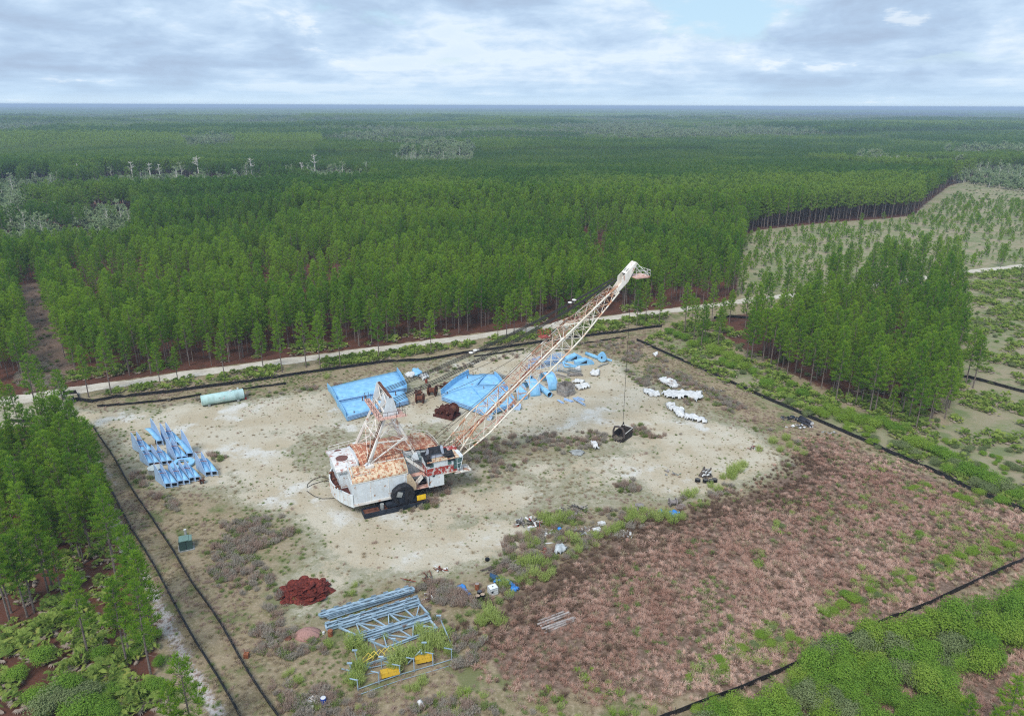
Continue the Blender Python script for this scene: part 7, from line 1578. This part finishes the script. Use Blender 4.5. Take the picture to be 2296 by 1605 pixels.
for i, (x_, y_, r_) in enumerate(LW):
    for j in range(2 if r_ > 15 else 1):
        put_wisp(x_ + rnd.uniform(-.4, .4) * r_, y_ + rnd.uniform(-.25, .25) * r_, r_ * mpx(x_, y_) * .95, 'lime', 'feathery lime green weed clump %s' % ('among the grey-blue trusses' if 760 < x_ < 1030 and y_ > 1400 else 'by the drums and the blue tarpaulins' if x_ < 1160 and 1300 < y_ < 1460 else 'near the bottom left of the yard' if x_ < 860 and y_ > 1300 else 'by the blue sheets and the crate' if y_ < 880 else 'along the edge between bare ground and brown grass' if x_ < 1620 else 'at the far corner of the brown grass field'), 'feathery lime weeds')
# palmettos: single ones that show largest, the rest as undergrowth
PAL_L = Gn([(-80, 1385), (60, 1385), (140, 1340), (230, 1400), (300, 1380), (345, 1440), (300, 1500), (350, 1560), (420, 1700), (-80, 1700)])
rg = np.random.RandomState(8)
def fill(poly, n, mind=.9, dens=None):
    P = np.array(poly); out = []; lo = P.min(0); hi = P.max(0)
    X = rg.uniform(lo[0], hi[0], n); Y = rg.uniform(lo[1], hi[1], n); k = pip(X, Y, poly); X, Y = X[k], Y[k]
    if dens is not None: k = rg.uniform(0, 1, X.size) < dens(X, Y); X, Y = X[k], Y[k]
    return X, Y
X, Y = fill(PAL_L, 900, dens=lambda x, y: np.clip((fbm(x, y, 7, 44) - .40) * 5, 0, 1))
X = X[:210]; Y = Y[:210]
for x_, y_ in zip(X, Y):
    s_ = rnd.uniform(.8, 1.5); e = empty('saw_palmetto', (x_, y_, float(gh(x_, y_))), rnd.random() * 6.28, 'green fan-leaved palmetto on the red straw at the bottom left', 'palmetto', 'palmettos at the bottom left'); e.scale = (s_, s_, s_ * .9); c_, d_ = rnd.choice(pmm)
    for nm, me_ in (('fans', c_), ('dead_fans', d_)): o = bpy.data.objects.new(nm, me_); COL.objects.link(o); o.parent = e
for x_, y_, r_ in ((150, 1560, 34), (185, 1580, 36), (120, 1590, 34), (215, 1590, 30), (90, 1570, 26), (250, 1560, 22), (320, 1420, 20), (330, 1445, 22), (360, 1490, 16), (300, 1470, 18), (345, 1550, 26), (230, 1470, 22), (95, 1480, 24), (40, 1520, 22), (310, 1400, 18), (180, 1610, 36), (240, 1612, 30)):
    put_shrub(x_, y_, r_ * mpx(x_, y_), 'green' if rnd.random() < .6 else 'olive', 'leafy green shrub between the palmettos at the bottom left', 'shrub', 'shrubs at the bottom left', .8)
protos('palmetto', [join(c, d).mesh('palmetto_model', [L_palm, L_dead]) for c, d in PM])
protos('brush', [join(MB(), c).mesh('brush_model', [twig, m_]) for (t, c), m_ in zip(SH, (L_green, L_olive, L_lime, L_olive))])
RX, RY = fill(SCRUBR, 26000, dens=lambda x, y: np.clip((fbm(x, y, 8, 54) - .38) * 4, 0, .8) * np.where(np.hypot(x, y) > 190, .75, 1)); RX, RY = RX[:9000], RY[:9000]
roadside = Gn([(210, 893), (380, 873), (600, 846), (760, 824), (1000, 786), (1200, 763), (1400, 738), (1480, 730), (1500, 702), (1400, 714), (1210, 741), (1000, 769), (870, 787), (600, 822), (260, 872)])
SX, SY = fill(roadside, 9000, dens=lambda x, y: np.clip((fbm(x, y, 9, 64) - .33) * 5, 0, 1) * np.where(x > G(560, 840).x, 1, .45)); 
north = Gn([(130, 860), (500, 818), (870, 770), (1210, 726), (1500, 688), (1500, 672), (1210, 708), (870, 750), (500, 795), (130, 835)])
NX, NY = fill(north, 5200, dens=lambda x, y: np.clip((fbm(x, y, 8, 74) - .5) * 6, 0, 1))
stand = Gn([(1500, 735), (1640, 795), (1850, 888), (2060, 962), (2125, 945), (2100, 900), (1900, 850), (1700, 760), (1560, 715)])
TX, TY = fill(stand, 2600, dens=lambda x, y: np.clip((fbm(x, y, 7, 84) - .42) * 5, 0, 1))
UX, UY = fill(Gn([(-300, 1000), (120, 960), (240, 1150), (300, 1340), (0, 1380), (-300, 1380)]), 600)
AX, AY = [np.concatenate(a) for a in ((RX, SX, NX, TX, UX), (RY, SY, NY, TY, UY))]
kp = segdist(AX, AY, rp) > 3.4; AX, AY = AX[kp], AY[kp]
scatter('palmetto_undergrowth', 'palmetto', np.stack([AX, AY, gh(AX, AY)], 1), rg.uniform(.7, 1.35, AX.size), rg.uniform(0, 6.28, AX.size), rg.randint(0, 4, AX.size), rg.uniform(-.3, .3, AX.size), 'green palmetto undergrowth along the road and over the scrub')
BX, BY = fill(SCRUBR, 7000, dens=lambda x, y: np.clip((fbm(x, y, 12, 94) - .45) * 5, 0, 1)); CX2, CY2 = fill(stand, 500, dens=lambda x, y: np.clip((fbm(x, y, 12, 95) - .4) * 5, 0, 1)); DX, DY = fill(roadside, 260)
BX, BY = np.concatenate([BX[:1500], CX2, DX]), np.concatenate([BY[:1500], CY2, DY]); kp = segdist(BX, BY, rp) > 3.6; BX, BY = BX[kp], BY[kp]
scatter('scrub_undergrowth', 'brush', np.stack([BX, BY, gh(BX, BY)], 1), rg.uniform(.5, 1.15, BX.size), rg.uniform(0, 6.28, BX.size), rg.randint(0, 4, BX.size), rg.uniform(-.3, .3, BX.size), 'low mixed green scrub outside the right fence and along the road', zs=np.full(BX.size, .7))
# grasses
protos('rustgrass', [grasst(700 + i, 46, .62, .62, .04).mesh('rustgrass_model', m_) for i, m_ in enumerate((L_pink, L_pink, L_pink, L_dkg, L_tan, L_gr))])
def area(px, py): return G(px, py)
def PK(x, y):
    rim = np.clip(1 - segdist(x, y, Gn([(1000, 1400), (1130, 1350), (1230, 1290), (1330, 1230), (1440, 1180), (1560, 1140), (1700, 1100), (1800, 1040)])) / 9, 0, 1); far_ = np.clip((x - 40) / 40, 0, 1)
    g = fbm(x, y, 7, 61); u = rg.uniform(0, 1, x.size); i_ = rg.randint(0, 3, x.size)
    i_ = np.where(u < rim * .75 + .08, 3, i_); i_ = np.where((g > .60) & (u > .7), 5, i_); i_ = np.where(u > 1 - .10 - .35 * far_ * (g > .45), 4, i_); i_ = np.where((u > .9) & (far_ > .2), 5, i_); return i_
st_ = .52; X, Y = np.meshgrid(np.arange(-45, 105, st_), np.arange(40, 140, st_)); X = X.ravel() + rg.uniform(-.3, .3, X.size); Y = Y.ravel() + rg.uniform(-.3, .3, Y.size)
wk = np.maximum(soft(X, Y, PINK, 5), soft(X, Y, PINKOUT, 4)); k = rg.uniform(0, 1, X.size) < np.clip(wk * 1.3 - .15, 0, 1) * (.35 + .65 * np.clip((fbm(X, Y, 2.2, 11) - .32) * 5, 0, 1)); X, Y = X[k], Y[k]
scatter('rusty_grass', 'rustgrass', np.stack([X, Y, gh(X, Y)], 1), rg.uniform(.55, 1.15, X.size) * (.75 + .5 * fbm(X, Y, 6, 6)), rg.uniform(0, 6.28, X.size), PK(X, Y), (fbm(X, Y, 9, 17) - .5) * 1.2 + (fbm(X, Y, 1.7, 27) - .5) * .9, 'tussocky pinkish brown dry grass filling the lower right field')
protos('turf', [grasst(720 + i, 34, .34, .5, .035, .7).mesh('turf_model', m_) for i, m_ in enumerate((L_tan, L_tan, L_gr, L_brown))])
st_ = .62; X, Y = np.meshgrid(np.arange(-110, 110, st_), np.arange(42, 235, st_)); X = X.ravel() + rg.uniform(-.35, .35, X.size); Y = Y.ravel() + rg.uniform(-.35, .35, Y.size)
STRIPG = Gn([(200, 960), (350, 1283), (467, 1487), (600, 1720), (690, 1710), (540, 1479), (438, 1318), (302, 1105), (215, 960)]); Zt = zones(X, Y); inview = np.abs(X) < Y * .80 + 6; encl2 = pip(X, Y, Gn([(160, 900), (400, 870), (1000, 795), (1480, 735), (1700, 893), (2296, 1150), (2400, 1190), (2400, 1700), (560, 1900), (340, 1400), (185, 1000)]))
dn_ = np.clip(1 - Zt['sand'] * 1.3, 0.06, 1) * np.clip(1 - Zt['pink'] * 1.2, 0, 1) * np.where(encl2, .75, 0) * (.25 + .75 * np.clip((fbm(X, Y, 4, 19) - .35) * 4, 0, 1)); k = inview & (rg.uniform(0, 1, X.size) < dn_); X, Y = X[k], Y[k]; gsel = fbm(X, Y, 11, 23)
strip_ = pip(X, Y, STRIPG); ix = np.where((gsel > .58) & ~strip_, 2, np.where(gsel < .42, 3, rg.randint(0, 2, X.size))); ix = np.where(rg.uniform(0, 1, X.size) < .25, rg.randint(0, 4, X.size), ix)
scatter('dry_turf', 'turf', np.stack([X, Y, gh(X, Y)], 1), rg.uniform(.5, 1.1, X.size), rg.uniform(0, 6.28, X.size), ix, rg.uniform(-.25, .25, X.size), 'mixed tan and green grass over the edges of the yard')
gx_, gy_ = [], []
for x_, y_, r_ in GRN + [(1560, 1130, 12), (1330, 1545, 16), (1700, 1500, 14), (1020, 1580, 20), (1250, 1590, 24), (2200, 1200, 26), (2150, 1225, 24), (2260, 1195, 26), (1960, 1300, 14), (1400, 1590, 18), (1780, 1130, 12), (1850, 1160, 10), (2100, 1160, 14)]:
    c = G(x_, y_); s_ = r_ * mpx(x_, y_); n_ = int(8 + 7 * s_ * s_); gx_.append(c.x + rg.normal(0, s_ * 1.25, n_)); gy_.append(c.y + rg.normal(0, s_ * 1.5, n_))
gx_, gy_ = np.concatenate(gx_), np.concatenate(gy_)
protos('greentuft', [grasst(740, 40, .5, .55, .045).mesh('greentuft_model', L_lime), grasst(741, 40, .45, .5, .045).mesh('greentuft_model', L_gr), wisp(742, 40, .7, .6, .09).mesh('greentuft_model', L_wisp)])
scatter('green_growth', 'greentuft', np.stack([gx_, gy_, gh(gx_, gy_)], 1), rg.uniform(.6, 1.3, gx_.size), rg.uniform(0, 6.28, gx_.size), rg.randint(0, 3, gx_.size), rg.uniform(-.3, .3, gx_.size), 'soft green growth spreading round the shrubs in the brown grass')
# brown feathery dead weeds in drifts
protos('deadweed', [c.mesh('deadweed_model', m_) for c, m_ in ((WS[0], L_brown), (WS[1], L_grey), (WS[2], L_brown), (wisp(670, 90, 1.0, .7), L_grey), (wisp(671, 120, .7, .7, .09), L_gr))])
DR = [([(215, 905), (450, 893), (760, 860), (1000, 822), (1250, 778), (1400, 760), (1470, 790), (1400, 795), (1250, 790), (1000, 835), (740, 872), (640, 885), (400, 915), (220, 915)], 1500), ([(1400, 790), (1480, 800), (1560, 860), (1650, 900), (1740, 960), (1800, 1000), (1720, 985), (1640, 925), (1520, 905), (1440, 870), (1390, 830)], 1300), ([(1000, 1010), (1080, 985), (1200, 975), (1320, 965), (1400, 985), (1300, 1010), (1180, 1040), (1100, 1075), (1020, 1060)], 420), ([(1415, 955), (1480, 945), (1530, 975), (1460, 985), (1420, 975)], 110), ([(1375, 1085), (1420, 1075), (1440, 1100), (1400, 1115)], 60), ([(500, 1170), (590, 1155), (700, 1150), (720, 1165), (640, 1210), (560, 1240), (480, 1230)], 300), ([(420, 1180), (560, 1240), (620, 1300), (640, 1400), (560, 1420), (480, 1300)], 420), ([(560, 1400), (720, 1420), (780, 1560), (1000, 1560), (1200, 1600), (700, 1700), (580, 1520)], 700), ([(880, 1130), (980, 1120), (1000, 1135), (900, 1150)], 50), ([(940, 1085), (1010, 1060), (1010, 1110), (960, 1115)], 70), ([(860, 1330), (1000, 1300), (1080, 1350), (1100, 1480), (1020, 1500), (1000, 1400)], 420), ([(1160, 1150), (1440, 1140), (1560, 1110), (1700, 1060), (1780, 1030), (1790, 1050), (1600, 1130), (1400, 1200), (1240, 1280), (1100, 1380), (1080, 1330)], 1300), ([(290, 1050), (360, 1070), (380, 1110), (420, 1150), (370, 1140), (300, 1080)], 160), ([(60, 800), (130, 830), (150, 870), (60, 885), (30, 860)], 500), ([(66, 640), (90, 640), (100, 690), (112, 740), (140, 850), (90, 850), (80, 740)], 500), ([(470, 1010), (520, 1030), (520, 1050), (470, 1040)], 40)]
wx, wy = [], []
for pl_, n_ in DR:
    X, Y = fill(Gn(pl_), n_ * 3, dens=lambda x, y: np.clip((fbm(x, y, 6, 29) - .38) * 5, 0, 1)); n_ = int(n_ * .75); wx.append(X[:n_]); wy.append(Y[:n_])
wx, wy = np.concatenate(wx), np.concatenate(wy)
scatter('dead_weeds', 'deadweed', np.stack([wx, wy, gh(wx, wy)], 1), rg.uniform(.4, 1.1, wx.size), rg.uniform(0, 6.28, wx.size), rg.choice([0, 1, 2, 3, 3, 4, 4], wx.size), rg.uniform(-.3, .3, wx.size), 'feathery dead brown weeds drifting round the bare yard', zs=rg.uniform(.7, 1.1, wx.size))
# low dark tufts on the bare ground
X, Y = fill(YARD, 22000, dens=lambda x, y: np.clip((fbm(x, y, 16, 39) - .33) * 2.8, .15, 1) * .6)
scatter('yard_tufts', 'turf', np.stack([X, Y, gh(X, Y)], 1), rg.uniform(.15, .55, X.size), rg.uniform(0, 6.28, X.size), rg.choice([2, 2, 3, 0, 1], X.size), rg.uniform(-.3, .1, X.size), 'small scattered tufts on the bare pale ground')
X, Y = fill(FIELD, 9000, dens=lambda x, y: np.clip((fbm(x, y, 14, 49) - .3) * 3, 0, .8)); kp = (segdist(X, Y, LANE) > 4) & (segdist(X, Y, LANE2) > 4) & (segdist(X, Y, rp) > 4); X, Y = X[kp], Y[kp]
scatter('field_scrub', 'brush', np.stack([X, Y, gh(X, Y)], 1), rg.uniform(.4, 1.0, X.size), rg.uniform(0, 6.28, X.size), rg.choice([1, 2, 1, 3], X.size), rg.uniform(-.1, .5, X.size), 'low pale green growth over the far field beyond the road', zs=np.full(X.size, .55))
